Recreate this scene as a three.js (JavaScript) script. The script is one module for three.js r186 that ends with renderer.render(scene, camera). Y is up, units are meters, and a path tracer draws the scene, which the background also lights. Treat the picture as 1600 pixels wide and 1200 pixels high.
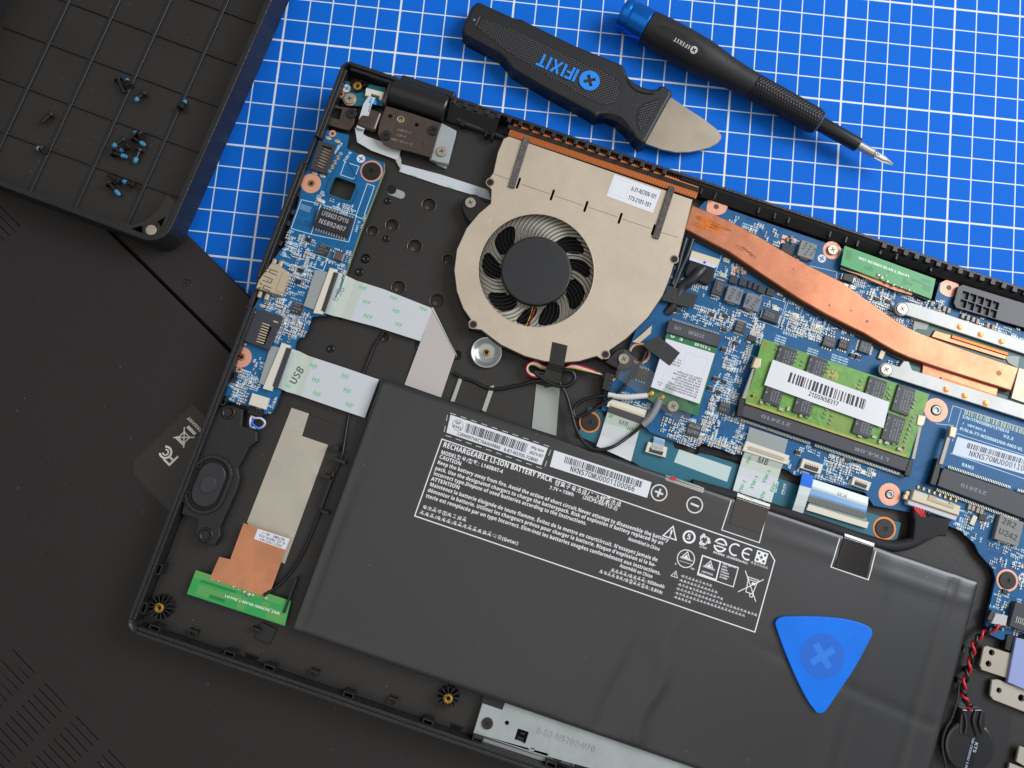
import * as THREE from 'three';
import { RoundedBoxGeometry } from 'three/addons/geometries/RoundedBoxGeometry.js';
import { mergeGeometries } from 'three/addons/utils/BufferGeometryUtils.js';
import { FontLoader } from 'three/addons/loaders/FontLoader.js';
import { TextGeometry } from 'three/addons/geometries/TextGeometry.js';
import { RectAreaLightUniformsLib } from 'three/addons/lights/RectAreaLightUniformsLib.js';

// ---------------------------------------------------------------- camera, light, exposure
const scene = new THREE.Scene();
const renderer = new THREE.WebGLRenderer({ antialias: true });
renderer.toneMapping = THREE.LinearToneMapping;
renderer.toneMappingExposure = 1.25;
renderer.shadowMap.enabled = true;
RectAreaLightUniformsLib.init();
const CAM = [0.11050691, 0.33692810, 0.18090715];
const RX = [0.99466561, 0.02822392, -0.09921564], DN = [0.10179719, -0.11320439, 0.98834311], FW = [0.01666327, -0.99317077, -0.11547364];
const FOC = 1250;                                              // focal length in photo pixels (1600 wide)
const camera = new THREE.PerspectiveCamera(2 * Math.atan(600 / FOC) * 180 / Math.PI, 4 / 3, 0.02, 20);
camera.position.set(...CAM);
camera.quaternion.setFromRotationMatrix(new THREE.Matrix4().makeBasis(new THREE.Vector3(...RX), new THREE.Vector3(...DN).negate(), new THREE.Vector3(...FW).negate()));
scene.add(camera);
scene.background = new THREE.Color(0.22, 0.225, 0.235);         // light bounced about the room
function windowLight(color, power, w, h, pos, target) {
  const l = new THREE.RectAreaLight(color, power, w, h);
  l.position.set(...pos); l.lookAt(...target); scene.add(l); return l;
}
windowLight(0xf4f8ff, 8.2, 0.75, 0.62, [0.98, 0.80, -0.24], [0.14, 0, 0.12]);   // window beyond the top right of the bench
windowLight(0xfff4e6, 0.55, 1.6, 1.2, [0.05, 1.5, 0.35], [0.12, 0, 0.15]);     // pale ceiling

// ---------------------------------------------------------------- helpers (geometry is written in millimetres)
let seed = 7;
const rnd = () => { seed = (seed * 1664525 + 1013904223) >>> 0; return seed / 4294967296; };
const R = (a, b) => a + (b - a) * rnd();
const V2 = (p) => new THREE.Vector2(p[0], p[1]);
// where the sight line through photo point (px, py) meets the level h mm above the mat: world x, z in mm
function at(px, py, h) {
  const a = (px - 800) / FOC, b = (py - 600) / FOC, d = [0, 1, 2].map((i) => RX[i] * a + DN[i] * b + FW[i]);
  const t = (h * 0.001 - CAM[1]) / d[1];
  return [(CAM[0] + d[0] * t) * 1000, (CAM[2] + d[2] * t) * 1000];
}
function frame(o, ang) {                                        // local frame: origin o (world mm), turned by ang
  const c = Math.cos(ang), s = Math.sin(ang);
  return (px, py, h) => { const w = at(px, py, h), x = w[0] - o[0], z = w[1] - o[1]; return [x * c + z * s, -x * s + z * c]; };
}
const tag = (o, label, category, group, kind) => { if (label) o.userData.label = label; if (category) o.userData.category = category; if (group) o.userData.group = group; if (kind) o.userData.kind = kind; return o; };
const used = {};
const numbered = (n) => { const k = used[n] = (used[n] ?? -1) + 1; return k ? n + '_' + String(k).padStart(3, '0') : n; };
function thing(name, o, ang, label, category, group, y = 0) {
  const g = new THREE.Group(); g.name = numbered(name); g.position.set(o[0] / 1000, y / 1000, o[1] / 1000); g.rotation.y = -ang; scene.add(g);
  return tag(g, label, category, group);
}
function sub(name, parent, label) { const g = new THREE.Group(); g.name = name; parent.add(g); if (label) g.userData.label = label; return g; }
// texture coordinates in mm from the dominant axis, so that every pattern keeps its real size
function mmUV(g) {
  const p = g.attributes.position, n = g.attributes.normal, uv = new Float32Array(p.count * 2);
  for (let i = 0; i < p.count; i++) {
    const ax = Math.abs(n.getX(i)), ay = Math.abs(n.getY(i)), az = Math.abs(n.getZ(i));
    if (ay >= ax && ay >= az) { uv[2 * i] = p.getX(i); uv[2 * i + 1] = -p.getZ(i); }
    else if (ax > az) { uv[2 * i] = p.getZ(i); uv[2 * i + 1] = p.getY(i); }
    else { uv[2 * i] = p.getX(i); uv[2 * i + 1] = p.getY(i); }
  }
  g.setAttribute('uv', new THREE.BufferAttribute(uv, 2)); return g;
}
function flat(g) { if (g.index) g = g.toNonIndexed(); for (const k of Object.keys(g.attributes)) if (!['position', 'normal', 'uv'].includes(k)) g.deleteAttribute(k); g.groups = []; return g; }
const join = (l) => (l.length > 1 ? mergeGeometries(l.map(flat)) : l[0]);
const tinted = new Map();
function M(name, geo, mat, parent, opt = {}) {
  let g;
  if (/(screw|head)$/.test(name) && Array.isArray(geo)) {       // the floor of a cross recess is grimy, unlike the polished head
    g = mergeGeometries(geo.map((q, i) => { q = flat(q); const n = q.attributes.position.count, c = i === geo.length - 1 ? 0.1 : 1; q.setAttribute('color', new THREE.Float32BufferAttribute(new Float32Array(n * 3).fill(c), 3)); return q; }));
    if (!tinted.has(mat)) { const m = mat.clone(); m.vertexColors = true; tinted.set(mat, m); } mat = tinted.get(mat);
  } else g = Array.isArray(geo) ? join(geo) : geo;
  if (!opt.uv) mmUV(g);
  if (!opt.raw) g.scale(0.001, 0.001, 0.001);
  const m = new THREE.Mesh(g, mat); m.name = name; m.castShadow = m.receiveShadow = true;
  if (opt.label) m.userData.label = opt.label;
  if (opt.kind) m.userData.kind = opt.kind;
  parent.add(m); return m;
}
const mv = (g, x, y, z, ang = 0) => { if (ang) g.rotateY(-ang); return g.translate(x, y, z); };
// box standing on level y, centred on (u, v)
const bx = (w, h, d, u, y, v, ang = 0, r = 0) => mv(r ? new RoundedBoxGeometry(w, h, d, r > 0.8 ? 3 : 1, r) : new THREE.BoxGeometry(w, h, d), u, y + h / 2, v, ang);
const cyl = (r, h, u, y, v, n = 24, rt = r) => new THREE.CylinderGeometry(rt, r, h, n).translate(u, y + h / 2, v);
const lathe = (pts, u, y, v, n = 32, a0 = 0, a1 = Math.PI * 2) => new THREE.LatheGeometry(pts.map(V2), n, a0, a1).translate(u, y, v);
const ring = (r0, r1, h, u, y, v, n = 32) => lathe([[r0, 0], [r1, 0], [r1, h], [r0, h], [r0, 0]], u, y, v, n);
const disc = (r, h, u, y, v, n = 32, b = 0.12) => lathe([[0, 0], [r, 0], [r, h - b], [r - b, h], [0, h]], u, y, v, n);
function shapeOf(pts, smooth) {
  const s = new THREE.Shape(); s.moveTo(pts[0][0], -pts[0][1]);
  if (smooth) s.splineThru([...pts.slice(1), pts[0]].map((p) => new THREE.Vector2(p[0], -p[1])));
  else for (const p of pts.slice(1)) s.lineTo(p[0], -p[1]);
  return s;
}
function circleHole(u, v, r) { const p = new THREE.Path(); p.absellipse(u, -v, r, r, 0, Math.PI * 2, true); return p; }
function polyHole(pts) { const p = new THREE.Path(); p.moveTo(pts[0][0], -pts[0][1]); for (const q of pts.slice(1)) p.lineTo(q[0], -q[1]); p.closePath(); return p; }
function pl(pts, y0, y1, opt = {}) {                            // flat plate with outline pts, from level y0 to y1
  const s = opt.shape ?? shapeOf(pts, opt.smooth), b = opt.bevel ?? 0; s.holes = opt.holes ?? [];
  const g = new THREE.ExtrudeGeometry(s, { depth: y1 - y0 - b, bevelEnabled: b > 0, bevelThickness: b, bevelSize: b, bevelOffset: -b, bevelSegments: opt.bs ?? 1, curveSegments: opt.cs ?? 20 });
  return g.rotateX(-Math.PI / 2).translate(0, y0 + 0, 0);
}
function rrect(w, d, r, u = 0, v = 0, ang = 0) {                // rounded rectangle outline
  const o = [], c = Math.cos(ang), s = Math.sin(ang);
  for (const [sx, sz, a0] of [[1, -1, -90], [1, 1, 0], [-1, 1, 90], [-1, -1, 180]]) for (let k = 0; k <= 5; k++) {
    const a = (a0 + k * 18) * Math.PI / 180, x = sx * (w / 2 - r) + r * Math.cos(a), z = sz * (d / 2 - r) + r * Math.sin(a);
    o.push([u + x * c - z * s, v + x * s + z * c]);
  }
  return o;
}
const circ = (r, u, v, n = 28) => Array.from({ length: n }, (_, i) => [u + r * Math.cos(i / n * 6.28318), v + r * Math.sin(i / n * 6.28318)]);
function tube(pts, r, n = 0, seg = 8) { return new THREE.TubeGeometry(new THREE.CatmullRomCurve3(pts.map((p) => new THREE.Vector3(...p))), n || pts.length * 8, r, seg); }
// thin band between two edge lines A and B (lists of [u, y, v]); uv: x across in 0..1, y along in 0..1
function ribbon(A, B, t = 0.25) {
  const pos = [], uv = [], idx = []; let la = 0; const len = [0];
  for (let i = 1; i < A.length; i++) { la += Math.hypot(A[i][0] - A[i - 1][0], A[i][1] - A[i - 1][1], A[i][2] - A[i - 1][2]); len.push(la); }
  const n = A.length;
  for (const dy of [0, -t]) for (let i = 0; i < n; i++) { pos.push(A[i][0], A[i][1] + dy, A[i][2], B[i][0], B[i][1] + dy, B[i][2]); uv.push(0, 1 - len[i] / la, 1, 1 - len[i] / la); }
  const q = (a, b, c, d) => idx.push(a, b, c, a, c, d);
  for (let i = 0; i < n - 1; i++) {
    const a = 2 * i, o = 2 * n;
    q(a, a + 1, a + 3, a + 2); q(o + a, o + a + 2, o + a + 3, o + a + 1); q(a, a + 2, o + a + 2, o + a); q(a + 1, o + a + 1, o + a + 3, a + 3);
  }
  q(0, 2 * n, 2 * n + 1, 1); const e = 2 * n - 2; q(e, e + 1, 2 * n + e + 1, 2 * n + e);
  let g = new THREE.BufferGeometry(); g.setAttribute('position', new THREE.Float32BufferAttribute(pos, 3)); g.setAttribute('uv', new THREE.Float32BufferAttribute(uv, 2)); g.setIndex(idx);
  // make sure the top looks up
  const p = (k) => new THREE.Vector3().fromArray(pos, 3 * k), nn = p(1).sub(p(0)).cross(p(3).sub(p(0)));
  if (nn.y < 0) { for (let i = 0; i < idx.length; i += 3) { const s = idx[i + 1]; idx[i + 1] = idx[i + 2]; idx[i + 2] = s; } g.setIndex(idx); }
  g = g.toNonIndexed(); g.computeVertexNormals(); return g;
}
// sticker: thin quad TL, TR, BR, BL with a print on top
function quad(c, y, t = 0.08) { return ribbon([[c[0][0], y + t, c[0][1]], [c[3][0], y + t, c[3][1]]], [[c[1][0], y + t, c[1][1]], [c[2][0], y + t, c[2][1]]], t); }
const planUV = (g, u0, v0, w, d) => { const p = g.attributes.position, uv = new Float32Array(p.count * 2); for (let i = 0; i < p.count; i++) { uv[2 * i] = (p.getX(i) - u0) / w; uv[2 * i + 1] = 1 - (p.getZ(i) - v0) / d; } g.setAttribute('uv', new THREE.BufferAttribute(uv, 2)); return g; };
// screw head with a real cross recess (hole all the way to a floor)
function crossPts(a, b, u, v, ang) { const o = []; for (let k = 0; k < 4; k++) for (const [x, z] of [[b, -b], [a, -b], [a, b]]) { const t = ang + k * Math.PI / 2; o.push([u + x * Math.cos(t) - z * Math.sin(t), v + x * Math.sin(t) + z * Math.cos(t)]); } return o; }
function screwG(r, h, u, y, v, ang = 0.3, s = 0.58) {
  return [pl(circ(r, u, v, 32), y + h * 0.35, y + h, { holes: [polyHole(crossPts(r * s, r * 0.16, u, v, ang))], bevel: Math.min(0.18, h * 0.3) }), cyl(r * 0.98, h * 0.4, u, y, v, 28)];
}
function inPoly(x, y, p) { let c = false; for (let i = 0, j = p.length - 1; i < p.length; j = i++) if ((p[i][1] > y) !== (p[j][1] > y) && x < (p[j][0] - p[i][0]) * (y - p[i][1]) / (p[j][1] - p[i][1]) + p[i][0]) c = !c; return c; }

// ---------------------------------------------------------------- textures and materials
function canvasTex(w, h, draw, data) {
  const c = document.createElement('canvas'); c.width = w; c.height = h; const g = c.getContext('2d'); draw(g, w, h);
  const t = new THREE.CanvasTexture(c); if (!data) t.colorSpace = THREE.SRGBColorSpace; t.anisotropy = 8; return t;
}
function noiseGrid(n, f) {                                      // tiling value noise
  const a = Array.from({ length: f * f }, rnd), o = new Float32Array(n * n), sm = (t) => t * t * (3 - 2 * t);
  for (let y = 0; y < n; y++) for (let x = 0; x < n; x++) {
    const gx = x / n * f, gy = y / n * f, ix = gx | 0, iy = gy | 0, fx = sm(gx - ix), fy = sm(gy - iy), jx = (ix + 1) % f, jy = (iy + 1) % f;
    o[y * n + x] = (a[iy * f + ix] * (1 - fx) + a[iy * f + jx] * fx) * (1 - fy) + (a[jy * f + ix] * (1 - fx) + a[jy * f + jx] * fx) * fy;
  }
  return o;
}
function dataTex(n, fn, mm, srgb) {
  const d = new Uint8Array(n * n * 4);
  for (let i = 0; i < n * n; i++) { const c = fn(i); for (let k = 0; k < 3; k++) d[4 * i + k] = Math.max(0, Math.min(255, Array.isArray(c) ? c[k] : c)); d[4 * i + 3] = 255; }
  const t = new THREE.DataTexture(d, n, n); t.wrapS = t.wrapT = THREE.RepeatWrapping; t.magFilter = THREE.LinearFilter; t.minFilter = THREE.LinearMipmapLinearFilter; t.generateMipmaps = true;
  if (srgb) t.colorSpace = THREE.SRGBColorSpace; t.repeat.set(1 / mm, 1 / mm); t.needsUpdate = true; return t;
}
const N = 512, n4 = noiseGrid(N, 5), n16 = noiseGrid(N, 17), n64 = noiseGrid(N, 67), n256 = noiseGrid(N, 256);
const grain = dataTex(N, (i) => 255 * (0.25 * n64[i] + 0.75 * n256[i]), 60);              // fine moulded grain
const smear = dataTex(N, (i) => 120 + 90 * (0.5 * n4[i] + 0.3 * n16[i] + 0.2 * n64[i]), 90);  // handled-surface roughness
const brushed = dataTex(N, (i) => { const y = (i / N) | 0, x = i % N; return 255 * (0.6 * n256[y * N + ((x / 24) | 0)] + 0.4 * n64[i]); }, 30);
// a base colour with gentle unevenness and specks of dust
function blotch(hex, amt, dust, mm) {
  const c = new THREE.Color(hex).convertLinearToSRGB(), b = [c.r * 255, c.g * 255, c.b * 255], sp = new Float32Array(N * N);
  for (let k = 0; k < dust; k++) { const x = (rnd() * N) | 0, y = (rnd() * N) | 0, s = R(20, 110), l = rnd() < 0.15 ? 4 : 1, dx = rnd() < 0.5; for (let j = 0; j < l; j++) sp[((y + (dx ? 0 : j)) % N) * N + (x + (dx ? j : 0)) % N] = s; }
  return dataTex(N, (i) => { const f = 1 + amt * (n4[i] * 0.5 + n16[i] * 0.3 + n64[i] * 0.2 - 0.5) * 2; return b.map((v) => v * f + sp[i]); }, mm, true);
}
const std = (color, roughness, metalness = 0, o = {}) => new THREE.MeshPhysicalMaterial({ color, roughness, metalness, ...o });
const mapped = (map, roughness, metalness = 0, o = {}) => new THREE.MeshPhysicalMaterial({ map, roughness, metalness, ...o });
const dust = (hex, amt, n, mm, rough, o = {}) => mapped(blotch(hex, amt, n, mm), rough, 0, { bumpMap: grain, bumpScale: 0.00004, ...o });
const MT = {
  mat: null,
  cover: dust(0x1e1a18, 0.05, 70, 110, 0.6), tray: dust(0x282420, 0.08, 130, 70, 0.45, { bumpScale: 0.00006 }),
  rib: std(0x232326, 0.32), caseIn: dust(0x19191a, 0.1, 120, 60, 0.5, { bumpScale: 0.00007 }), rim: dust(0x1d1d1f, 0.15, 200, 40, 0.42, { bumpScale: 0.00012 }),
  plate: dust(0x252321, 0.05, 70, 80, 0.5), wrap: null,
  black: std(0x121213, 0.42), blackGloss: std(0x0f0f11, 0.2), chip: std(0x1c1d20, 0.5, 0, { bumpMap: grain, bumpScale: 0.00002 }), tape: std(0x1b1b1c, 0.55, 0, { bumpMap: grain, bumpScale: 0.00008 }), rubber: std(0x161617, 0.75), cable: std(0x101012, 0.34), cableGrey: std(0x26272c, 0.4),
  charcoal: std(0x34363d, 0.5), hole: std(0x050505, 0.8),
  nickel: mapped(blotch(0xc4b5a0, 0.05, 30, 60), 0.46, 0.3, { bumpMap: brushed, bumpScale: 0.000003 }), steel: std(0xa6a9a8, 0.42, 0.5, { bumpMap: grain, bumpScale: 0.000008 }), zinc: mapped(blotch(0xa9b1b1, 0.05, 20, 25), 0.44, 0.4, { bumpMap: brushed, bumpScale: 0.000003 }), tin: std(0xb4b3ac, 0.38, 0.55), beigeMetal: std(0xc5b59c, 0.42, 0.45), bronze: mapped(blotch(0x5e534b, 0.14, 40, 30), 0.36, 0.7),
  screwSilver: std(0xb9ae9f, 0.36, 0.65), screwBlack: std(0x29292b, 0.36, 0.25), brass: std(0xd0a548, 0.36, 0.55), gold: std(0xc8964a, 0.3, 0.85),
  copper: mapped(blotch(0xb87656, 0.12, 60, 45), 0.5, 0.65, { roughnessMap: smear, bumpMap: brushed, bumpScale: 0.000006 }), copperDark: std(0xb4642c, 0.38, 0.6), pad: std(0xe0a084, 0.42, 0.25), padOrange: std(0xd9823c, 0.45, 0.3), foil: mapped(blotch(0xc78660, 0.1, 30, 50), 0.5, 0.3), fin: std(0xd07c48, 0.42, 0.5),
  white: std(0xd9d4c4, 0.5), cream: std(0xd2c7ab, 0.5), paper: std(0xd8dade, 0.6), film: std(0xb9b4a6, 0.5, 0.1), flexWhite: std(0xc8cecd, 0.36), flexGrey: std(0xb2b6b2, 0.4), foam: mapped(blotch(0x4c4742, 0.3, 30000, 45), 0.95),
  teal: std(0x0d6478, 0.38), ramGreen: null, antGreen: std(0x2f8a4c, 0.35), antLight: std(0x5aa45c, 0.35), wifiGreen: std(0x1d6e40, 0.36),
  blueAnod: std(0x0b6fd0, 0.28, 0.75), bluePlastic: std(0x0068d8, 0.45, 0, { specularIntensity: 0.5 }), bluePrint: std(0x1b86e6, 0.5), lockBlue: std(0x3c88b0, 0.6), wireRed: std(0xc2202c, 0.36), wireBlue: std(0x2f74d6, 0.36), wireWhite: std(0xcdd2e6, 0.36), wireYellow: std(0xd2ae20, 0.4), periwinkle: std(0x8e9bcb, 0.42), solder: std(0xbfbaa8, 0.32, 0.6),
  clear: new THREE.MeshPhysicalMaterial({ color: 0xf4f6f4, roughness: 0.16, transmission: 1, thickness: 0, ior: 1.45 }),
  clearDark: new THREE.MeshPhysicalMaterial({ color: 0x171210, roughness: 0.14, clearcoat: 1, clearcoatRoughness: 0.08 }), haze: new THREE.MeshPhysicalMaterial({ color: 0xc9d0cd, roughness: 0.3, transmission: 0.55, thickness: 0 }),
};
// lettering for the scripts that the fonts lack: strokes on a 10 x 10 grid, four digits each
const STROKES = { '二': '2272 0898', '子': '1181 8154 5459 5937 0595', '电': '2282 8287 8727 2722 2585 5158 5888 8886', '電': '1080 0292 0204 9294 5052 2585 8589 8929 2925 2787 5459', '池': '1122 0435 0927 4383 8387 6066 4148 4898 9897', '组': '3114 1434 3417 1747 0939 5181 5158 8188 5383 5686 4898', '組': '3114 1434 3417 1747 0939 5181 5158 8188 5383 5686 4898', '离': '5052 0292 3266 6236 2226 2686 8682 1719 1797 9799 5467 6738', '锂': '3005 0353 0656 3139 1959 6191 9195 9565 6561 6393 7579 6797 5999', '鋰': '3005 0353 0555 0757 3339 1949 6191 9195 9565 6561 6393 7579 6797 5999', '次': '0122 0827 4383 8374 5041 6264 6439 6499', '型': '0151 0353 2125 4145 6164 8185 5658 1787 0999', '号': '2181 8184 8424 2421 0595 3557 3777 7769', '號': '0141 4143 4303 0545 2547 7022 5292 5257 6484 6789', '中': '1282 8286 8616 1612 5059', '国': '1191 9199 9919 1911 3373 3676 3979 5359', '工': '1181 5158 0898', '公': '3105 6195 4727 2787 6689', '司': '1181 8189 2464 6468 6828 2824', '有': '0292 5009 3484 8489 3439 3686 3787', '人': '5109 4499' };
function glyph(g, ch, x, y, s) {                                // draws one sign in a cell of side s
  let st = STROKES[ch];
  if (!st) { let h = ch.charCodeAt(0) * 2654435761 >>> 0; const d = () => { h = (h * 1103515245 + 12345) >>> 0; return (h >>> 16) % 10; }; const a = d() % 3 + 2; st = `1${a % 3}8${a % 3} 5059 0595 2${d() % 4 + 5}7${d() % 4 + 5} 3309 6699 `.trim(); }
  g.beginPath();
  for (const q of st.split(' ')) { g.moveTo(x + q[0] * s / 10.5, y + q[1] * s / 10.5); g.lineTo(x + q[2] * s / 10.5, y + q[3] * s / 10.5); }
  g.lineWidth = s * 0.11; g.stroke();
}
function text(g, s, x, y, size, font = 'sans-serif', bold = true) {    // mixes both; returns the end x
  g.font = `${bold ? 'bold ' : ''}10px ${font}`;
  for (const part of s.match(/[\u2e80-\uffff]|[^\u2e80-\uffff]+/g) ?? []) {
    if (part.charCodeAt(0) >= 0x2e80) { glyph(g, part, x + size * 0.04, y - size * 0.86, size); x += size * 1.06; continue; }
    g.save(); g.translate(x, y); g.scale(size / 10, size / 10); g.fillText(part, 0, 0); x += g.measureText(part).width * size / 10; g.restore();
  }
  return x;
}
function wText(g, s, x, y, size, width, font, bold) {           // fitted to a width
  g.save(); g.translate(x, y); const m = document.createElement('canvas').getContext('2d'); const w = text(m, s, 0, 0, size, font, bold); g.scale(width / w, 1); text(g, s, 0, 0, size, font, bold); g.restore();
}
function bars(g, x, y, w, h, n, col) { g.fillStyle = col; let p = 0; const u = w / (n * 2.15); while (p < w) { const b = u * (1 + ((rnd() * 3) | 0) * 0.9) * 0.8; g.fillRect(x + p, y, Math.min(b, w - p), h); p += b + u * (0.7 + ((rnd() * 2) | 0)); } }
const label = (pxW, mmW, mmH, draw, bg = '#dfe1e6') => canvasTex(pxW, Math.round(pxW * mmH / mmW), (g, w) => { g.fillStyle = bg; g.fillRect(0, 0, w, w * 20); g.scale(w / mmW, w / mmW); g.fillStyle = g.strokeStyle = '#17181c'; draw(g); });

// ---------------------------------------------------------------- the bench: table top and gridded mat
const W0 = frame([0, 0], 0);
tag(M('table_top', bx(900, 30, 760, 90, -32.2, 170), dust(0x6b5a48, 0.1, 0, 200, 0.6), scene), null, null, null, 'structure');
{
  const tile = canvasTex(1024, 1024, (g) => {
    g.fillStyle = '#0067d2'; g.fillRect(0, 0, 1024, 1024);
    for (let k = 0; k < 900; k++) { g.fillStyle = rnd() < 0.5 ? 'rgba(0,30,110,.10)' : 'rgba(70,150,255,.10)'; g.beginPath(); g.arc(rnd() * 1024, rnd() * 1024, R(1, 5), 0, 7); g.fill(); }
    g.fillStyle = '#e4eaee';
    for (let k = 0; k <= 5; k++) { const b = k % 5 === 0 ? 18 : 10.5, p = k * 204.8 - b / 2; g.fillRect(p, 0, b, 1024); g.fillRect(0, p, 1024, b); }
    for (let k = 0; k < 7; k++) { g.fillStyle = 'rgba(220,232,250,.5)'; g.fillRect(rnd() * 1024, rnd() * 1024, R(2, 5), R(2, 7)); }
  });
  tile.wrapS = tile.wrapT = THREE.RepeatWrapping; tile.repeat.set(1 / 50, 1 / 50);
  MT.mat = new THREE.MeshPhysicalMaterial({ map: tile, roughness: 0.75, specularIntensity: 0.4, bumpMap: grain, bumpScale: 0.00006 });
  tag(M('cutting_mat', pl(rrect(600, 450, 6, 100, 150), -2, 0, { bevel: 0.3 }), MT.mat, scene), 'blue cutting mat with a white square grid under the laptop and tools', 'cutting mat');
}

// ---------------------------------------------------------------- laptop bottom cover, lying under the laptop's left side
const angOf = (a, b, h) => { const p = at(...a, h), q = at(...b, h); return Math.atan2(q[1] - p[1], q[0] - p[0]); };
{
  const o = at(385, 457, 3), a = angOf([282, 355], [385, 457], 3), L = frame(o, a);
  const t = thing('bottom_cover', o, a, 'large black plastic laptop bottom panel with vent slots under tray and laptop', 'laptop cover');
  const v0 = 22.1, holes = [], slot = (u0, u1, v) => holes.push(polyHole(rrect(u1 - u0, 1.0, 0.3, (u0 + u1) / 2, v)));
  const e1 = L(32.5, 355, 7.5), s2 = L(67.6, 1067, 7.5), f2 = L(102.6, 1108, 7.5), s3 = L(116, 1121, 7.5);
  for (let k = 0; k < 16; k++) { slot(e1[0] - 15, e1[0], e1[1] + k * 2.83); slot(e1[0] - 35, e1[0] - 20, e1[1] + k * 2.83); }
  const per = s3[0] - s2[0], ln = f2[0] - s2[0];
  for (let b = -1; b < 4; b++) for (let k = 0; k < 15; k++) slot(s2[0] + b * per, s2[0] + b * per + ln, s2[1] + k * 2.9 - 0.3);
  M('panel', pl(rrect(396, 232, 4, 58, v0 + 116), 6, 7.5, { holes, bevel: 0.35, bs: 2 }), MT.cover, t);
  M('vent_backing', bx(392, 2.2, 234, 58, 0.1, v0 + 114), std(0x0c0a09, 0.8), t);
  const prof = new THREE.Shape([[0.8, 0.1], [0, 3.6], [0.7, 4.6], [20.6, 6.2], [21.4, 5.2], [21.4, 0.1]].map(V2));
  const hole = L(290, 445, 5.6);
  const sg = new THREE.ExtrudeGeometry(prof, { depth: 396, bevelEnabled: false }); sg.applyMatrix4(new THREE.Matrix4().set(0, 0, 1, -140, 0, 1, 0, 0, 1, 0, 0, 0, 0, 0, 0, 1));
  { const ix = sg.index, p = sg.attributes.position; if (!ix) { for (let i = 0; i < p.count; i += 3) for (let k = 0; k < 3; k++) { const b = p.getComponent(i + 1, k); p.setComponent(i + 1, k, p.getComponent(i + 2, k)); p.setComponent(i + 2, k, b); } } sg.computeVertexNormals(); }
  M('rear_strip', sg, MT.cover, t);
  const sh = sub('screw_hole', t);
  M('hole_rim', lathe([[2.5, -1], [2.5, 0.22], [2.1, 0.3], [1.7, -0.05]], hole[0], 5.5, hole[1]), MT.black, sh);
  M('hole_pit', cyl(1.9, 0.2, hole[0], 5.3, hole[1]), MT.hole, sh); M('hole_post', ring(0.45, 0.85, 0.5, hole[0], 5.4, hole[1]), MT.black, sh);
  // regulatory label, printed upside down as seen from here
  const c0 = L(201, 728, 7.5), c1 = L(300, 630, 7.5), ww = 62, dd = Math.abs(c0[1] - c1[1]) + 1, lu = c0[0], lv = c1[1];
  const tex = canvasTex(1024, Math.round(1024 * dd / ww), (g, w, h) => {
    g.fillStyle = '#262321'; g.fillRect(0, 0, w, h); const s = w / ww; g.scale(s, s); g.strokeStyle = g.fillStyle = '#e2ddd2';
    const P = (x, y) => { const q = L(x, y, 7.6); return [q[0] - lu, q[1] - lv]; };
    const up = (p, f) => { g.save(); g.translate(...p); g.rotate(Math.PI); f(); g.restore(); };
    up(P(263, 711), () => { g.lineWidth = 0.85; g.beginPath(); g.moveTo(-3.2, 2.4); g.lineTo(-3.2, -2.4); g.lineTo(0.2, -2.4); g.moveTo(-3.2, -0.1); g.lineTo(-0.6, -0.1); g.stroke(); g.beginPath(); g.arc(1.6, 0, 2.3, 0.7, 5.4); g.stroke(); g.lineWidth = 0.6; g.beginPath(); g.arc(1.6, 0, 1.1, 0.7, 5.4); g.stroke(); });
    up(P(287, 684), () => { g.lineWidth = 0.5; g.strokeRect(-1.6, -1.6, 3.2, 3.4); g.strokeRect(-2.1, -2.2, 4.2, 0.7); g.beginPath(); g.moveTo(-3, -2.8); g.lineTo(3, 3.2); g.moveTo(3, -2.8); g.lineTo(-3, 3.2); g.stroke(); g.fillRect(-2.3, 3.6, 4.6, 1.3); });
    up(P(302, 660), () => text(g, 'GERMANY', -6.2, 0.6, 1.9));
  });
  M('label_plate', planUV(pl([[lu, lv], [lu + ww, lv], [lu + ww, lv + dd], [lu + 4, lv + dd], [lu, lv + dd - 4]], 7.5, 7.62), lu, lv, ww, dd), mapped(tex, 0.42), t, { uv: true, label: 'darker glossy label with white regulatory symbols' });
}

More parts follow.
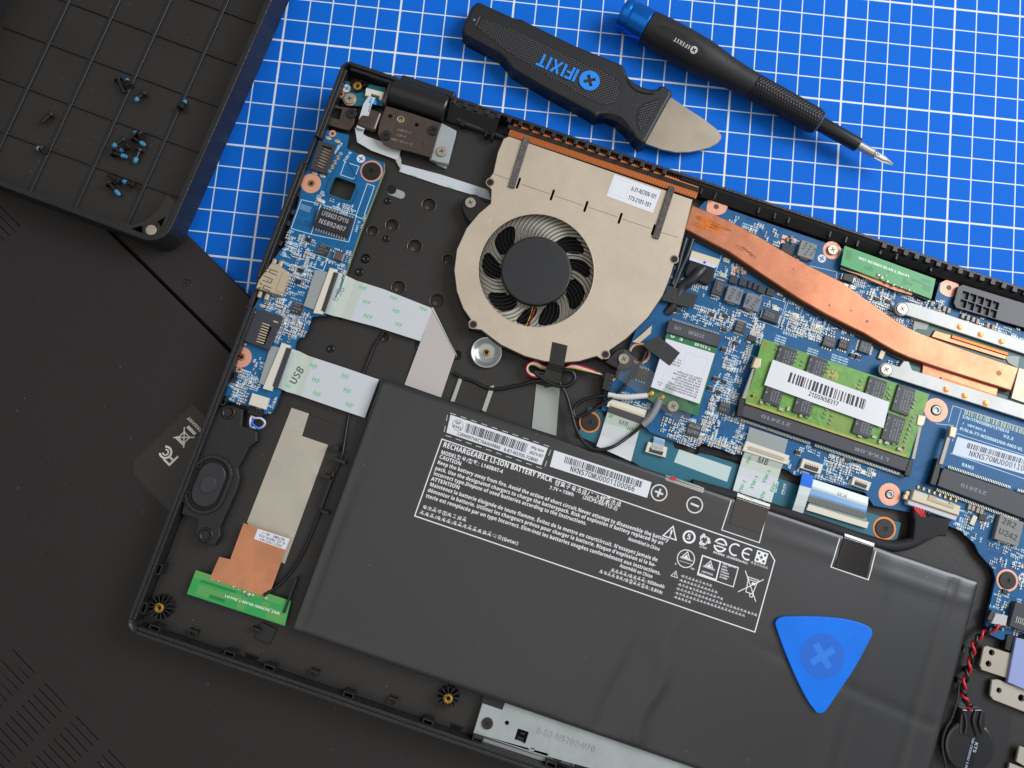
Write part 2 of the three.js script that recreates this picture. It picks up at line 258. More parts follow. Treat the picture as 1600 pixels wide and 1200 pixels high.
// ---------------------------------------------------------------- screw tray with magnets and ribs
const trayO = at(255, 386, 22), trayA = angOf([0, 295], [222, 374], 22) * 0.5 + (angOf([382, 100], [298, 282], 22) - Math.PI / 2) * 0.5, TL = frame(trayO, trayA);
{
  const t = thing('screw_tray', trayO, trayA, 'black plastic parts tray with ribbed grid floor and corner magnet holding screws', 'tray');
  const w = 110, d = 135, u0 = -w, v0 = -d, r = 9;
  M('tray_floor', pl(rrect(w - 2, d - 2, r, u0 / 1 + w / 2, v0 + d / 2), 7.7, 10), MT.tray, t);
  const outer = rrect(w, d, r, -w / 2, -d / 2), inner = rrect(w - 3.6, d - 3.6, r - 1.6, -w / 2, -d / 2);
  M('tray_rim', pl(outer, 7.7, 22, { holes: [polyHole(inner)], bevel: 0.5, bs: 2 }), MT.rim, t);
  for (const [x, y] of [[45, 300], [127, 300], [220, 300], [160, 80], [75, 80]].slice(0, 3)) { const q = TL(x, y, 11); M('rib', bx(1.5, 0.9, d - 6, q[0], 10, -d / 2, 0, 0.25), MT.rib, t); }
  { const q = TL(52, 115, 11); M('rib', bx(1.5, 0.9, d - 6, q[0], 10, -d / 2, 0, 0.25), MT.rib, t); }
  for (const [x, y] of [[346, 15], [241, 52], [173, 103], [153, 178], [113, 246]]) { const q = TL(x, y, 11); M('rib', bx(w - 12, 0.8, 0.8, -w / 2 - 2, 10, q[1], 0, 0.2), MT.tray, t); }
  const mg = TL(237, 360, 21), c = sub('magnet_corner', t);
  const holes = [[[205, 357], [222, 352], [223, 366]], [[245, 346], [259, 338], [252, 355]]].map((tri) => polyHole(tri.map(([x, y]) => TL(x, y, 21))));
  const edge = [[182, 346], [207, 352], [228, 345], [246, 330], [262, 305], [276, 318], [262, 357], [245, 372], [222, 370], [190, 360]].map(([x, y]) => TL(x, y, 21));
  M('web', pl(edge, 10, 21, { holes }), MT.tray, c);
  M('post', ring(2.2, 3.1, 0.5, mg[0], 21, mg[1]), MT.tray, c); M('magnet', disc(2.15, 0.9, mg[0], 20.7, mg[1]), MT.screwSilver, c);
  const screwMetal = std(0x34322f, 0.3, 0.55);
  const rows = [   // head, tip, thread lock, label
    [186, 126, 196, 148, 0, 'bare black screw touching a blue-tipped one at the centre of the tray'],
    [202.5, 135, 195, 119, 1, 'blue-tipped screw with its head facing up beside the bare black screw'],
    [226, 147, 211, 160, 1, 'short thick screw with a broad blue end just across the rib from the central pair'],
    [285, 171, 291, 154, 1, 'lone blue-tipped screw leaning on the rib nearest the right tray wall'],
    [81, 180, 65, 195, 0, 'bare black screw lying alone in a left cell of the tray'],
    [72, 236, 56, 231, 2, 'pale-blue tipped screw lying on a rib crossing in the lower left of the tray'],
    [225, 214, 206, 205, 1, 'topmost screw of the loose pile, head upright at its right end'],
    [210, 217, 229, 229, 1, 'pile screw pointing right with its blue tip, just under the topmost one'],
    [196, 221, 178, 233, 1, 'pile screw pointing left with a dull blue tip, upper left of the pile'],
    [205, 230, 184, 237, 1, 'pile screw in the middle with its wide head tilted on edge'],
    [178, 240, 201, 247, 1, 'lowest left screw of the pile, blue thread pointing right'],
    [219, 236, 211, 257, 1, 'lowest right screw of the pile, blue tip pointing down'],
    [173, 289, 189, 307, 1, 'dark screw with a faint blue tip, lowest of the three near the bottom rim'],
    [188, 284, 169, 273, 0, 'dark screw with no blue on it, uppermost of the three near the bottom rim'],
    [212, 291, 193, 285, 1, 'screw with a blue band against a rib, rightmost of the three near the bottom rim'],
  ];
  rows.forEach(([hx, hy, tx, ty, lock, lab], i) => {
    const p = at(hx, hy, 11), q = at(tx, ty, 11), an = Math.atan2(q[1] - p[1], q[0] - p[0]), len = Math.max(4.6, Math.hypot(q[0] - p[0], q[1] - p[1]) + 0.8);
    const s = new THREE.Group(); s.name = numbered('screw'); tag(s, lab, 'screw', 'small black screws in the tray');
    const lift = [8, 9, 6].includes(i) ? 13 : 11.75;
    const onRib = [5, 14, 3].includes(i) ? 1 : 0;
    s.position.set(p[0] / 1000, (lift + onRib) / 1000, p[1] / 1000); scene.add(s);
    const tilt = [1, 3, 5, 9, 6].includes(i) ? 0.75 : 0.12;       // some lean with the head turned up
    const put = (g) => g.rotateZ(-Math.PI / 2 - (tilt > 0.3 ? 0 : 0)).rotateZ(-(tilt - 0.12) * 0.7).rotateY(-an);
    const hd = [pl(circ(1.65, 0, 0, 24), 0.25, 0.95, { holes: [polyHole(crossPts(0.95, 0.24, 0, 0, 0.4))], bevel: 0.2, bs: 2 }), cyl(1.6, 0.4, 0, 0, 0, 24)].map((g) => put(g.rotateX(Math.PI).translate(0, 0.4, 0)));
    M('head', hd.map(flat), screwMetal, s);
    const prof = [[0, 0.4], [0.85, 0.4]]; for (let k = 0; k * 0.4 < len - 2; k++) prof.push([0.88, 0.5 + k * 0.4], [0.7, 0.7 + k * 0.4]); prof.push([0.7, len - 1.4], [0, len - 1.2]);
    M('shank', put(lathe(prof, 0, 0, 0, 14)), screwMetal, s);
    if (lock) { const l0 = lock === 2 ? 0.5 : 0.5; M('thread_lock', put(lathe([[0.8, len * l0], [0.95, len * l0 + 0.3], [0.92, len - 1.8], [0.6, len - 1.1], [0, len - 1.08]], 0, 0, 0, 14)), lock === 2 ? std(0x9cc8dc, 0.6) : MT.lockBlue, s); }
  });
}

// ---------------------------------------------------------------- tools on the mat
const font = await new FontLoader().loadAsync('fonts/droid/droid_sans_bold.typeface.json');
{   // broad-bladed opening knife
  const o = at(735, 40, 5), a = angOf([735, 40], [1010, 175], 5), L = frame(o, a), P = (l, h) => l.map(([x, y]) => L(x, y, h));
  const t = thing('opening_knife', o, a, 'black moulded knife with blue lettering and short steel blade beside the screwdriver', 'knife');
  const out = P([[745, 9], [750, 9], [805, 34], [815, 35], [830, 43], [895, 75], [971, 106], [975, 113], [980, 125], [990, 134], [1003, 141], [1016, 144], [1025, 143], [1030, 138], [1036, 139], [1048, 147], [1047, 154], [1007, 227], [1001, 229], [989, 219], [986, 213], [975, 201], [963, 191], [948, 184], [936, 184], [929, 187], [920, 180], [860, 148], [800, 113], [787, 96], [780, 89], [727, 61], [722, 54], [723, 46], [737, 16]], 6);
  M('handle', pl(out, 0.1, 9.2, { bevel: 1.4, bs: 3 }), dust(0x19191a, 0.06, 420, 60, 0.5, { bumpScale: 0.00006 }), t);
  const scoop = (pts) => M('thumb_scoop', pl(P(pts, 9), 9.15, 9.3, { bevel: 0.14, smooth: true }), MT.blackGloss, t);
  scoop([[977, 119], [990, 137], [1005, 144], [1022, 146], [1016, 149], [996, 145], [982, 133]]);
  scoop([[938, 184], [953, 178], [972, 184], [984, 198], [985, 208], [976, 200], [960, 189]]);
  const areas = [P([[752, 27], [817, 52], [860, 74], [907, 97], [957, 118], [967, 128], [968, 142], [962, 158], [948, 164], [930, 159], [880, 132], [840, 109], [792, 80], [770, 62], [744, 42]], 9.2), P([[1031, 154], [1025, 172], [1002, 204], [996, 196], [994, 182], [998, 170], [1007, 161]], 9.2)];
  for (const ar of areas) {
    M('grip_field', pl(ar, 9.1, 9.28, { smooth: true }), MT.rubber, t);
    const g = []; const us = ar.map((p) => p[0]), vs = ar.map((p) => p[1]);
    let row = 0; for (let v = Math.min(...vs); v < Math.max(...vs); v += 0.72, row++) for (let u = Math.min(...us) + (row % 2) * 0.72; u < Math.max(...us); u += 1.44) if (inPoly(u, v, ar) && inPoly(u + 0.5, v, ar) && inPoly(u - 0.5, v, ar)) g.push(new THREE.ConeGeometry(0.78, 0.34, 4).translate(u, 9.46, v));
    M('grip_texture', g, std(0x161617, 0.55), t, { kind: 'stuff' });
  }
  const c = L(921, 126, 9.6);
  M('emblem', pl(circ(4.5, ...c, 40), 9.3, 9.85, { holes: [polyHole(crossPts(2.75, 0.78, ...c, 0.9))], bevel: 0.08 }), MT.bluePrint, t, { label: 'blue disc with a cross-shaped opening' });
  const p0 = L(901, 119, 9.6), p1 = L(841, 92, 9.6), ln = Math.hypot(p1[0] - p0[0], p1[1] - p0[1]), dir = Math.atan2(p1[1] - p0[1], p1[0] - p0[0]);
  const word = 'IFIXIT', geos = [...word].map((ch) => { const g = ch === 'I' ? new THREE.BoxGeometry(1.25, 6.1, 0.5).translate(0, 3.05, 0.25) : new TextGeometry(ch, { font, size: 6.1, depth: 0.5, curveSegments: 3 }); g.computeBoundingBox(); return g; });
  const tot = geos.reduce((s, g) => s + g.boundingBox.max.x - g.boundingBox.min.x + 0.8, -0.8), k = ln / tot; let x = 0;
  for (const g of geos) { const b = g.boundingBox, wd = b.max.x - b.min.x; g.translate(x - b.min.x, -3.05, 0).scale(k, 1, 1).rotateX(-Math.PI / 2).rotateY(-dir).translate(p0[0], 9.35, p0[1]); M('letter', g, MT.bluePrint, t); x += wd + 0.8; }
  const dot = L(741, 31, 9.3); M('pin_dot', disc(0.55, 0.2, dot[0], 9.15, dot[1], 16, 0.05), MT.lockBlue, t);
  const bar = P([[752, 27], [745, 41]], 9.3); M('moulded_bar', bx(Math.hypot(bar[1][0] - bar[0][0], bar[1][1] - bar[0][1]), 0.3, 0.5, (bar[0][0] + bar[1][0]) / 2 - 0.6, 9.15, (bar[0][1] + bar[1][1]) / 2, Math.atan2(bar[1][1] - bar[0][1], bar[1][0] - bar[0][0]), 0.1), std(0x5a5652, 0.4), t);
  M('blade', pl(P([[1049, 152], [1075, 170], [1100, 186], [1119, 201], [1127, 211], [1127, 217], [1121, 224], [1108, 231], [1092, 235], [1075, 238], [1055, 238], [1035, 234], [1012, 226], [1003, 222], [1040, 160]], 4.5), 3.6, 4.6, { bevel: 0.18 }), mapped(blotch(0xb3a794, 0.06, 8, 40), 0.36, 0.55, { bumpMap: brushed, bumpScale: 0.000003 }), t);
}
{   // precision screwdriver
  const h = 8, o = at(1012, 42.5, h), a = angOf([1012, 42.5], [1395, 257], h), L = frame(o, a), X = (x, y) => L(x, y, h)[0];
  const t = thing('screwdriver', o, a, 'black precision screwdriver with blue metal cap and knurled grip on the mat', 'screwdriver');
  const lay = (g) => g.rotateZ(-Math.PI / 2).translate(0, h, 0);   // lathe axis y -> u
  const k = 1 / 3.72, S = (l) => lay(new THREE.LatheGeometry(l.map(([u, r]) => new THREE.Vector2(Math.max(r, 0.001), u)), 56));
  M('cap', S([[-13, 0], [-13, 6.4], [-12.6, 7], [-10.4, 7.1], [-9.4, 6.6], [-8.8, 6.7], [-8, 7.3], [-0.6, 7.3], [0, 7.1], [0, 0]]), MT.blueAnod, t);
  const xe = X(1178, 133), ke = X(1280, 189), se = X(1341, 227), be = X(1395, 257);
  M('handle', S([[0.02, 0], [0.02, 7.0], [0.4, 7.25], [8, 7.7], [18, 8], [27, 7.8], [34, 7.0], [40, 6.2], [46, 5.8], [xe - 0.4, 5.6], [xe, 5.4], [xe, 0]]), dust(0x1d1c1c, 0.05, 160, 60, 0.52, { bumpScale: 0.00005 }), t);
  { const nu = 130, na = 110, pos = [], idx = []; const len = ke - xe;
    for (let i = 0; i <= nu; i++) for (let j = 0; j <= na; j++) {
      const u = i / nu * len, q = j / na * Math.PI * 2, d1 = (u / 1.35 + q * 24 / 6.28318 * 0.5) % 1, d2 = (u / 1.35 - q * 24 / 6.28318 * 0.5 + 60) % 1;
      const b = Math.min(Math.abs(d1 - 0.5), Math.abs(d2 - 0.5)) * 2; const env = Math.min(1, Math.min(u, len - u) / 0.5);
      const r = (5.35 - u / len * 0.1 + (u / len > 0.93 ? -(u / len - 0.93) * 8 : 0)) + Math.min(b, 0.5) * 0.7 * env; pos.push(xe + u, h + r * Math.cos(q), r * Math.sin(q));
    }
    for (let i = 0; i < nu; i++) for (let j = 0; j < na; j++) { const p = i * (na + 1) + j; idx.push(p, p + na + 1, p + 1, p + 1, p + na + 1, p + na + 2); }
    const g = new THREE.BufferGeometry(); g.setAttribute('position', new THREE.Float32BufferAttribute(pos, 3)); g.setIndex(idx.map((v, i) => (i % 3 === 1 ? idx[i + 1] : i % 3 === 2 ? idx[i - 1] : v))); g.computeVertexNormals();
    M('knurled_grip', g, std(0x222223, 0.38, 0.3), t); }
  M('grip_collar', S([[ke - 0.3, 0], [ke - 0.3, 5.0], [ke + 0.7, 4.4], [ke + 0.7, 0]]), std(0x6d7480, 0.35, 0.5), t);
  M('shaft', S([[ke, 0], [ke, 3.2], [se - 0.3, 3.05], [se, 2.7], [se, 0]]), std(0x18181a, 0.4), t);
  const hex = new THREE.CylinderGeometry(2.05, 2.05, 7.6, 6); hex.rotateZ(-Math.PI / 2).translate(se + 3.6, h, 0);
  const b = sub('bit', t); M('hex_shank', hex, MT.tin, b);
  M('neck', S([[se + 7.3, 0], [se + 7.3, 1.9], [se + 8.6, 1.45], [se + 9, 0]]), MT.tin, b);
  const fin = [[se + 8, -1.4], [se + 12.4, -1.4], [be, -0.35], [be, 0.35], [se + 12.4, 1.4], [se + 8, 1.4]];
  const f1 = pl(fin, -0.35, 0.35), f2 = f1.clone().rotateX(Math.PI / 2); for (const f of [f1, f2]) f.rotateX(0.5).translate(0, h, 0);
  M('cross_tip', [f1, f2, S([[se + 8, 0], [se + 8, 0.95], [se + 12.2, 0.85], [be - 0.5, 0]])], std(0xe6e4de, 0.2, 0.85), b);
  // flat with printed emblem and name
  const q = L(1055, 82, 14), tex = canvasTex(1024, 320, (g) => {
    g.fillStyle = '#141415'; g.fillRect(0, 0, 1024, 320); g.translate(512, 160); g.rotate(Math.PI); g.fillStyle = '#d4d4d4';
    g.beginPath(); g.arc(-272, 0, 62, 0, 7); g.fill(); g.fillStyle = '#141415'; g.save(); g.translate(-272, 0); g.rotate(0.8); for (const r of [0, 1.5708]) { g.rotate(r); g.fillRect(-40, -11, 80, 22); } g.restore();
    g.fillStyle = '#d4d4d4'; let lx = -185; for (const ch of 'IFIXIT') { if (ch === 'I') { g.fillRect(lx, -34, 17, 68); lx += 38; } else { g.font = 'bold 92px sans-serif'; g.fillText(ch, lx - 4, 34); lx += g.measureText(ch).width + 14; } }
  });
  const lu = 3, lw = 26, pts = []; for (let i = 0; i < 40; i++) { const s = i / 40 * 6.28318; pts.push([lu + lw / 2 + lw / 2 * Math.cos(s) * (Math.cos(s) > 0 ? 1 : 0.98), 3.9 * Math.sin(s)]); }
  const rAt = (u) => (u < 8 ? 7.25 + u * 0.056 : u < 18 ? 7.7 + (u - 8) * 0.03 : 8 - (u - 18) * 0.022) + 0.06, fp = [], fu = [], fi = [];
  for (let i = 0; i <= 30; i++) for (let j = 0; j <= 12; j++) { const s = i / 30 * 2 - 1, k = Math.sqrt(Math.max(0.0004, 1 - s * s)), u = lu + lw / 2 * (1 + s), z = (j / 12 * 2 - 1) * 4.06 * k, an = 0.42 + z / 8, r = rAt(u); fp.push(u, h + r * Math.cos(an), r * Math.sin(an)); fu.push((u - lu) / lw, 0.5 - z / 8.12); }
  for (let i = 0; i < 30; i++) for (let j = 0; j < 12; j++) { const p = i * 13 + j; fi.push(p, p + 1, p + 13, p + 1, p + 14, p + 13); }
  const fl = new THREE.BufferGeometry(); fl.setAttribute('position', new THREE.Float32BufferAttribute(fp, 3)); fl.setAttribute('uv', new THREE.Float32BufferAttribute(fu, 2)); fl.setIndex(fi); fl.computeVertexNormals();
  M('name_flat', fl, mapped(tex, 0.42), t, { uv: true, label: 'smooth oval flat with emblem and name in light grey' });
}

// ---------------------------------------------------------------- the laptop: origin at its rear left corner, u along the hinge edge, v to the front
const LA = 13 * Math.PI / 180, LO = at(537, 92, 21), L = frame(LO, LA);
const P = (l, h) => l.map(([x, y]) => L(x, y, h));
const lap = thing('laptop', LO, LA, 'opened black laptop lying upside down with its circuit boards, fan and battery exposed', 'laptop');
const K = 3.9;                                                  // photo pixels per mm at board level
const YF = 13, YB = 16.2, YI = 16.7, YT = 21;                   // floor, mainboard top, side board top, rim top
const WU = 397, WV = 242.7;
// --- base case
{
  const c = sub('base_case', lap);
  const holesPx = [[670, 320, 11], [612.5, 352, 10.5], [648, 385, 11.5], [582, 361, 9], [571, 404, 7], [622.5, 449, 11], [683, 470, 11.5], [700, 406, 9], [600, 527, 9], [655, 540, 8], [533, 493, 6], [672, 318, 0], [714, 555, 7]];
  const holes = [], hs = [];
  for (const [x, y, r] of holesPx) if (r) { const q = L(x, y, YF); hs.push([...q, r / 3.85]); holes.push(circleHole(...q, r / 3.85)); }
  const cut = L(619, 301, YF); holes.push(polyHole(rrect(8, 3.6, 1.75, cut[0], cut[1], 0.02)));
  const fl = [[3, 3], [WU, 3], [WU, WV - 3], [3, WV - 3]];
  M('case_floor', pl(fl, YF - 0.7, YF, { holes }), MT.plate, c);
  M('case_body', pl(rrect(WU, WV, 5, WU / 2, WV / 2), 8, YF - 1.6, { bevel: 0.4 }), MT.caseIn, c);
  for (const [u, v, r] of hs) M('hole_rim', lathe([[r - 0.05, -0.9], [r + 0.32, -0.3], [r + 0.3, 0.12], [r + 0.12, 0.2], [r - 0.05, 0.05]], u, YF, v, 28), r > 2.2 ? MT.bronze : MT.black, c);
  for (const [u, v, r] of hs) M('rivet', disc(r * 0.33, 0.25, u - r * 0.3, YF - 1.6, v + r * 0.35, 14), MT.bronze, c);
  M('slotted_bar', pl(rrect(7.9, 3.4, 1.7, cut[0], cut[1], 0.02), YF - 0.8, YF - 0.3), MT.zinc, c);
  { const q = L(612, 296, YF); M('stud_hole', disc(1.9, 0.5, q[0], YF - 0.3, q[1]), MT.hole, c); }
  for (const [x, y, r] of [[606, 314, 5.5], [604, 373, 5.5], [571, 405, 6], [517, 545, 6], [562, 425, 6.5]]) { const q = L(x, y, YF); M('stud', lathe([[r / 3.9, 0], [r / 3.9, 0.5], [r / 5, 0.9], [r / 9, 0.9], [r / 9, 0.3], [0, 0.3]], ...[q[0], YF, q[1]], 20), MT.blackGloss, c); }
  // step lines of the keyboard plate and lighter plate panels
  for (const l of [[[706, 232], [780, 255], [774, 280], [768, 300], [690, 276]], [[455, 625], [560, 655], [556, 672], [446, 634]]]) M('floor_panel', pl(P(l, YF), YF, YF + 0.25), MT.plate, c);
  // walls: outer lip, inner ledge with clip pockets
  const wall = (u0, u1, v0, v1, h) => bx(u1 - u0, h - 9, v1 - v0, (u0 + u1) / 2, 9, (v0 + v1) / 2, 0, 0.35);
  const left = [], gaps = [[3.4, 35, YT], [35, 46, 16.5], [46, 97, 14], [97, 110, 14], [110, WV - 4.6, YT]];
  for (const [a, b, h] of gaps) { left.push(wall(0, 1.5, a, b, h), wall(1.3, 2.7, a, b, Math.min(h, YT - 0.9))); }
  left.push(wall(-1.7, -0.2, 47, 98, YT - 0.4), wall(-0.4, 0.9, 47, 98, YT - 1.6), wall(-1.7, 0.8, 46.4, 47.6, YT - 1), wall(-1.5, 0.3, 97, 111, 18), wall(-1.5, 1, 46.5, 111, 12.4), wall(-1.6, 0.4, 110, 111.2, YT - 1), wall(-0.7, 0.7, 34, 47, 19));
  for (const v of [58, 66, 71, 80, 88]) left.push(wall(0.7, 2.2, v, v + 2.4, 17));
  M('left_wall', left, MT.rim, c);
  const fr = [wall(4.6, WU, WV - 1.5, WV, YT), wall(4.6, WU, WV - 2.9, WV - 1.3, YT - 0.9)];
  fr.push(lathe([[0, 9], [4.6, 9], [4.6, YT - 0.4], [4.2, YT], [3.3, YT], [3.2, YT - 0.9], [1.9, YT - 1], [1.9, 10], [0, 10]], 4.6, 0, WV - 4.6, 14, Math.PI * 1.5, Math.PI / 2));
  M('front_wall', fr, MT.rim, c);
  const rear = [wall(3.4, 24.5, 0, 1.6, YT), wall(3.4, 24.5, 1.4, 3, YT - 1.2), wall(47, WU, 0, 1.3, YT)];
  rear.push(lathe([[0, 9], [3.4, 9], [3.4, YT - 0.5], [2.9, YT], [1.9, YT], [1.9, 10], [0, 10]], 3.4, 0, 3.4, 14, Math.PI, Math.PI / 2));
  M('rear_wall', rear, MT.rim, c);
  // sloping inside of the rear wall beside the fan outlet and along the board
  const slope = (u0, u1, v1, y1) => { const s = new THREE.Shape([[1.2, 9], [1.2, YT - 0.6], [v1 * 0.4, YT - 1.2], [v1, y1], [v1, 9]].map(V2)); const g = new THREE.ExtrudeGeometry(s, { depth: u1 - u0, bevelEnabled: false }); g.applyMatrix4(new THREE.Matrix4().set(0, 0, 1, u0, 0, 1, 0, 0, 1, 0, 0, 0, 0, 0, 0, 1)); const p = g.attributes.position; for (let i = 0; i < p.count; i += 3) for (let k = 0; k < 3; k++) { const b = p.getComponent(i + 1, k); p.setComponent(i + 1, k, p.getComponent(i + 2, k)); p.setComponent(i + 2, k, b); } g.computeVertexNormals(); return g; };
  M('rear_ledge', slope(47.5, 69, 8.5, 15), MT.caseIn, c);
  M('rear_ledge', slope(148, WU, 5.4, 16.4), MT.caseIn, c);
  M('rear_shelf', bx(66, 3.4, 6, 104 + 5, 9, 5.5), MT.black, c);
  const tooth = (u, w = 1.7) => M('vent_tooth', bx(w, 2.2, 2.4, u, YT - 2.1, 1.9, 0, 0.2), MT.rim, c);
  for (let k = 0; k < 20; k++) tooth(49 + k * 4.83);
  for (let k = 0; k < 16; k++) tooth(236 + k * 4.7, 2.1);
  for (const u of [158, 164, 183, 190, 196, 214, 221, 226, 236, 243, 258]) M('rear_rib', bx(0.7, 2.6, 3.6, u, 16.6, 3.4), MT.black, c);
  // clip pockets along the walls: little open frames
  const pocket = (u, v, turn) => M('clip_pocket', pl(rrect(turn ? 2.2 : 4.2, turn ? 4.2 : 2.2, 0.2, u, v), YF, YT - 2, { holes: [polyHole(rrect(turn ? 1.3 : 3.3, turn ? 3.3 : 1.3, 0.1, u, v))] }), MT.caseIn, c);
  for (const [x, y] of [[337, 621], [300, 718], [278, 772], [237, 886], [214, 947], [357, 586], [399, 436]]) { const q = L(x, y, 19); pocket(3.6, q[1], true); }
  for (const [x, y] of [[240, 985], [357, 1025], [419, 1047], [543, 1090], [667, 1133], [745, 1160], [860, 1198]]) { const q = L(x, y, 19); pocket(q[0], WV - 3.8, false); }
  for (const [x, y] of [[302, 988], [491, 1051], [614, 1094], [400, 985]]) { const q = L(x, y, 15); M('floor_hook', [bx(3.6, 2.6, 0.7, q[0], YF, q[1] - 0.6), bx(0.6, 1.8, 2.4, q[0] - 1.4, YF, q[1]), bx(0.6, 1.8, 2.4, q[0] + 1.4, YF, q[1])], MT.black, c); }
  { const q = L(415, 990, 14); M('foam_pad', bx(6.5, 1, 6.5, q[0], YF, q[1], 0.1, 0.2), MT.black, c); const s = L(396, 1020, 13); M('round_mark', disc(3.1, 0.12, s[0], YF, s[1], 28, 0.05), MT.blackGloss, c); const w = L(715, 1130, 13); M('round_mark', disc(2.9, 0.12, w[0], YF, w[1], 28, 0.05), MT.blackGloss, c); }
  // brass screw inserts standing in a star of ribs
  for (const [x, y, rr, n] of [[248, 950, 4, 14], [700, 1092, 3.6, 12], [558, 134, 3.2, 8]]) {
    const q = L(x, y, 18), s = sub('screw_boss', c), ribs = [];
    for (let k = 0; k < n; k++) { const t = k / n * 6.283 + 0.2, r = rr * 0.78; if (y < 200 && Math.sin(t) > 0.2) continue; ribs.push(bx(rr * 0.8, 4, 0.4, q[0] + r * Math.cos(t), YF, q[1] + r * Math.sin(t), t)); }
    M('boss_ribs', ribs, MT.black, s); M('boss_sleeve', ring(1.5, 2.1, 4.6, q[0], YF, q[1]), MT.black, s);
    const teeth = []; for (let k = 0; k < 14; k++) { const t = k / 14 * 6.283; teeth.push(bx(0.35, 0.6, 0.35, q[0] + 1.65 * Math.cos(t), YF + 4.35, q[1] + 1.65 * Math.sin(t), t)); }
    M('brass_insert', [ring(0.75, 1.65, 5, q[0], YF, q[1], 28), ...teeth], MT.brass, s);
  }
  // cable guide ribs by the battery
  for (const l of [[531, 720, 5, 1.2], [512, 745, 4, 1.2], [525, 700, 2.4, 2], [512, 765, 1, 15], [508, 800, 3, 1], [454, 930, 0.9, 14]]) { const q = L(l[0], l[1], 16); M('cable_guide', bx(l[2], 3.6, l[3], q[0], YF, q[1]), MT.black, c); }
  for (const l of [[724, 190, 1.6, 3.4], [760, 207, 0.8, 3], [770, 211, 0.8, 3]]) { const q = L(l[0], l[1], 17); M('cable_guide', bx(l[2], 3.8, l[3], q[0], YF, q[1]), MT.black, c); }
  { const o = P([[1497, 448], [1504, 445], [1600, 474], [1640, 486], [1630, 526], [1600, 512], [1494, 481], [1490, 474]], 18), A = L(1504, 453, 18), ce = []; for (let i = 0; i < 5; i++) for (let j = 0; j < 2; j++) ce.push(polyHole(rrect(2.95, 3.4, 0.1, A[0] + 1.6 + i * 3.25, A[1] + 1.9 + j * 3.7)));
    M('ribbed_block', pl(o, 13.5, 18.2, { holes: ce, bevel: 0.06 }), std(0x2b2b2e, 0.4, 0, { bumpMap: grain, bumpScale: 0.00003 }), c); M('ribbed_block_floor', pl(o.map(([a, e]) => [a, e]), 13.2, 17), std(0x252527, 0.45), c); }
  M('hinge_cable', tube([[697, 168, 15.5], [708, 178, 15.6], [718, 188, 15.4], [730, 194, 15.2], [748, 200, 15], [765, 206, 14.6], [790, 216, 14]].map(([x, y, h]) => { const q = L(x, y, h); return [q[0], h, q[1]]; }), 1.25, 50, 10), MT.cableGrey, c);
  M('lid_hinge_block', bx(24, 9, 6, 36, 9, -0.4, 0, 1), MT.caseIn, c);
}
// the closed lid under the base, clear of the bottom cover
M('screen_lid', pl([[150, 1], [WU, 1], [WU, WV - 2], [320, WV - 2]], 0.2, 7.9, { bevel: 0.5 }), MT.caseIn, lap);

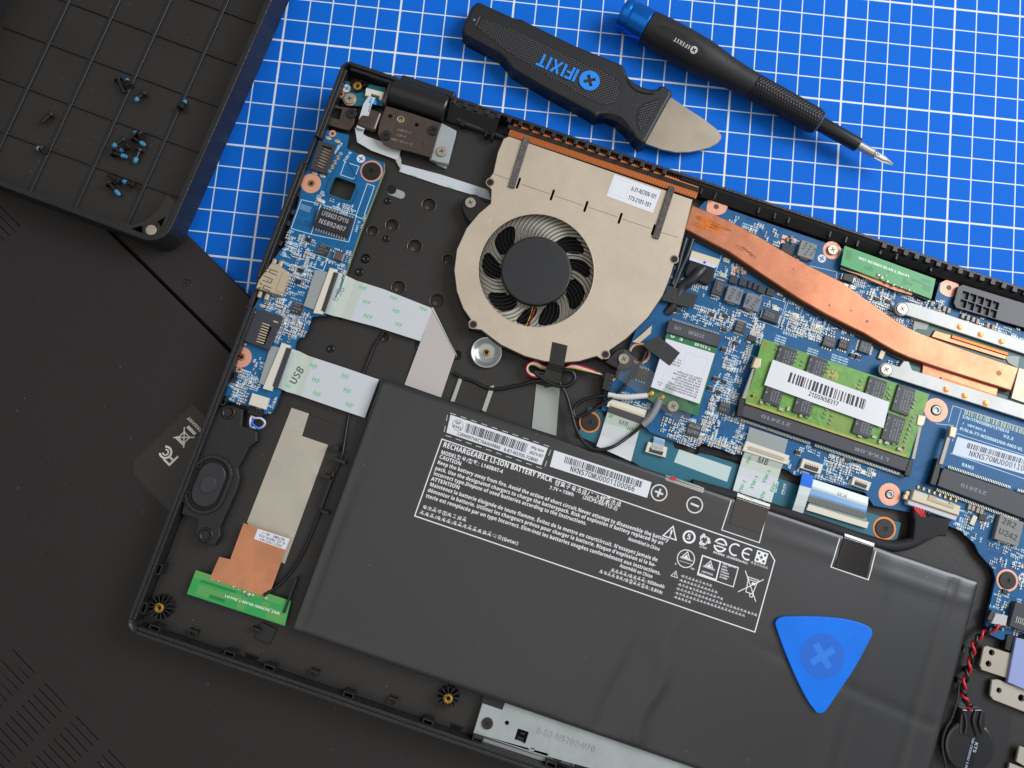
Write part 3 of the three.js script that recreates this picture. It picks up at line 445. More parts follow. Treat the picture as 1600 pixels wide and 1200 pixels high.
// --- hinge, power jack bracket, lid board in the rear left corner
{
  const h = sub('hinge', lap);
  const b0 = L(612, 140, 18), b1 = L(698, 168, 18), bl = b1[0] - b0[0], bv = (b0[1] + b1[1]) / 2;
  const bar = (r, x0, x1, m, n) => M(n, mv(new THREE.CapsuleGeometry(r, x1 - x0 - r * 0.6, 3, 28).scale(1, 1, 1).rotateZ(Math.PI / 2), (x0 + x1) / 2, 16.2, bv), m, h);
  M('hinge_barrel', [new THREE.CylinderGeometry(6, 6, bl - 1, 40).rotateZ(Math.PI / 2).translate(b0[0] + bl / 2, 15.6, bv), new THREE.CylinderGeometry(5.6, 6, 0.7, 40).rotateZ(-Math.PI / 2).translate(b1[0] - 0.15, 15.6, bv), new THREE.CylinderGeometry(6, 5.6, 0.7, 40).rotateZ(-Math.PI / 2).translate(b0[0] + 0.15, 15.6, bv)], std(0x19191b, 0.34, 0, { bumpMap: grain, bumpScale: 0.00003 }), h);
  const hp = P([[601, 164], [616, 131], [620, 126], [614, 125], [608, 133], [598, 160]], 18.5); M('hinge_arm', pl(hp, YF, 19.5), MT.bronze, h);
  const pxp = [[603, 165], [645, 177], [689, 192], [674, 246], [640, 236], [612, 230], [598, 223], [590, 208], [593, 190]];
  const hol = [[609.5, 181], [651, 194.5], [658, 222.5]].map(([x, y]) => circleHole(...L(x, y, 18), 1.0)); hol.push(circleHole(...L(626, 186, 18), 1.5));
  M('hinge_plate', pl(P(pxp, 18), 16.6, 17.8, { holes: hol, bevel: 0.15 }), MT.bronze, h);
  { const q = L(626, 187, 17.5); M('plate_bush', ring(1.1, 1.55, 1.0, q[0], 17, q[1]), MT.tin, h); M('bush_brass', disc(1.1, 0.3, q[0] + 0.2, 16.6, q[1]), MT.brass, h); }
  M('hinge_base', pl(P([[690, 192], [713, 204], [712, 210], [700, 256], [684, 253], [671, 248]], 17), 14.5, 17, { bevel: 0.2 }), MT.zinc, h);
  M('hinge_foot', pl(P([[672, 248], [699, 257], [697, 264], [684, 258]], 14), YF, 14.2), MT.zinc, h);
  for (const [x, y, r, m] of [[603, 211, 2.1, 0], [677, 203, 2.1, 0], [690, 235, 2.15, 1]]) { const q = L(x, y, 18.6); M('screw', screwG(r, 0.9, q[0], m ? 17 : 17.8, q[1], 0.5 + r), m ? MT.screwSilver : MT.screwBlack, h); }
  const stamp = canvasTex(512, 256, (g) => { g.fillStyle = '#5c5149'; g.fillRect(0, 0, 512, 256); g.fillStyle = '#b9aea4'; g.font = '44px monospace'; for (const [s, x, y] of [['LSNR/Z-11', 60, 70], ['ZJR-H', 90, 140], ['URRC-1D1/J-1Z', 20, 215]]) g.fillText(s, x, y); });
  const sc = [L(617, 194, 18), L(664, 207, 18), L(657, 236, 18), L(606, 222, 18)]; M('stamped_panel', quad(sc, 17.8, 0.06), mapped(stamp, 0.36, 0.7), h, { uv: true });
  const d = sub('power_jack_bracket', lap);
  M('bracket', pl(P([[514, 186], [521, 160], [531, 165], [548, 167], [556, 168], [552, 192], [544, 202], [530, 199], [513, 194]], 18), 15.5, 17.2, { bevel: 0.2, holes: [polyHole(P([[521, 168], [536, 170], [531, 188], [518, 185]], 17))] }), MT.bronze, d);
  M('jack_body', pl(P([[516, 166], [540, 172], [534, 192], [512, 188]], 15), YF, 15.4), MT.hole, d);
  { const q = L(516, 177, 18); M('jack_shell', bx(1.3, 1.2, 6.6, q[0], 16.9, q[1], 0, 0.3), MT.tin, d); const s = L(549, 176.5, 18); M('screw', screwG(2.15, 0.9, s[0], 17.2, s[1], 0.6), MT.screwBlack, d); }
  { const q = L(577, 186, 17); M('spring_cover', bx(8.6, 3.4, 9, q[0], YF + 1.4, q[1], 0, 1.3), MT.bronze, d); }
  const lb = sub('lid_sensor_board', lap);
  M('board', pl(P([[531, 128], [545, 127], [550, 136], [560, 145], [570, 140], [578, 132], [603, 137], [598, 166], [586, 163], [563, 166], [540, 164], [535, 156], [526, 147]], 16), 15, 16, { smooth: false }), MT.teal, lb);
  { const q = L(532.5, 147, 16); M('copper_ring', ring(0.8, 1.5, 0.08, q[0], 16, q[1]), MT.padOrange, lb); M('hole', cyl(0.8, 0.06, q[0], 16, q[1]), MT.hole, lb); const s = L(546, 153.5, 17); M('copper_ring', ring(2.2, 2.7, 0.08, s[0], 16, s[1]), MT.pad, lb); M('screw', screwG(2.25, 0.9, s[0], 16.05, s[1], 1), MT.screwSilver, lb); const k = L(541.5, 138, 16); M('plus_mark', pl(circ(1.7, ...k), 16, 16.06, { holes: [polyHole(crossPts(1.1, 0.22, ...k, 0.28))] }), MT.paper, lb); }
  M('flex_connector', pl(P([[572, 137], [600, 144], [597, 156], [592, 155], [593, 150], [580, 146], [578, 150], [570, 149]], 17.6), 16, 17.6, { bevel: 0.15 }), MT.white, lb);
}
// --- ribbon cables: print as texture, folds as geometry
function flexTex(n, w, d, draw, bg = '#c9cfce') { return label(n, w, d, draw, bg); }
const hfPrint = (w, d, list) => label(d > 3 * w ? 220 : 512, w, d, (g) => { if (w > 20) { g.fillStyle = '#bcc6bb'; g.fillRect(w * 0.11, 0, w * 0.2, d); } for (const [s, x, y, a, z, col] of list) { g.save(); g.fillStyle = g.strokeStyle = col ?? '#6cbd86'; g.translate(x, y); g.rotate(a); text(g, s, 0, 0, z); g.restore(); } }, '#c7ccd0');
const A3 = (l) => l.map(([x, y, h]) => { const q = L(x, y, h); return [q[0], h, q[1]]; });
const V = (tex, r = 0.34) => mapped(tex, r, 0, { clearcoat: 0.4, clearcoatRoughness: 0.25 });
{
  const f = sub('lid_ribbon_cable', lap);
  const pr = hfPrint(4, 16, [['LID', 3, 4.2, 1.57, 2.6, '#55625c'], ['HF', 3, 11, 1.57, 2]]);
  M('ribbon_section', ribbon(A3([[576, 150, 17], [572, 156, 18], [568, 162, 18.6], [557, 199, 17]]), A3([[587, 153, 17], [584, 158, 18], [581, 164, 18.6], [569, 203, 16.8]])), V(pr), f, { uv: true });
  M('blue_stiffener', ribbon(A3([[580, 153, 17.6], [577, 160, 18.7]]), A3([[588, 158, 17.4], [588, 164, 17.6]])), MT.bluePrint, f);
  M('ribbon_section', pl(P([[554, 199], [569, 203], [566, 212], [562, 217], [558, 221], [556, 208]], 15.6), 15.3, 15.5), MT.flexWhite, f);
  M('ribbon_section', pl(P([[563, 206], [573, 213], [612, 227], [626, 236], [621, 250], [580, 235], [558, 222], [565, 213]], 14.8), 14.6, 14.8), MT.flexWhite, f);
  M('ribbon_section', pl(P([[622, 234], [627, 250], [627, 266], [617, 249]], 14.2), 14, 14.2), MT.flexGrey, f);
  const pr2 = hfPrint(4.4, 36, [['HF', 3.4, 4, 1.57, 2.2], ['HF', 3.4, 18, 1.57, 2.2]]);
  M('ribbon_section', ribbon(A3([[626, 256, 13.6], [690, 273, 13.5], [770, 299, 13.5]]), A3([[624, 268, 13.6], [690, 290, 13.5], [768, 313, 13.5]])), V(pr2), f, { uv: true });
}
{
  const u = sub('usb_ribbon_cable', lap, 'upper ribbon cable, folded over at its right end');
  const p = hfPrint(37, 16, [['USB', 5, 11, -1.35, 3.4, '#8d9593'], ['HF', 10, 3, 0.05, 2.3], ['HF', 12.6, 8.2, 0.05, 2.3], ['HF', 14.5, 13.6, 0.05, 2.3], ['HF', 21.5, 3, 0.05, 2.3], ['HF', 23.8, 8, 0.05, 2.3], ['HF', 26, 13, 0.05, 2.3], ['HF', 32.5, 2.6, 0.1, 2.3]]);
  const g = ribbon(A3([[521, 424, 17.8], [530, 426, 17.9], [542, 431, 15.8], [556, 438, 15.2], [600, 452, 15.2], [676, 482, 15.2]]), A3([[503, 488, 17.8], [510, 490, 17.9], [519, 493, 15.8], [532, 496, 15.2], [585, 510, 15.2], [657, 533, 15.2]]));
  const uv = g.attributes.uv; for (let i = 0; i < uv.count; i++) { const a = uv.getX(i), b = uv.getY(i); uv.setXY(i, 1 - b, 1 - a); }
  M('ribbon_section', g, V(p), u, { uv: true });
  
  M('folded_section', ribbon(A3([[676, 481, 15.2], [656, 537, 14.4], [632, 601, 13.6]]), A3([[677, 482, 15.2], [712, 553, 14.2], [689, 621, 13.5]])), std(0xb9b2b0, 0.3, 0.1, { clearcoat: 0.6, clearcoatRoughness: 0.2 }), u);
  M('fold_edge', ribbon(A3([[674, 480, 15.5], [713, 553, 14.5]]), A3([[677, 481, 15.5], [714, 557, 14.4]])), MT.flexWhite, u);
  const w = sub('usb_ribbon_cable', lap, 'lower ribbon cable, marked USB, running under the battery');
  const p2 = hfPrint(37, 16, [['USB', 8, 13, -1.35, 4, '#555d5a'], ['HF', 10.5, 4, 0.1, 2.5], ['HF', 13, 9, 0.1, 2.5], ['HF', 15, 14, 0.1, 2.5], ['HF', 23, 4, 0.1, 2.5], ['HF', 25.5, 9, 0.1, 2.5], ['HF', 28, 14, 0.1, 2.5], ['HF', 4, 14.5, 0.1, 2]]);
  const g2 = ribbon(A3([[447, 542, 17.8], [456, 545, 17.9], [468, 549, 15.6], [482, 556, 15.2], [540, 575, 15.2], [592, 593, 15.2]]), A3([[430, 605, 17.8], [438, 607, 17.9], [448, 612, 15.8], [462, 616, 15.2], [520, 636, 15.2], [570, 653, 15.2]]));
  const uv2 = g2.attributes.uv; for (let i = 0; i < uv2.count; i++) { const a = uv2.getX(i), b = uv2.getY(i); uv2.setXY(i, 1 - b, 1 - a); }
  M('ribbon_section', g2, V(p2), w, { uv: true });
  
}
// --- small part kit shared by the boards
function chip(par, name, x, y, w, d, h, y0, o = {}) {          // body with pins: o.pins = [sides 'uv', count]
  const q = Array.isArray(x) ? x : L(x, y, y0 + h), g = sub(name, par, o.label);
  const body = bx(w, h, d, q[0], y0 + 0.08, q[1], o.a ?? 0, Math.min(0.18, h * 0.2)); if (o.mark) { mmUV(body); planUV(body, q[0] - w / 2, q[1] - d / 2, w, d); }
  M('body', body, o.mat ?? (o.mark ? mapped(o.mark, 0.5) : MT.chip), g, { uv: !!o.mark });
  const pins = [], n = o.n ?? 4, pw = o.pw ?? 0.3, ex = o.ex ?? 0.7;
  if (o.pins?.includes('v')) for (let k = 0; k < n; k++) for (const s of [-1, 1]) pins.push(bx(pw, 0.22, ex, q[0] + (k - (n - 1) / 2) * (w * 0.92 / n), y0 + 0.02, q[1] + s * (d / 2 + ex / 2 - 0.05)), bx(pw, h * 0.5, 0.2, q[0] + (k - (n - 1) / 2) * (w * 0.92 / n), y0, q[1] + s * (d / 2 + 0.05)));
  if (o.pins?.includes('u')) { const m = o.m ?? n; for (let k = 0; k < m; k++) for (const s of [-1, 1]) pins.push(bx(ex, 0.22, pw, q[0] + s * (w / 2 + ex / 2 - 0.05), y0 + 0.02, q[1] + (k - (m - 1) / 2) * (d * 0.92 / m))); }
  if (pins.length) M('pins', pins, MT.solder, g);
  return g;
}
const chipMark = (w, d, lines, bg = '#1d1e21', fg = '#8f9296', rot = 0) => label(256, w, d, (g) => { g.fillStyle = bg; g.fillRect(0, 0, w, d); g.fillStyle = fg; g.translate(w / 2, d / 2); g.rotate(rot); const s = Math.abs(Math.sin(rot)) > 0.5 ? d : w, t = Math.abs(Math.sin(rot)) > 0.5 ? w : d; lines.forEach((l, i) => wText(g, l, -s * 0.4, -t / 2 + t * (i + 0.85) / (lines.length + 0.35), t * 0.72 / (lines.length + 0.2), s * (l.length > 3 ? 0.8 : 0.6), 'sans-serif')); }, bg);
function inductor(par, x, y, s, y0, lines, rot = 0, col = '#70747b') { const q = L(x, y, y0 + 2.2), g = sub('inductor', par); M('body', planUV(bx(s, 2.2, s, q[0], y0, q[1], 0, 0.3), q[0] - s / 2, q[1] - s / 2, s, s), mapped(chipMark(s, s, lines, col, '#2c2e33', rot), 0.55), g, { uv: true }); M('terminals', [bx(s * 0.5, 1.2, 0.4, q[0], y0, q[1] - s / 2 - 0.1), bx(s * 0.5, 1.2, 0.4, q[0], y0, q[1] + s / 2 + 0.1)], MT.solder, g); }
function tant(par, x, y, w, d, y0, line) { const q = L(x, y, y0 + 1.8), g = sub('tantalum_capacitor', par); const hz = w > d; M('body', planUV(bx(w, 1.8, d, q[0], y0, q[1], 0, 0.25), q[0] - w / 2, q[1] - d / 2, w, d), mapped(chipMark(w, d, [line], '#2a2b2f', '#63666c', hz ? 0.1 : 1.57), 0.5), g, { uv: true }); M('terminals', hz ? [bx(0.6, 1, d * 0.8, q[0] - w / 2 - 0.2, y0, q[1]), bx(0.6, 1, d * 0.8, q[0] + w / 2 + 0.2, y0, q[1])] : [bx(w * 0.8, 1, 0.6, q[0], y0, q[1] - d / 2 - 0.2), bx(w * 0.8, 1, 0.6, q[0], y0, q[1] + d / 2 + 0.2)], MT.solder, g); }
function fpc(par, c, y0, dark = true) {                         // flex socket: white bar with latch, corners TL TR BR BL in photo px
  const q = P(c, y0 + 1.6), g = sub('flex_connector', par), mid = (a, b, t) => [a[0] + (b[0] - a[0]) * t, a[1] + (b[1] - a[1]) * t];
  M('housing', pl(q, y0, y0 + 1.5, { bevel: 0.12 }), MT.white, g);
  if (dark) { const i0 = mid(mid(q[0], q[3], 0.5), mid(q[1], q[2], 0.5), 0.16), i1 = mid(mid(q[0], q[3], 0.5), mid(q[1], q[2], 0.5), 0.84), i2 = mid(mid(q[3], q[0], 0.12), mid(q[2], q[1], 0.12), 0.82), i3 = mid(mid(q[3], q[0], 0.12), mid(q[2], q[1], 0.12), 0.18);
    M('latch', pl([i0, i1, i2, i3], y0 + 1.5, y0 + 1.72), std(0x2b2a2c, 0.5), g);
    const pn = []; const n = Math.max(5, Math.round(Math.hypot(i1[0] - i0[0], i1[1] - i0[1]) / 0.9)); for (let k = 0; k < n; k++) { const p = mid(i0, i1, (k + 0.5) / n); pn.push(bx(0.28, 0.3, 0.8, p[0], y0 + 1.5, p[1] - 0.5)); } M('contacts', pn, MT.cream, g); }
  return g;
}
function ringPad(par, x, y, y0, r0, r1, core, warm) {                 // copper screw pad with hole, stand-off or screw
  const q = L(x, y, y0 + 0.1); M('copper_ring', ring(r0, r1, 0.07, q[0], y0, q[1], 40), warm ? MT.padOrange : MT.pad, par);
  if (core === 'hole') { M('mounting_hole', cyl(r0, 0.06, q[0], y0, q[1]), MT.hole, par); M('brass_insert', ring(r0 * 0.55, r0 * 0.85, 0.12, q[0], y0, q[1]), MT.gold, par); }
  if (core === 'steel') { M('mounting_hole', cyl(r0, 0.06, q[0], y0, q[1]), MT.hole, par); M('standoff', [ring(r0 * 0.38, r0 * 0.8, 0.5, q[0], y0, q[1]), cyl(r0 * 0.4, 0.12, q[0], y0, q[1])], MT.steel, par); }
  if (core === 'black') M('screw', screwG(r0 * 0.98, 0.5, q[0], y0, q[1], x % 3, 0.3), mapped(blotch(0x231f1d, 0.2, 0, 20), 0.42, 0.2), par);
  if (core === 'silver') M('screw', screwG(r0 * 0.98, 1.1, q[0], y0, q[1], x % 3), MT.screwSilver, par);
}
// scattered surface-mount parts: many tiny resistors and capacitors, kept real geometry
function smd(par, outline, y0, zones, boxes, step = [1.55, 1.15]) {
  const res = [], cap = [], spots = [];
  for (const [zu, zv, zw, zd, dens] of zones) {
    for (let v = zv; v < zv + zd; v += step[1] * 4) for (let u = zu; u < zu + zw; u += step[0] * 3) {
      const turn = rnd() < 0.45, kind = rnd() < 0.42, sz = R(0.85, 1.4), keep = dens * R(0.65, 1.2), ou = R(-0.5, 0.5), ov = R(-0.4, 0.4);
      for (let i = 0; i < (turn ? 4 : 3); i++) for (let j = 0; j < (turn ? 3 : 4); j++) {
        if (rnd() > keep) continue;
        const x = u + ou + i * (turn ? step[1] : step[0]), z = v + ov + j * (turn ? step[0] : step[1]);
        if (!inPoly(x, z, outline) || boxes.some((b) => x > b[0] && x < b[2] && z > b[1] && z < b[3])) continue;
        spots.push([x, z, turn, kind, sz]);
      }
    }
  }
  const add = (mesh, arr, w, h, d) => { };
  for (const [kind, name] of [[true, 'ceramic_capacitors'], [false, 'chip_resistors']]) {
    const l = spots.filter((s) => s[3] === kind); if (!l.length) continue;
    const col = new THREE.Color(), g = mergeGeometries([bx(0.5, 0.36, 0.5, 0, 0, 0), bx(0.27, 0.4, 0.54, -0.36, 0, 0), bx(0.27, 0.4, 0.54, 0.36, 0, 0)].map((b, i) => {
      const c = i === 0 ? (kind ? [0.3, 0.21, 0.13] : [0.012, 0.012, 0.015]) : [0.72, 0.72, 0.7], n = b.attributes.position.count; b.setAttribute('color', new THREE.Float32BufferAttribute(Array.from({ length: n * 3 }, (_, k) => c[k % 3]), 3)); return b; }));
    g.scale(0.001, 0.001, 0.001);
    const im = new THREE.InstancedMesh(g, new THREE.MeshPhysicalMaterial({ vertexColors: true, roughness: 0.4, metalness: 0.15 }), l.length); im.name = name; im.userData.kind = 'stuff'; im.castShadow = im.receiveShadow = true;
    const m = new THREE.Matrix4(), qn = new THREE.Quaternion(), Y = new THREE.Vector3(0, 1, 0);
    l.forEach(([x, z, t, , s], i) => { qn.setFromAxisAngle(Y, t ? Math.PI / 2 : 0); m.compose(new THREE.Vector3(x / 1000, y0 / 1000, z / 1000), qn, new THREE.Vector3(s, 1, s * 0.95)); im.setMatrixAt(i, m); });
    par.add(im);
  }
  return spots;
}
// board print: base colour, traces, silkscreen; g is in local mm
function boardTex(px, u0, v0, w, d, draw, base = '#14588f') {
  px = Math.min(px, Math.floor(2040 * w / d));
  return canvasTex(px, Math.round(px * d / w), (g, W) => { g.fillStyle = base; g.fillRect(0, 0, W, W * 20); g.scale(W / w, W / w); g.translate(-u0, -v0); draw(g); });
}
function traces(g, u0, v0, w, d, n, col) { g.strokeStyle = col; for (let k = 0; k < n; k++) { let x = u0 + rnd() * w, y = v0 + rnd() * d; const m = 1 + (rnd() * 6 | 0), gp = R(0.25, 0.5), dir = [[1, 0], [0, 1], [0.7, 0.7], [0.7, -0.7]], a = dir[rnd() * 4 | 0], b = dir[rnd() * 4 | 0], l1 = R(1, 9), l2 = R(1, 9); for (let i = 0; i < m; i++) { const ox = -a[1] * gp * i, oy = a[0] * gp * i; g.lineWidth = 0.14; g.beginPath(); g.moveTo(x + ox, y + oy); g.lineTo(x + ox + a[0] * l1, y + oy + a[1] * l1); g.lineTo(x + ox + a[0] * l1 + b[0] * l2, y + oy + a[1] * l1 + b[1] * l2); g.stroke(); } } }
function silk(g, spots, boxes, extra = 0.55) {                  // designators and pad outlines around the small parts
  g.fillStyle = g.strokeStyle = '#eef5f8';
  for (const [x, z, t] of spots) {
    if (rnd() < 0.35) { g.lineWidth = 0.1; g.globalAlpha = 0.7; g.strokeRect(x - (t ? 0.4 : 0.7), z - (t ? 0.7 : 0.4), t ? 0.8 : 1.4, t ? 1.4 : 0.8); g.globalAlpha = 1; }
    if (rnd() > extra) continue;
    g.save(); g.translate(x + (t ? 0.75 : -0.5), z + (t ? 0.6 : -0.55)); g.rotate(t ? -Math.PI / 2 : rnd() < 0.3 ? Math.PI : 0); text(g, 'RCPRPCQLD'[rnd() * 9 | 0] + ((rnd() * 900 + 10) | 0), 0, 0, 0.92); g.restore();
  }
}
function silkBlock(g, x, y, rows, cols, rot = 0) { g.save(); g.translate(x, y); g.rotate(rot); g.fillStyle = '#eef5f8'; for (let r = 0; r < rows; r++) text(g, Array.from({ length: cols }, () => 'CR'[rnd() * 2 | 0] + ((rnd() * 800 + 99) | 0)).join(' '), 0, r * 1.05, 0.95); g.restore(); }
const pix = (name, par, lst, y0, w, d, h, mat) => lst.forEach(([x, y, a]) => { const q = L(x, y, y0); M(name, bx(w, h, d, q[0], y0, q[1], a ?? 0, Math.min(0.12, h / 3)), mat, par); });

// ---------------------------------------------------------------- side board (left): network, USB and card sockets
{
  const b = sub('side_board', lap), y0 = YI;
  const px = [[512, 203], [545, 211], [541, 231], [557, 239], [600, 254], [600, 266], [561, 366], [530, 455], [512, 489], [509, 493], [488, 495], [484, 503], [480, 517], [474, 527], [466, 529], [462, 535], [458, 560], [430, 635], [424, 645], [414, 647], [385, 634], [350, 625], [347, 618], [350, 613], [362, 569], [371, 541], [392, 489], [405, 465], [420, 408], [431, 401], [436, 393], [444, 386], [447, 376], [454, 352], [461, 332], [465, 322], [467, 311], [473, 277], [486, 250], [490, 224], [502, 217], [503, 206]];
  const pts = P(px, y0), us = pts.map((p) => p[0]), vs = pts.map((p) => p[1]), u0 = Math.min(...us), v0 = Math.min(...vs), w = Math.max(...us) - u0, d = Math.max(...vs) - v0;
  const hq = L(535, 295, y0), hole = rrect(10, 8.4, 1.6, hq[0], hq[1], 0.02);
  const bigs = [[503, 247, 12, 14], [521, 347, 15, 10.5], [505, 391, 6, 6], [530, 402, 5, 5], [464, 483, 6, 6], [425, 432, 12, 13.5], [405, 512, 14, 15], [506, 455, 8, 22], [490, 450, 6, 20], [433, 575, 9, 22], [486, 286, 10, 10], [581, 267, 11, 11], [377, 558, 10, 10], [405, 625, 10, 7], [535, 295, 13, 11], [565, 320, 5, 20], [486, 320, 12, 8]];
  const boxes = bigs.map(([x, y, bw, bd]) => { const q = L(x, y, y0); return [q[0] - bw / 2, q[1] - bd / 2, q[0] + bw / 2, q[1] + bd / 2]; });
  const z = (x, y, zw, zd, dn) => { const q = L(x, y, y0); return [q[0], q[1], zw, zd, dn]; };
  const spots = smd(b, pts, y0, [z(503, 303, 22, 5, 0.7), z(452, 365, 26, 17, 0.65), z(440, 410, 14, 22, 0.65), z(430, 468, 20, 12, 0.65), z(432, 500, 12, 12, 0.45), z(375, 580, 16, 12, 0.6), z(395, 545, 8, 16, 0.4)], boxes);
  const tex = boardTex(1024, u0, v0, w, d, (g) => {
    traces(g, u0, v0, w, d, 90, '#1a68a3'); traces(g, u0, v0, w, d, 40, '#0f4a7d'); silk(g, spots, boxes, 0.6);
    g.strokeStyle = g.fillStyle = '#cfe0e8'; g.lineWidth = 0.28;
    const poly = (l, close = true) => { g.beginPath(); P(l, y0).forEach((p, i) => (i ? g.lineTo(...p) : g.moveTo(...p))); if (close) g.closePath(); g.stroke(); };
    poly([[539, 253], [561, 260], [553, 280], [532, 273]]); poly([[574, 287], [585, 291], [567, 342], [556, 338]]); poly([[471, 312], [502, 319], [486, 366], [455, 357]]); poly([[501, 319], [557, 337], [545, 378], [486, 366]]); poly([[485, 395], [512, 404], [505, 423], [480, 415]]);
    g.strokeStyle = '#0f4a7d'; g.lineWidth = 0.8; poly([[541, 250], [556, 276], [552, 300]], false); poly([[514, 278], [508, 300], [520, 312], [550, 318], [558, 300], [552, 280]], false);
    g.fillStyle = '#bcd0de'; const dm = L(477, 325, y0); for (let i = 0; i < 5; i++) for (let j = 0; j < 2; j++) { g.lineWidth = 0.12; g.strokeStyle = '#bcd0de'; g.strokeRect(dm[0] - 2 + i * 0.9, dm[1] - 1 + j * 1.2, 0.6, 0.8); }
    g.fillStyle = '#cfe0e8'; for (const [s, x, y, r, sz] of [['R-1812', 546, 236, 1.8, 1.6], ['RTL8111H', 533, 222, 1.8, 1.2], ['SMT401', 529, 226, 1.8, 1.2], ['JL_LAN1', 560, 345, 1.57, 1.3], ['J_USB1', 440, 410, 0.2, 1.5], ['CARD1', 423, 508, 1.5, 1.3], ['J_USB2', 437, 545, 1.5, 1.3]]) { const q = L(x, y, y0); g.save(); g.translate(...q); g.rotate(r); text(g, s, 0, 0, sz); g.restore(); }
    for (const [x, y, n, r] of [[423, 505, 4, 1.57], [438, 520, 4, 1.57], [445, 500, 3, 0], [398, 588, 4, 1.57], [360, 595, 3, 0.1], [365, 610, 3, 0.1], [500, 305, 2, 1.57], [545, 320, 3, 1.57], [450, 378, 4, 0]]) { const q = L(x, y, y0); silkBlock(g, q[0], q[1], n, 2, r); }
    { const q = L(450, 386, y0); g.lineWidth = 0.2; g.strokeStyle = '#cfe0e8'; for (let i = 0; i < 2; i++) g.strokeRect(q[0] - 3 + i * 4, q[1] - 2, 3.4, 3.4); }
  }, '#0c5e90');
  M('board', planUV(pl(pts, 15.4, y0, { holes: [polyHole(hole)] }), u0, v0, w, d), mapped(tex, 0.42, 0, { specularIntensity: 0.6 }), b, { uv: true });
  M('board_edge', pl(P([[600, 254], [601, 255], [601, 267], [562, 367], [531, 456], [530, 455], [561, 366], [600, 266]], y0), 15.2, y0 - 0.3), std(0x7f8d5c, 0.5), b);
  M('cutout_edge', pl(rrect(10.3, 8.7, 1.7, hq[0], hq[1], 0.02), 15.3, y0 + 0.05, { holes: [polyHole(rrect(9.7, 8.1, 1.4, hq[0], hq[1], 0.02))] }), MT.teal, b);
  const j = sub('network_socket', b), jc = P([[499, 220], [525, 228], [510, 272], [485, 264]], 18);
  M('housing', pl(jc, 12.5, 18.4, { holes: [polyHole(P([[504, 227], [519, 231], [507, 265], [493, 260]], 18.4))] }), MT.charcoal, j); M('cavity', pl(jc, 12, 14.5), MT.hole, j);
  for (let k = 0; k < 8; k++) { const q = L(513.5 - k * 1.95, 235 + k * 4.3, 17); M('contact', bx(5, 0.35, 0.55, q[0] - 1.1, 16.8, q[1], 0.08), MT.gold, j); }
  for (const [x, y] of [[513, 216], [527, 221], [492, 271], [504, 275], [410, 478], [381, 537], [442, 492]]) { const q = L(x, y, y0); M('solder_tab', disc(1.2, 0.35, 0, 0, 0, 18, 0.2).scale(1.1, 1, 0.65).translate(q[0], y0, q[1]), MT.beigeMetal, b); }
  for (let k = 0; k < 8; k++) { const q = L(532.5 - (k >> 1) * 4.4 - (k % 2) * 3.2 + (k % 2 ? -1 : 0), 240 + (k >> 1) * 7.2 + (k % 2) * 5.6 - 0, y0); M('plated_hole', ring(0.3, 0.72, 0.12, q[0], y0, q[1], 18), MT.beigeMetal, b); }
  { const q = L(564, 248, y0); M('plus_mark', pl(circ(1.75, ...q), y0, y0 + 0.06, { holes: [polyHole(crossPts(1.15, 0.24, ...q, 0.28))] }), MT.paper, b); }
  ringPad(b, 519.5, 208.5, y0, 0.75, 1.45, 'hole'); ringPad(b, 486, 286.5, y0, 1.45, 4.1, 'hole'); ringPad(b, 580.5, 267.5, y0, 3.9, 4.6, 'black'); ringPad(b, 377, 558, y0, 1.45, 4.15, 'hole'); ringPad(b, 373.5, 578, y0, 0.8, 1.2, 'hole');
  chip(b, 'network_transformer_chip', 521, 347, 14.4, 8.2, 2, y0, { pins: 'v', n: 12, pw: 0.5, ex: 1.3, mark: chipMark(14.4, 8.2, ['LFE8423 CP116', 'NS892407'], '#1d1e21', '#a3a6aa') });
  chip(b, 'controller_chip', 505, 391, 4.6, 4.2, 0.8, y0, { pins: 'uv', n: 8, m: 8, pw: 0.2, ex: 0.4, mark: chipMark(4.6, 4.2, ['RTL', '8111H', 'L21'], '#2a2b2c', '#7d8084') });
  chip(b, 'controller_chip', 464, 482.5, 4.5, 4.5, 0.8, y0, { pins: 'uv', n: 8, m: 8, pw: 0.2, ex: 0.4, mark: chipMark(4.5, 4.5, ['GL9', '3525', 'A1'], '#2a2b2c', '#7d8084') });
  { const q = L(530, 401.5, y0); M('power_inductor', [bx(3.4, 1.4, 3.4, q[0], y0, q[1], 0, 0.3)], std(0x5a4c48, 0.4), b); M('inductor_terminals', [bx(0.5, 1, 3.1, q[0] - 1.8, y0, q[1]), bx(0.5, 1, 3.1, q[0] + 1.8, y0, q[1])], MT.solder, b); const t = L(502, 315, y0); M('disc_capacitor', bx(3.6, 1.3, 1.7, t[0], y0, t[1], 0.15, 0.5), std(0xd8cfd0, 0.3, 0.2), b); }
  pix('transistor', b, [[470, 423], [467, 440], [482, 375]], y0, 2.4, 1.6, 0.8, MT.chip);
  // USB socket
  const us2 = sub('usb_socket', b), sh = P([[423, 411], [433, 412], [451, 425], [450, 431], [440, 462], [425, 458], [399, 450], [404, 437]], 20);
  M('shell', pl(sh, 14, 20, { bevel: 0.35 }), MT.beigeMetal, us2);
  for (const [x, y] of [[427, 409], [437, 412], [405, 459], [416, 463]]) { const q = L(x, y, 19); M('shell_tab', bx(1.7, 1.6, 3, q[0], 17, q[1], 0, 0.5), MT.beigeMetal, us2); }
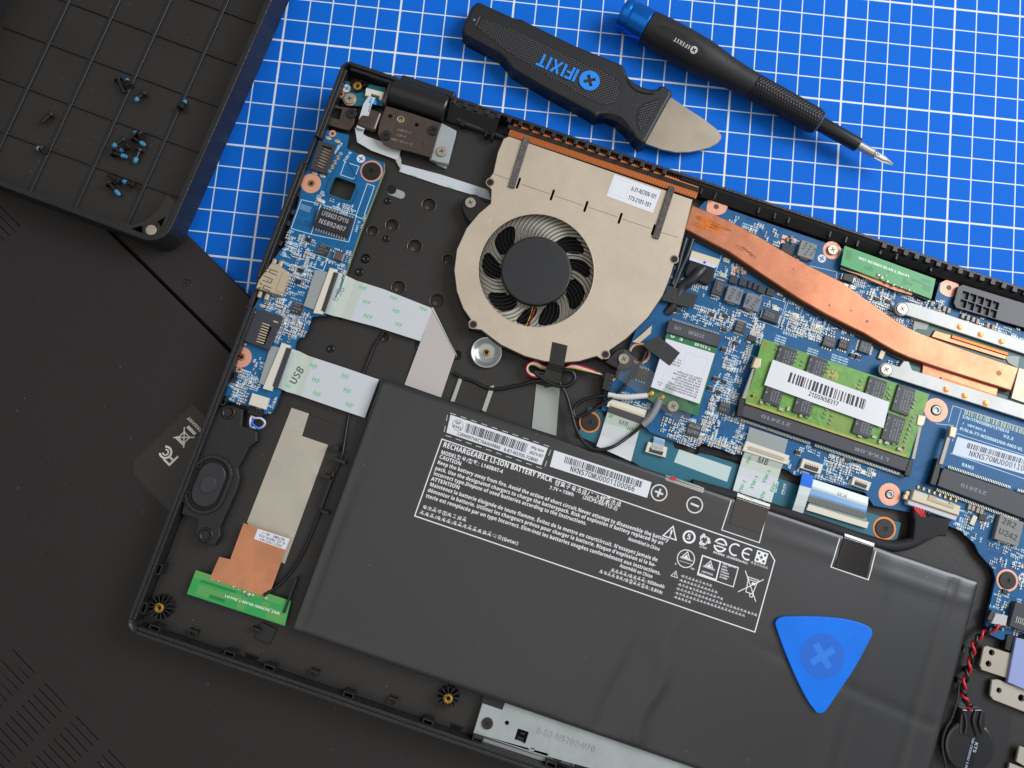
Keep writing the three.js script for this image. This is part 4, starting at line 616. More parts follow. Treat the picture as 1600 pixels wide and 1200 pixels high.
  for (const [x, y] of [[421, 423], [411, 448]]) { const q = L(x, y, 20); M('spring_slit', [bx(1.6, 0.1, 0.25, q[0] - 1.2, 20, q[1] - 0.9, 0.5), bx(1.6, 0.1, 0.25, q[0] - 1.2, 20, q[1] + 0.9, -0.5), bx(3.2, 0.1, 0.25, q[0] + 1.8, 20, q[1] - 0.6, 0.05), bx(3.2, 0.1, 0.25, q[0] + 1.8, 20, q[1] + 0.7, 0.05), bx(0.25, 0.1, 1.3, q[0] + 0.2, 20, q[1])], MT.hole, us2); }
  { const q = L(418, 437, 20); M('spring_slit', [bx(3.6, 0.1, 0.22, q[0], 20, q[1] - 0.9, 0.05), bx(3.6, 0.1, 0.22, q[0], 20, q[1] + 0.9, 0.05), bx(0.22, 0.1, 1.8, q[0] + 1.8, 20, q[1])], MT.hole, us2); M('spring_tip', bx(1.1, 0.4, 0.9, q[0] + 0.8, 19.9, q[1], 0, 0.3), MT.tin, us2); const s = L(438, 440, 20); M('shell_step', bx(3, 0.5, 8, s[0] + 1.3, 19.9, s[1]), MT.beigeMetal, us2); }
  // card reader
  const cr = sub('card_reader', b), cp = P([[388, 478], [441, 496], [420, 547], [372, 529]], 19);
  M('shell', pl(cp, 15.5, 18.7, { bevel: 0.2, holes: [polyHole(P([[409, 505], [426, 511], [413, 541], [401, 536]], 18.7))] }), MT.charcoal, cr); M('cavity', pl(P([[408, 504], [427, 510], [414, 542], [400, 537]], 17), 17, 17.6), MT.hole, cr);
  for (let k = 0; k < 8; k++) { const q = L(418 - k * 1.3, 508 + k * 4, 18.3); M('contact', bx(3.2, 0.5, 0.6, q[0] - 0.6, 18.3, q[1], 0, 0.15), MT.beigeMetal, cr); }
  for (const [x, y] of [[396, 487], [431, 503]]) { const q = L(x, y, 18.7); M('latch', bx(2, 0.25, 0.6, q[0], 18.7, q[1]), MT.beigeMetal, cr); }
  // ribbon sockets with clear tape
  const f1 = fpc(b, [[515, 418], [527, 421], [504, 491], [489, 489]], y0, false), f2 = fpc(b, [[440, 535], [454, 540], [424, 611], [410, 607]], y0, false);
  M('contact_strip', pl(P([[522, 425], [529, 427], [508, 488], [502, 485]], 18.3), 18.2, 18.45), mapped(label(256, 4, 18, (g) => { g.fillStyle = '#3d3c3a'; g.fillRect(0, 0, 4, 18); g.fillStyle = '#c2baa4'; for (let k = 0; k < 36; k++) g.fillRect(0, k * 0.5, 4, 0.22); }), 0.35, 0.4), f1);
  M('contact_strip', pl(P([[448, 543], [456, 545], [434, 606], [426, 603]], 18.3), 18.2, 18.45), MT.charcoal, f2);
  for (const [c, p] of [[[[492, 421], [516, 425], [494, 485], [474, 477]], f1], [[[422, 540], [440, 543], [417, 604], [404, 598]], f2]]) M('clear_tape', quad(P(c, 18.3), 17.6, 0.05), MT.haze, p);
  M('clear_tape', quad(P([[526, 424], [540, 429], [520, 493], [507, 489]], 18.6), 18.5, 0.05), MT.clear, f1); M('clear_tape', quad(P([[455, 545], [468, 549], [448, 611], [434, 607]], 18.6), 18.5, 0.05), MT.clear, f2);
  // speaker plug
  const sp = sub('speaker_connector', b); M('housing', pl(P([[394, 614], [420, 622], [414, 640], [388, 632]], 19), y0, 19.2, { bevel: 0.2 }), MT.white, sp); M('plug', pl(P([[390, 635], [412, 642], [409, 652], [386, 645]], 18), 15, 18.2, { bevel: 0.2 }), MT.black, sp);
  for (let k = 0; k < 4; k++) { const q = L(393 + k * 5.4, 640 + k * 1.7, 18.2); M('plug_slot', bx(0.5, 0.12, 1.6, q[0], 18.2, q[1]), MT.hole, sp); }
}
// ---------------------------------------------------------------- loudspeaker
{
  const s = sub('loudspeaker', lap), o = P([[345, 633], [361, 633], [380, 640], [377, 665], [391, 669], [401, 674], [401, 689], [388, 699], [380, 715], [371, 731], [374, 748], [369, 765], [343, 824], [344, 838], [334, 853], [311, 848], [304, 836], [307, 812], [282, 803], [289, 772], [308, 718], [330, 660]], 18);
  M('box', pl(o, YF, 17.6, { bevel: 0.5, bs: 2 }), MT.caseIn, s);
  const q = L(326, 757, 18), a = 0.02, ov = (rw, rl) => rrect(rw * 2, rl * 2, rw - 0.05, q[0], q[1], a);
  M('surround', pl(ov(8, 11.8), 17.5, 18.7, { holes: [polyHole(ov(7.1, 10.9))], bevel: 0.35, bs: 3 }), MT.rim, s); M('gasket', pl(ov(7.2, 11), 17.4, 18.1, { bevel: 0.25 }), MT.hole, s);
  M('cone', pl(ov(5.4, 9), 17.9, 18.6, { bevel: 0.55, bs: 4 }), std(0x24262b, 0.45, 0, { bumpMap: grain, bumpScale: 0.00005 }), s); M('dust_cap', pl(ov(3, 3.6), 18.5, 18.9, { bevel: 0.3, bs: 3 }), std(0x2b2e34, 0.42), s);
  for (const [x, y] of [[356, 644], [321, 836]]) { const e = L(x, y, 18); M('screw_eye', lathe([[2.9, 0], [2.9, 1.1], [2.4, 1.5], [1.6, 1.2], [1.4, 0.2], [1.0, 0.2], [1.0, 0.9], [0.5, 0.9], [0.5, 0]], e[0], 16.6, e[1], 32), MT.black, s); }
  const wire = (l, m, lab) => M('wire', tube(A3(l), 0.45, 40), m, s, { label: lab });
  wire([[393, 650, 17], [391, 657, 18], [392, 666, 17], [400, 669, 16], [410, 667, 17], [414, 660, 18], [408, 654, 18.5], [398, 653, 18], [393, 651, 17.4]], MT.wireWhite, 'white speaker wire'); wire([[399, 652, 17], [394, 658, 17.5], [396, 664, 18.2], [405, 670, 17.6], [398, 668, 15], [390, 668, 14]], MT.wireBlue, 'blue speaker wire');
}
// ---------------------------------------------------------------- wireless antennas
const solderBlobs = (par, l, y) => M('solder', l.map(([x, yy, r]) => { const q = L(x, yy, y); return new THREE.SphereGeometry(r, 8, 5).scale(1, 0.6, 1).translate(q[0], y, q[1]); }), MT.solder, par);
{
  const a = sub('antenna', lap, 'antenna board in the front left corner with copper foil');
  const c = P([[306, 891], [454, 939], [445, 978], [292, 928]], 16), w = 38.5, d = 10.2;
  const tex = label(1024, w, d, (g) => {
    g.fillStyle = '#23a04c'; g.fillRect(0, 0, w, d); g.fillStyle = '#59a052'; g.fillRect(2.8, 0, 33, 2.6); g.fillRect(0, 0, 3, 3); g.fillRect(3, 5, 5, 4.2); g.fillRect(8, 5, 6, 2.4); g.fillRect(15, 4, 4.5, 3); g.fillRect(19, 4.5, 3, 5); g.fillRect(28, 3.5, 3, 3); g.fillRect(30.5, 5, 7.8, 4.6);
    g.fillStyle = '#0f7a3a'; g.fillRect(3, 3, 14, 0.9); g.fillRect(8.2, 7.5, 6, 1.4); g.fillStyle = '#e8efe0'; g.translate(31.5, 5.6); g.rotate(Math.PI); wText(g, 'WGT_NS70MU WLAN-1_Rev:A1', -4, 0, 1.5, 22, 'sans-serif', true);
  }, '#23a04c');
  M('board', quad(c, 15.2, 0.8), mapped(tex, 0.32), a, { uv: true });
  M('aluminium_tape', pl(P([[455, 637], [482, 646], [471, 681], [512, 695], [444, 881], [425, 872], [385, 816]], 14), 13, 13.35), mapped(blotch(0xb7b0a0, 0.05, 20, 60), 0.5, 0.1), a);
  const fo = pl(P([[381, 817], [452, 841], [439, 880], [424, 921], [418, 929], [410, 931], [385, 922], [328, 904], [343, 870], [360, 874]], 15.8), 15.9, 16.05); M('copper_foil', fo, MT.foil, a);
  M('part_label', quad(P([[403, 826], [453, 842], [446, 859], [397, 842]], 16), 16.05, 0.06), mapped(label(512, 13.4, 4.6, (g) => { g.translate(6.7, 2.3); g.rotate(Math.PI); ['2021/07/01', '6-23-7NS70-010', 'NS70MU  WL-1'].forEach((s, i) => wText(g, s, -4.9 + (i === 1 ? -0.7 : 0), -0.95 + i * 1.35, 1.3, i === 1 ? 11 : 9.5, 'monospace')); }), 0.55), a, { uv: true });
  solderBlobs(a, [[331, 906, 0.4], [340, 908, 0.5], [364, 917, 0.6], [372, 921, 0.4], [381, 925, 0.8], [388, 929, 1.0], [394, 930, 0.8], [415, 935, 0.8]], 16);
  M('lead_cable', tube(A3([[600, 518, 13.8], [585, 540, 13.9], [572, 572, 13.9], [560, 600, 13.9], [546, 645, 13.9], [538, 690, 14.4], [534, 712, 15], [523, 740, 14.6], [503, 792, 14.4], [476, 858, 14.4], [455, 893, 14.6], [432, 917, 15.5], [412, 930, 16.4]]), 0.62, 120), MT.cable, a);
  const b = sub('antenna', lap, 'antenna board at the hinge edge beside the copper pipe');
  const cb = P([[1320, 384], [1462, 436], [1455, 467], [1314, 414]], 19), tb = label(1024, 37.5, 8.4, (g) => {
    g.fillStyle = '#3f9a55'; g.fillRect(0, 0, 38, 9); g.fillStyle = '#2c8443'; for (const q of [[1, 1, 2.4, 4.2], [9, 5, 4, 1.4], [11, 4.2, 1.4, 2], [18, 1.2, 1.6, 3], [25, 3, 1.6, 4], [26, 5, 3, 1.3], [28, 3, 5.5, 1.2], [32, 1.5, 4, 1.2], [33, 3.5, 3.5, 2.6]]) g.fillRect(...q); g.fillStyle = '#e6efe4'; wText(g, 'WGT NS70MU WLAN-2_Rev:A1', 6.3, 3.3, 1.5, 21, 'sans-serif', true);
  }, '#3f9a55');
  M('board', quad(cb, 18.2, 0.8), mapped(tb, 0.34), b, { uv: true }); M('board_edge', pl(P([[1314, 415], [1455, 467], [1450, 470], [1380, 440], [1313, 421]], 18), 16.5, 18), MT.black, b);
  M('copper_foil', pl(P([[1319, 419], [1368, 430], [1380, 438], [1428, 453], [1425, 458], [1397, 450], [1368, 438], [1340, 426]].map(([x, y]) => [x - 1, y + 3]), 18), 18.02, 18.16), MT.foil, b);
  solderBlobs(b, [[1372, 430, 0.9], [1377, 434, 1.0], [1384, 431, 0.5], [1386, 440, 0.8], [1396, 445, 0.7], [1408, 449, 0.5], [1420, 453, 0.6], [1427, 455, 0.4]], 19);
}
// ---------------------------------------------------------------- cooling fan
{
  const f = sub('cooling_fan', lap), yt = 19.6, q0 = L(838, 422, yt), ro = 23.6;
  const op = [[795, 213], [1082, 312], [1060, 400], [1059, 409], [1053, 412], [1047, 432], [1035, 462], [1012, 496], [978, 529], [952, 547], [951, 559], [940, 561], [932, 556], [905, 564], [875, 566.5], [850, 564], [820, 556], [782, 538], [752, 515], [744, 514], [733, 512], [732, 503], [736, 499], [724, 482], [714, 455], [710, 422], [714, 390], [729, 357], [748, 334], [767, 318], [768, 296], [761, 289], [760, 281], [766, 277], [771, 270], [778, 238], [787, 217]];
  const cov = P(op, yt), slots = [[810, 286], [863, 304.5], [915.5, 322.5], [969, 341], [1021, 359]].map(([x, y]) => L(x, y, yt));
  M('fan_cover', pl(cov, yt - 0.5, yt, { holes: [circleHole(...q0, ro), ...slots.map(([u, v]) => polyHole(rrect(1.25, 5.2, 0.6, u, v, 0)))], bevel: 0.12, cs: 64 }), MT.nickel, f);
  const cu = cov.map(([u, v]) => { const du = u - q0[0], dv = v - q0[1], k = 1 + 0.4 / Math.hypot(du, dv); return [q0[0] + du * k, q0[1] + dv * k]; }), ci = cov.map(([u, v]) => { const du = u - q0[0], dv = v - q0[1], k = 1 - 1.4 / Math.hypot(du, dv); return [q0[0] + du * k, q0[1] + dv * k]; });
  M('fan_housing', pl(cu, 13.1, yt - 0.55, { holes: [polyHole(ci)] }), MT.black, f);
  // floor of the fan with openings
  const kid = (a0, a1, r0, r1) => Array.from({ length: 20 }, (_, k) => { const t = k / 20 * 6.28318, cs = Math.cos(t), sn = Math.sin(t), sq = (x) => Math.sign(x) * Math.pow(Math.abs(x), 0.75), a = (a0 + a1) / 2 + (a1 - a0) / 2 * sq(cs) + sq(sn) * 0.12, r = (r0 + r1) / 2 + (r1 - r0) / 2 * sq(sn); return [q0[0] + r * Math.cos(a), q0[1] + r * Math.sin(a)]; });
  const openings = []; for (const [a, wd] of [[0.25, 0.4], [1.0, 0.32], [1.5, 0.14], [2.15, 0.38], [3.0, 0.34], [3.7, 0.42], [5.35, 0.34], [5.9, 0.2]]) openings.push(polyHole(kid(a - wd / 2 - 0.16, a + wd / 2, 14.2, 22.5)));
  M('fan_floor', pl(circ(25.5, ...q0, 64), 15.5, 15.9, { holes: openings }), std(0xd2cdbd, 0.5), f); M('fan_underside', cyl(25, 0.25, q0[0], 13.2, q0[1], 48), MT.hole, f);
  M('fan_hub', lathe([[0, 19], [13.6, 19], [14.2, 18.8], [14.4, 18.3], [14.4, 14.5], [0, 14.5]].map(([r, y]) => [r, y]).reverse(), q0[0], 0, q0[1], 72), dust(0x202124, 0.05, 60, 30, 0.5, { bumpScale: 0.00002 }), f);
  const bladeGeo = (() => { const A = [], B = []; for (let k = 0; k <= 10; k++) { const t = k / 10, r = 14 + t * 12, a = 0.3 * t * t + 0.24 * t; const x = r * Math.cos(a), z = r * Math.sin(a); A.push([x, 17.7, z]); B.push([x, 15, z]); } const g = ribbon(A, B, 0); const p = g.attributes.position; const g2 = g.clone(); for (let i = 0; i < g2.attributes.position.count; i++) { const x = g2.attributes.position.getX(i), z = g2.attributes.position.getZ(i), a = Math.atan2(z, x) + 0.016; const r = Math.hypot(x, z); g2.attributes.position.setX(i, r * Math.cos(a)); g2.attributes.position.setZ(i, r * Math.sin(a)); }
    const top = []; for (let k = 0; k <= 10; k++) { top.push(A[k]); } const tb = ribbon(A, A.map(([x, y, z]) => { const r = Math.hypot(x, z), a = Math.atan2(z, x) + 0.2 / r; return [r * Math.cos(a), y, r * Math.sin(a)]; }), 1.4); return tb; })();
  const bm = std(0x1a1a1c, 0.2); const bladeBase = mmUV(bladeGeo); bladeBase.scale(0.001, 0.001, 0.001);
  for (let k = 0; k < 61; k++) { const m = new THREE.Mesh(bladeBase, bm); m.name = 'blade'; m.position.set(q0[0] / 1000, 0, q0[1] / 1000); m.rotation.y = k / 61 * Math.PI * 2; m.castShadow = m.receiveShadow = true; f.add(m); }
  for (const [du, m] of [[-0.5, MT.wireYellow], [0.5, MT.wireRed], [0, MT.cable]]) { const w0 = L(836, 474, 16.4); M('motor_wire', tube([[w0[0] + du, 16.5, w0[1]], [w0[0] + du + 0.3, 16.6, w0[1] + 5], [w0[0] + du, 16.5, w0[1] + 10.5]], 0.24, 14, 6), m, f); }
  M('opening_lip', ring(ro, ro + 0.12, 0.06, q0[0], yt, q0[1], 72), std(0xcfc4ae, 0.35, 0.4), f);
  const ln = (a, b, t = 0.18) => { const p = L(...a, yt), q = L(...b, yt); return bx(Math.hypot(q[0] - p[0], q[1] - p[1]), 0.07, t, (p[0] + q[0]) / 2, yt, (p[1] + q[1]) / 2, Math.atan2(q[1] - p[1], q[0] - p[0])); };
  M('cover_crease', [ln([772, 272], [806, 284]), ln([814, 287.5], [859, 303]), ln([867, 306], [911, 321]), ln([920, 324], [965, 339]), ln([973, 342.5], [1017, 357]), ln([1025, 361], [1060, 371])], std(0x8e8270, 0.4, 0.4), f);
  for (const [a, b] of [[[823, 216], [799, 294]], [[1050, 292], [1024, 373]]]) { const p = L(...a, yt), q = L(...b, yt); M('foam_strip', mv(new RoundedBoxGeometry(2.7, 0.9, Math.hypot(q[0] - p[0], q[1] - p[1]), 2, 0.35), (p[0] + q[0]) / 2, yt + 0.45, (p[1] + q[1]) / 2, -Math.atan2(q[0] - p[0], q[1] - p[1])), MT.foam, f); }
  M('part_label', quad(P([[960, 272.5], [1033, 298], [1020, 333], [947.5, 306]], yt), yt, 0.07), mapped(label(1024, 19.6, 9.2, (g) => { wText(g, '6-31-NS70N-101', 8.3, 3.9, 2.5, 10.4); wText(g, '173-2101-101', 8.3, 7.6, 2.5, 9.6); g.fillStyle = '#c9ccd2'; g.strokeStyle = '#b9bcc2'; g.lineWidth = 0.1; g.strokeRect(0.9, 1.1, 6.4, 6.6); }), 0.5), f, { uv: true });
  for (const [x, y] of [[766, 285], [739.5, 507], [946, 554], [1053.5, 405]]) { const q = L(x, y, yt); M('cover_screw', [...screwG(1.35, 0.35, q[0], yt, q[1], 0.4)], MT.screwBlack, f); M('screw_ear', ring(1.4, 1.85, 0.1, q[0], yt, q[1], 24), std(0xa39680, 0.4, 0.4), f); }
  M('housing_ear', [pl(P([[730, 305], [745, 306], [758, 318], [768, 318], [748, 345], [736, 350], [725, 335], [722, 320]], 17), 14, 18.3, { bevel: 0.4, smooth: true })], MT.black, f); M('housing_ear', pl(P([[944, 566], [967, 545], [984, 549], [990, 566], [982, 578], [962, 576]], 17), 14, 18.3, { bevel: 0.4, smooth: true }), MT.black, f);
  for (const [x, y] of [[735, 317], [974.5, 561]]) { const q = L(x, y, 18.6); M('screw', screwG(2.2, 1, q[0], 18.2, q[1], 0.9), MT.screwSilver, f); }
  M('black_tape', [ribbon(A3([[863, 534, 19.75], [858, 566, 19.75], [853, 576, 18.4], [847, 596, 17]]), A3([[887, 540, 19.75], [881, 573, 19.75], [878, 584, 18.4], [873, 602, 17]]), 0.12)], std(0x1c1b1b, 0.32), f);
  M('cover_bracket', pl(P([[1014, 512], [1019, 508], [1017, 521], [999, 536], [988, 534], [1001, 524]], 17.5), 16.5, 17.2), MT.beigeMetal, f);
  const scr = (l) => M('scratch', tube(A3(l), 0.09, 12, 4), std(0xddd2ba, 0.3, 0.4), f); scr([[956, 519, yt], [953, 529, yt], [944, 536, yt]]); scr([[755, 341, yt], [758, 349, yt], [763, 348, yt], [766, 341, yt], [763, 334, yt], [768, 334, yt]]);
  // lead and plug
  const W = (l, m, lab, r = 0.5) => M('wire', tube(A3(l), r, 60), m, f, { label: lab });
  const loop = (o) => [[960 - o, 594 + o, 16], [938 - o, 585 - o * 0.5, 16.4], [912, 577 - o, 16.6], [893, 573 - o, 16.4], [880, 576, 15.5], [850, 575 - o, 15.5], [835, 568 - o, 16.6], [826 - o * 0.6, 571, 17], [824 - o * 0.4, 578 + o * 0.3, 17], [830, 585 + o * 0.6, 17], [846, 586 + o, 16.5], [870, 590, 15]];
  W(loop(-1.5), MT.wireYellow, 'yellow fan wire'); W(loop(1), MT.wireWhite, 'white fan wire'); W(loop(3.2), MT.wireRed, 'red fan wire'); W(loop(-3.5), MT.cable, 'black fan wire');
  W([[850, 584, 16.6], [835, 581, 17], [846, 590, 17], [868, 602, 17], [888, 602, 17.2], [898, 592, 17.2], [894, 581, 17.4], [880, 578, 16.8], [866, 580, 16]], MT.cable, 'sleeved black loop of the fan lead', 0.9);
  const pg = sub('fan_plug', f); M('plug_body', pl(P([[945, 581], [960, 585], [953, 613], [940, 608]], 18), 15.5, 18.4, { bevel: 0.25 }), MT.black, pg); for (let k = 0; k < 4; k++) { const q = L(957 - k * 1.7, 587 + k * 6, 18.4); M('plug_slot', bx(1.2, 0.1, 0.5, q[0], 18.4, q[1]), MT.charcoal, pg); }
}
// ---------------------------------------------------------------- heat sink: fins at the rear, flat copper pipe, brackets over the processor
{
  const h = sub('heat_sink', lap), a = L(803, 193, 19), b = L(1092, 291, 19), c = L(797, 209, 19), n = 76, len = b[0] - a[0];
  const f1 = [], f2 = []; for (let k = 0; k < n; k++) { const u = a[0] + (k + 0.5) * len / n; f1.push(bx(0.24, 5.2, 3.2, u, 13.6, a[1] - 1.2)); }
  for (let k = 0; k < n * 1; k++) { const u = c[0] + (k + 0.5) * (len + 0.5) / n; f2.push(bx(0.5, 0.28, 2.5, u, 18.85, a[1] + 4.05, 0.25)); }
  M('fin_stack', f1, MT.fin, h, { kind: 'stuff', label: 'thin copper fins standing side by side' });
  M('fin_rail', bx(len, 0.5, 0.9, a[0] + len / 2, 18.7, a[1] + 0.6, 0, 0.15), MT.fin, h); M('fin_strip', bx(len + 1, 5, 2.9, c[0] + len / 2, 13.8, a[1] + 4.1), MT.fin, h); M('fin_folds', f2, MT.copperDark, h, { kind: 'stuff' });
  M('foam_seal', bx(len + 2.6, 1.1, 1.8, a[0] + len / 2 - 0.8, 18.2, a[1] + 1.95, 0, 0.3), mapped(blotch(0x262120, 0.25, 0, 20), 0.85), h);
  const up1 = [[1081, 320], [1140, 345], [1180, 366], [1215, 387], [1262, 414], [1315, 440], [1360, 473], [1400, 501], [1415, 510], [1436, 520], [1470, 533], [1520, 551], [1592, 575]], lo1 = [[1069, 357], [1140, 394], [1195, 432], [1250, 468], [1290, 491], [1335, 514], [1350, 521], [1378, 538], [1398, 549], [1420, 559], [1460, 573], [1510, 589], [1580, 611]];
  M('heat_pipe', pl([...P(up1, 19.6), ...P(lo1, 19.6).reverse()], 16.9, 19.7, { bevel: 0.55, bs: 3 }), MT.copper, h);
  M('pipe_insulation', pl([...P(lo1.map(([x, y]) => [x + 2, y - 6]), 17), ...P(lo1.map(([x, y]) => [x - 1, y + 9]), 17).reverse()].slice(0), 16.6, 17.2), MT.tape, h);
  const bare = mapped(blotch(0xb5601a, 0.35, 60, 14), 0.42, 0.4); for (const o of [[[1085, 338], [1092, 337], [1106, 341], [1122, 349], [1144, 361], [1130, 358], [1118, 354], [1104, 348], [1092, 344]], [[1083, 351], [1088, 347], [1099, 350], [1114, 356], [1126, 364], [1129, 366], [1116, 363], [1100, 358], [1090, 356]], [[1096, 346], [1110, 350], [1128, 358], [1122, 360], [1108, 354]]]) M('bare_patch', pl(P(o, 19.8), 19.68, 19.74, { smooth: true }), bare, h);
  for (let k = 0; k < 9; k++) { const t = k / 8; const q = L(1155 + t * 22 + R(-3, 3), 386 + t * 14 + R(-3, 3), 19.8); M('scuff', bx(R(2, 4.5), 0.05, 0.22, q[0], 19.7, q[1], R(-0.1, 0.35)), std(0x7a4a34, 0.5), h); }
  for (const [x, y, r] of [[1296, 477, 0.5], [1355, 502, 0.7], [1240, 420, 0.4], [1561, 583, 1.1], [1330, 485, 0.4]]) { const q = L(x, y, 19.8); M('spot', disc(r, 0.05, q[0], 19.7, q[1], 18, 0.02), std(0x9a6244, 0.5, 0.2), h); }
  M('processor_package', pl(P([[1425, 505], [1457, 508], [1600, 556], [1600, 640], [1440, 590], [1408, 575]], 16.5), YB, 17), std(0x1d5a52, 0.4), h);
  M('shield_frame', pl(P([[1428, 502], [1452, 505], [1447, 516], [1432, 514], [1425, 520]], 17), 16.6, 17.3), std(0x8a908c, 0.5, 0.2), h); M('shield_frame', pl(P([[1568, 556], [1592, 557], [1589, 575], [1575, 567]], 17), 16.6, 17.4), std(0x8a908c, 0.5, 0.2), h); M('shield_frame', pl(P([[1592, 575], [1640, 590], [1630, 640], [1580, 622]], 18), 16.6, 18.2), MT.nickel, h);
  M('cold_plate', pl(P([[1461, 516], [1488, 524], [1575, 551], [1571, 562], [1455, 526]], 17.8), 17, 17.9, { bevel: 0.25 }), MT.copper, h); M('cold_plate', pl(P([[1488, 523], [1576, 551], [1575, 556], [1486, 528]], 18.4), 17.8, 18.5, { bevel: 0.2 }), MT.copperDark, h);
  M('cold_plate', pl(P([[1442, 568], [1560, 606], [1556, 624], [1440, 585]], 17.8), 17, 17.9, { bevel: 0.25 }), MT.copper, h); M('cold_plate', pl(P([[1470, 589], [1558, 618], [1556, 625], [1468, 596]], 18.2), 17.8, 18.4, { bevel: 0.2 }), MT.copperDark, h);
  const bracket = (o, s, rv, ry) => { const g = sub('pressure_bracket', h); M('arm', pl(P(o, 18.6), 17.6, 18.7, { bevel: 0.25, bs: 2 }), mapped(blotch(0xaeaeaa, 0.06, 10, 40), 0.46, 0.35, { bumpMap: brushed, bumpScale: 0.000004 }), g); const q = L(...s, 19.8); M('collar', ring(1.9, 2.9, 1, q[0], 18.5, q[1], 32), MT.steel, g); M('screw', screwG(2.25, 1.2, q[0], 18.9, q[1], 0.8), MT.screwSilver, g); for (const p of rv) { const z = L(...p, 18.8); M('rivet', disc(1.15, 0.35, z[0], 18.65, z[1], 24, 0.2), MT.copper, g); M('rivet_rim', ring(1.1, 1.4, 0.12, z[0], 18.66, z[1], 24), MT.gold, g); } };
  bracket([[1406, 475], [1413, 472], [1425, 473], [1640, 545], [1640, 566], [1418, 493], [1405, 490]], [1409.5, 482.5], [[1500, 511], [1532.5, 522.5], [1565.5, 533.5]]);
  bracket([[1379, 570], [1386, 567], [1405, 573], [1412, 564], [1420, 565], [1425, 578], [1640, 645], [1640, 668], [1392, 589], [1380, 585]], [1384.5, 577.5], [[1478.5, 608.5], [1507.5, 618.5], [1540.5, 630]]);
}

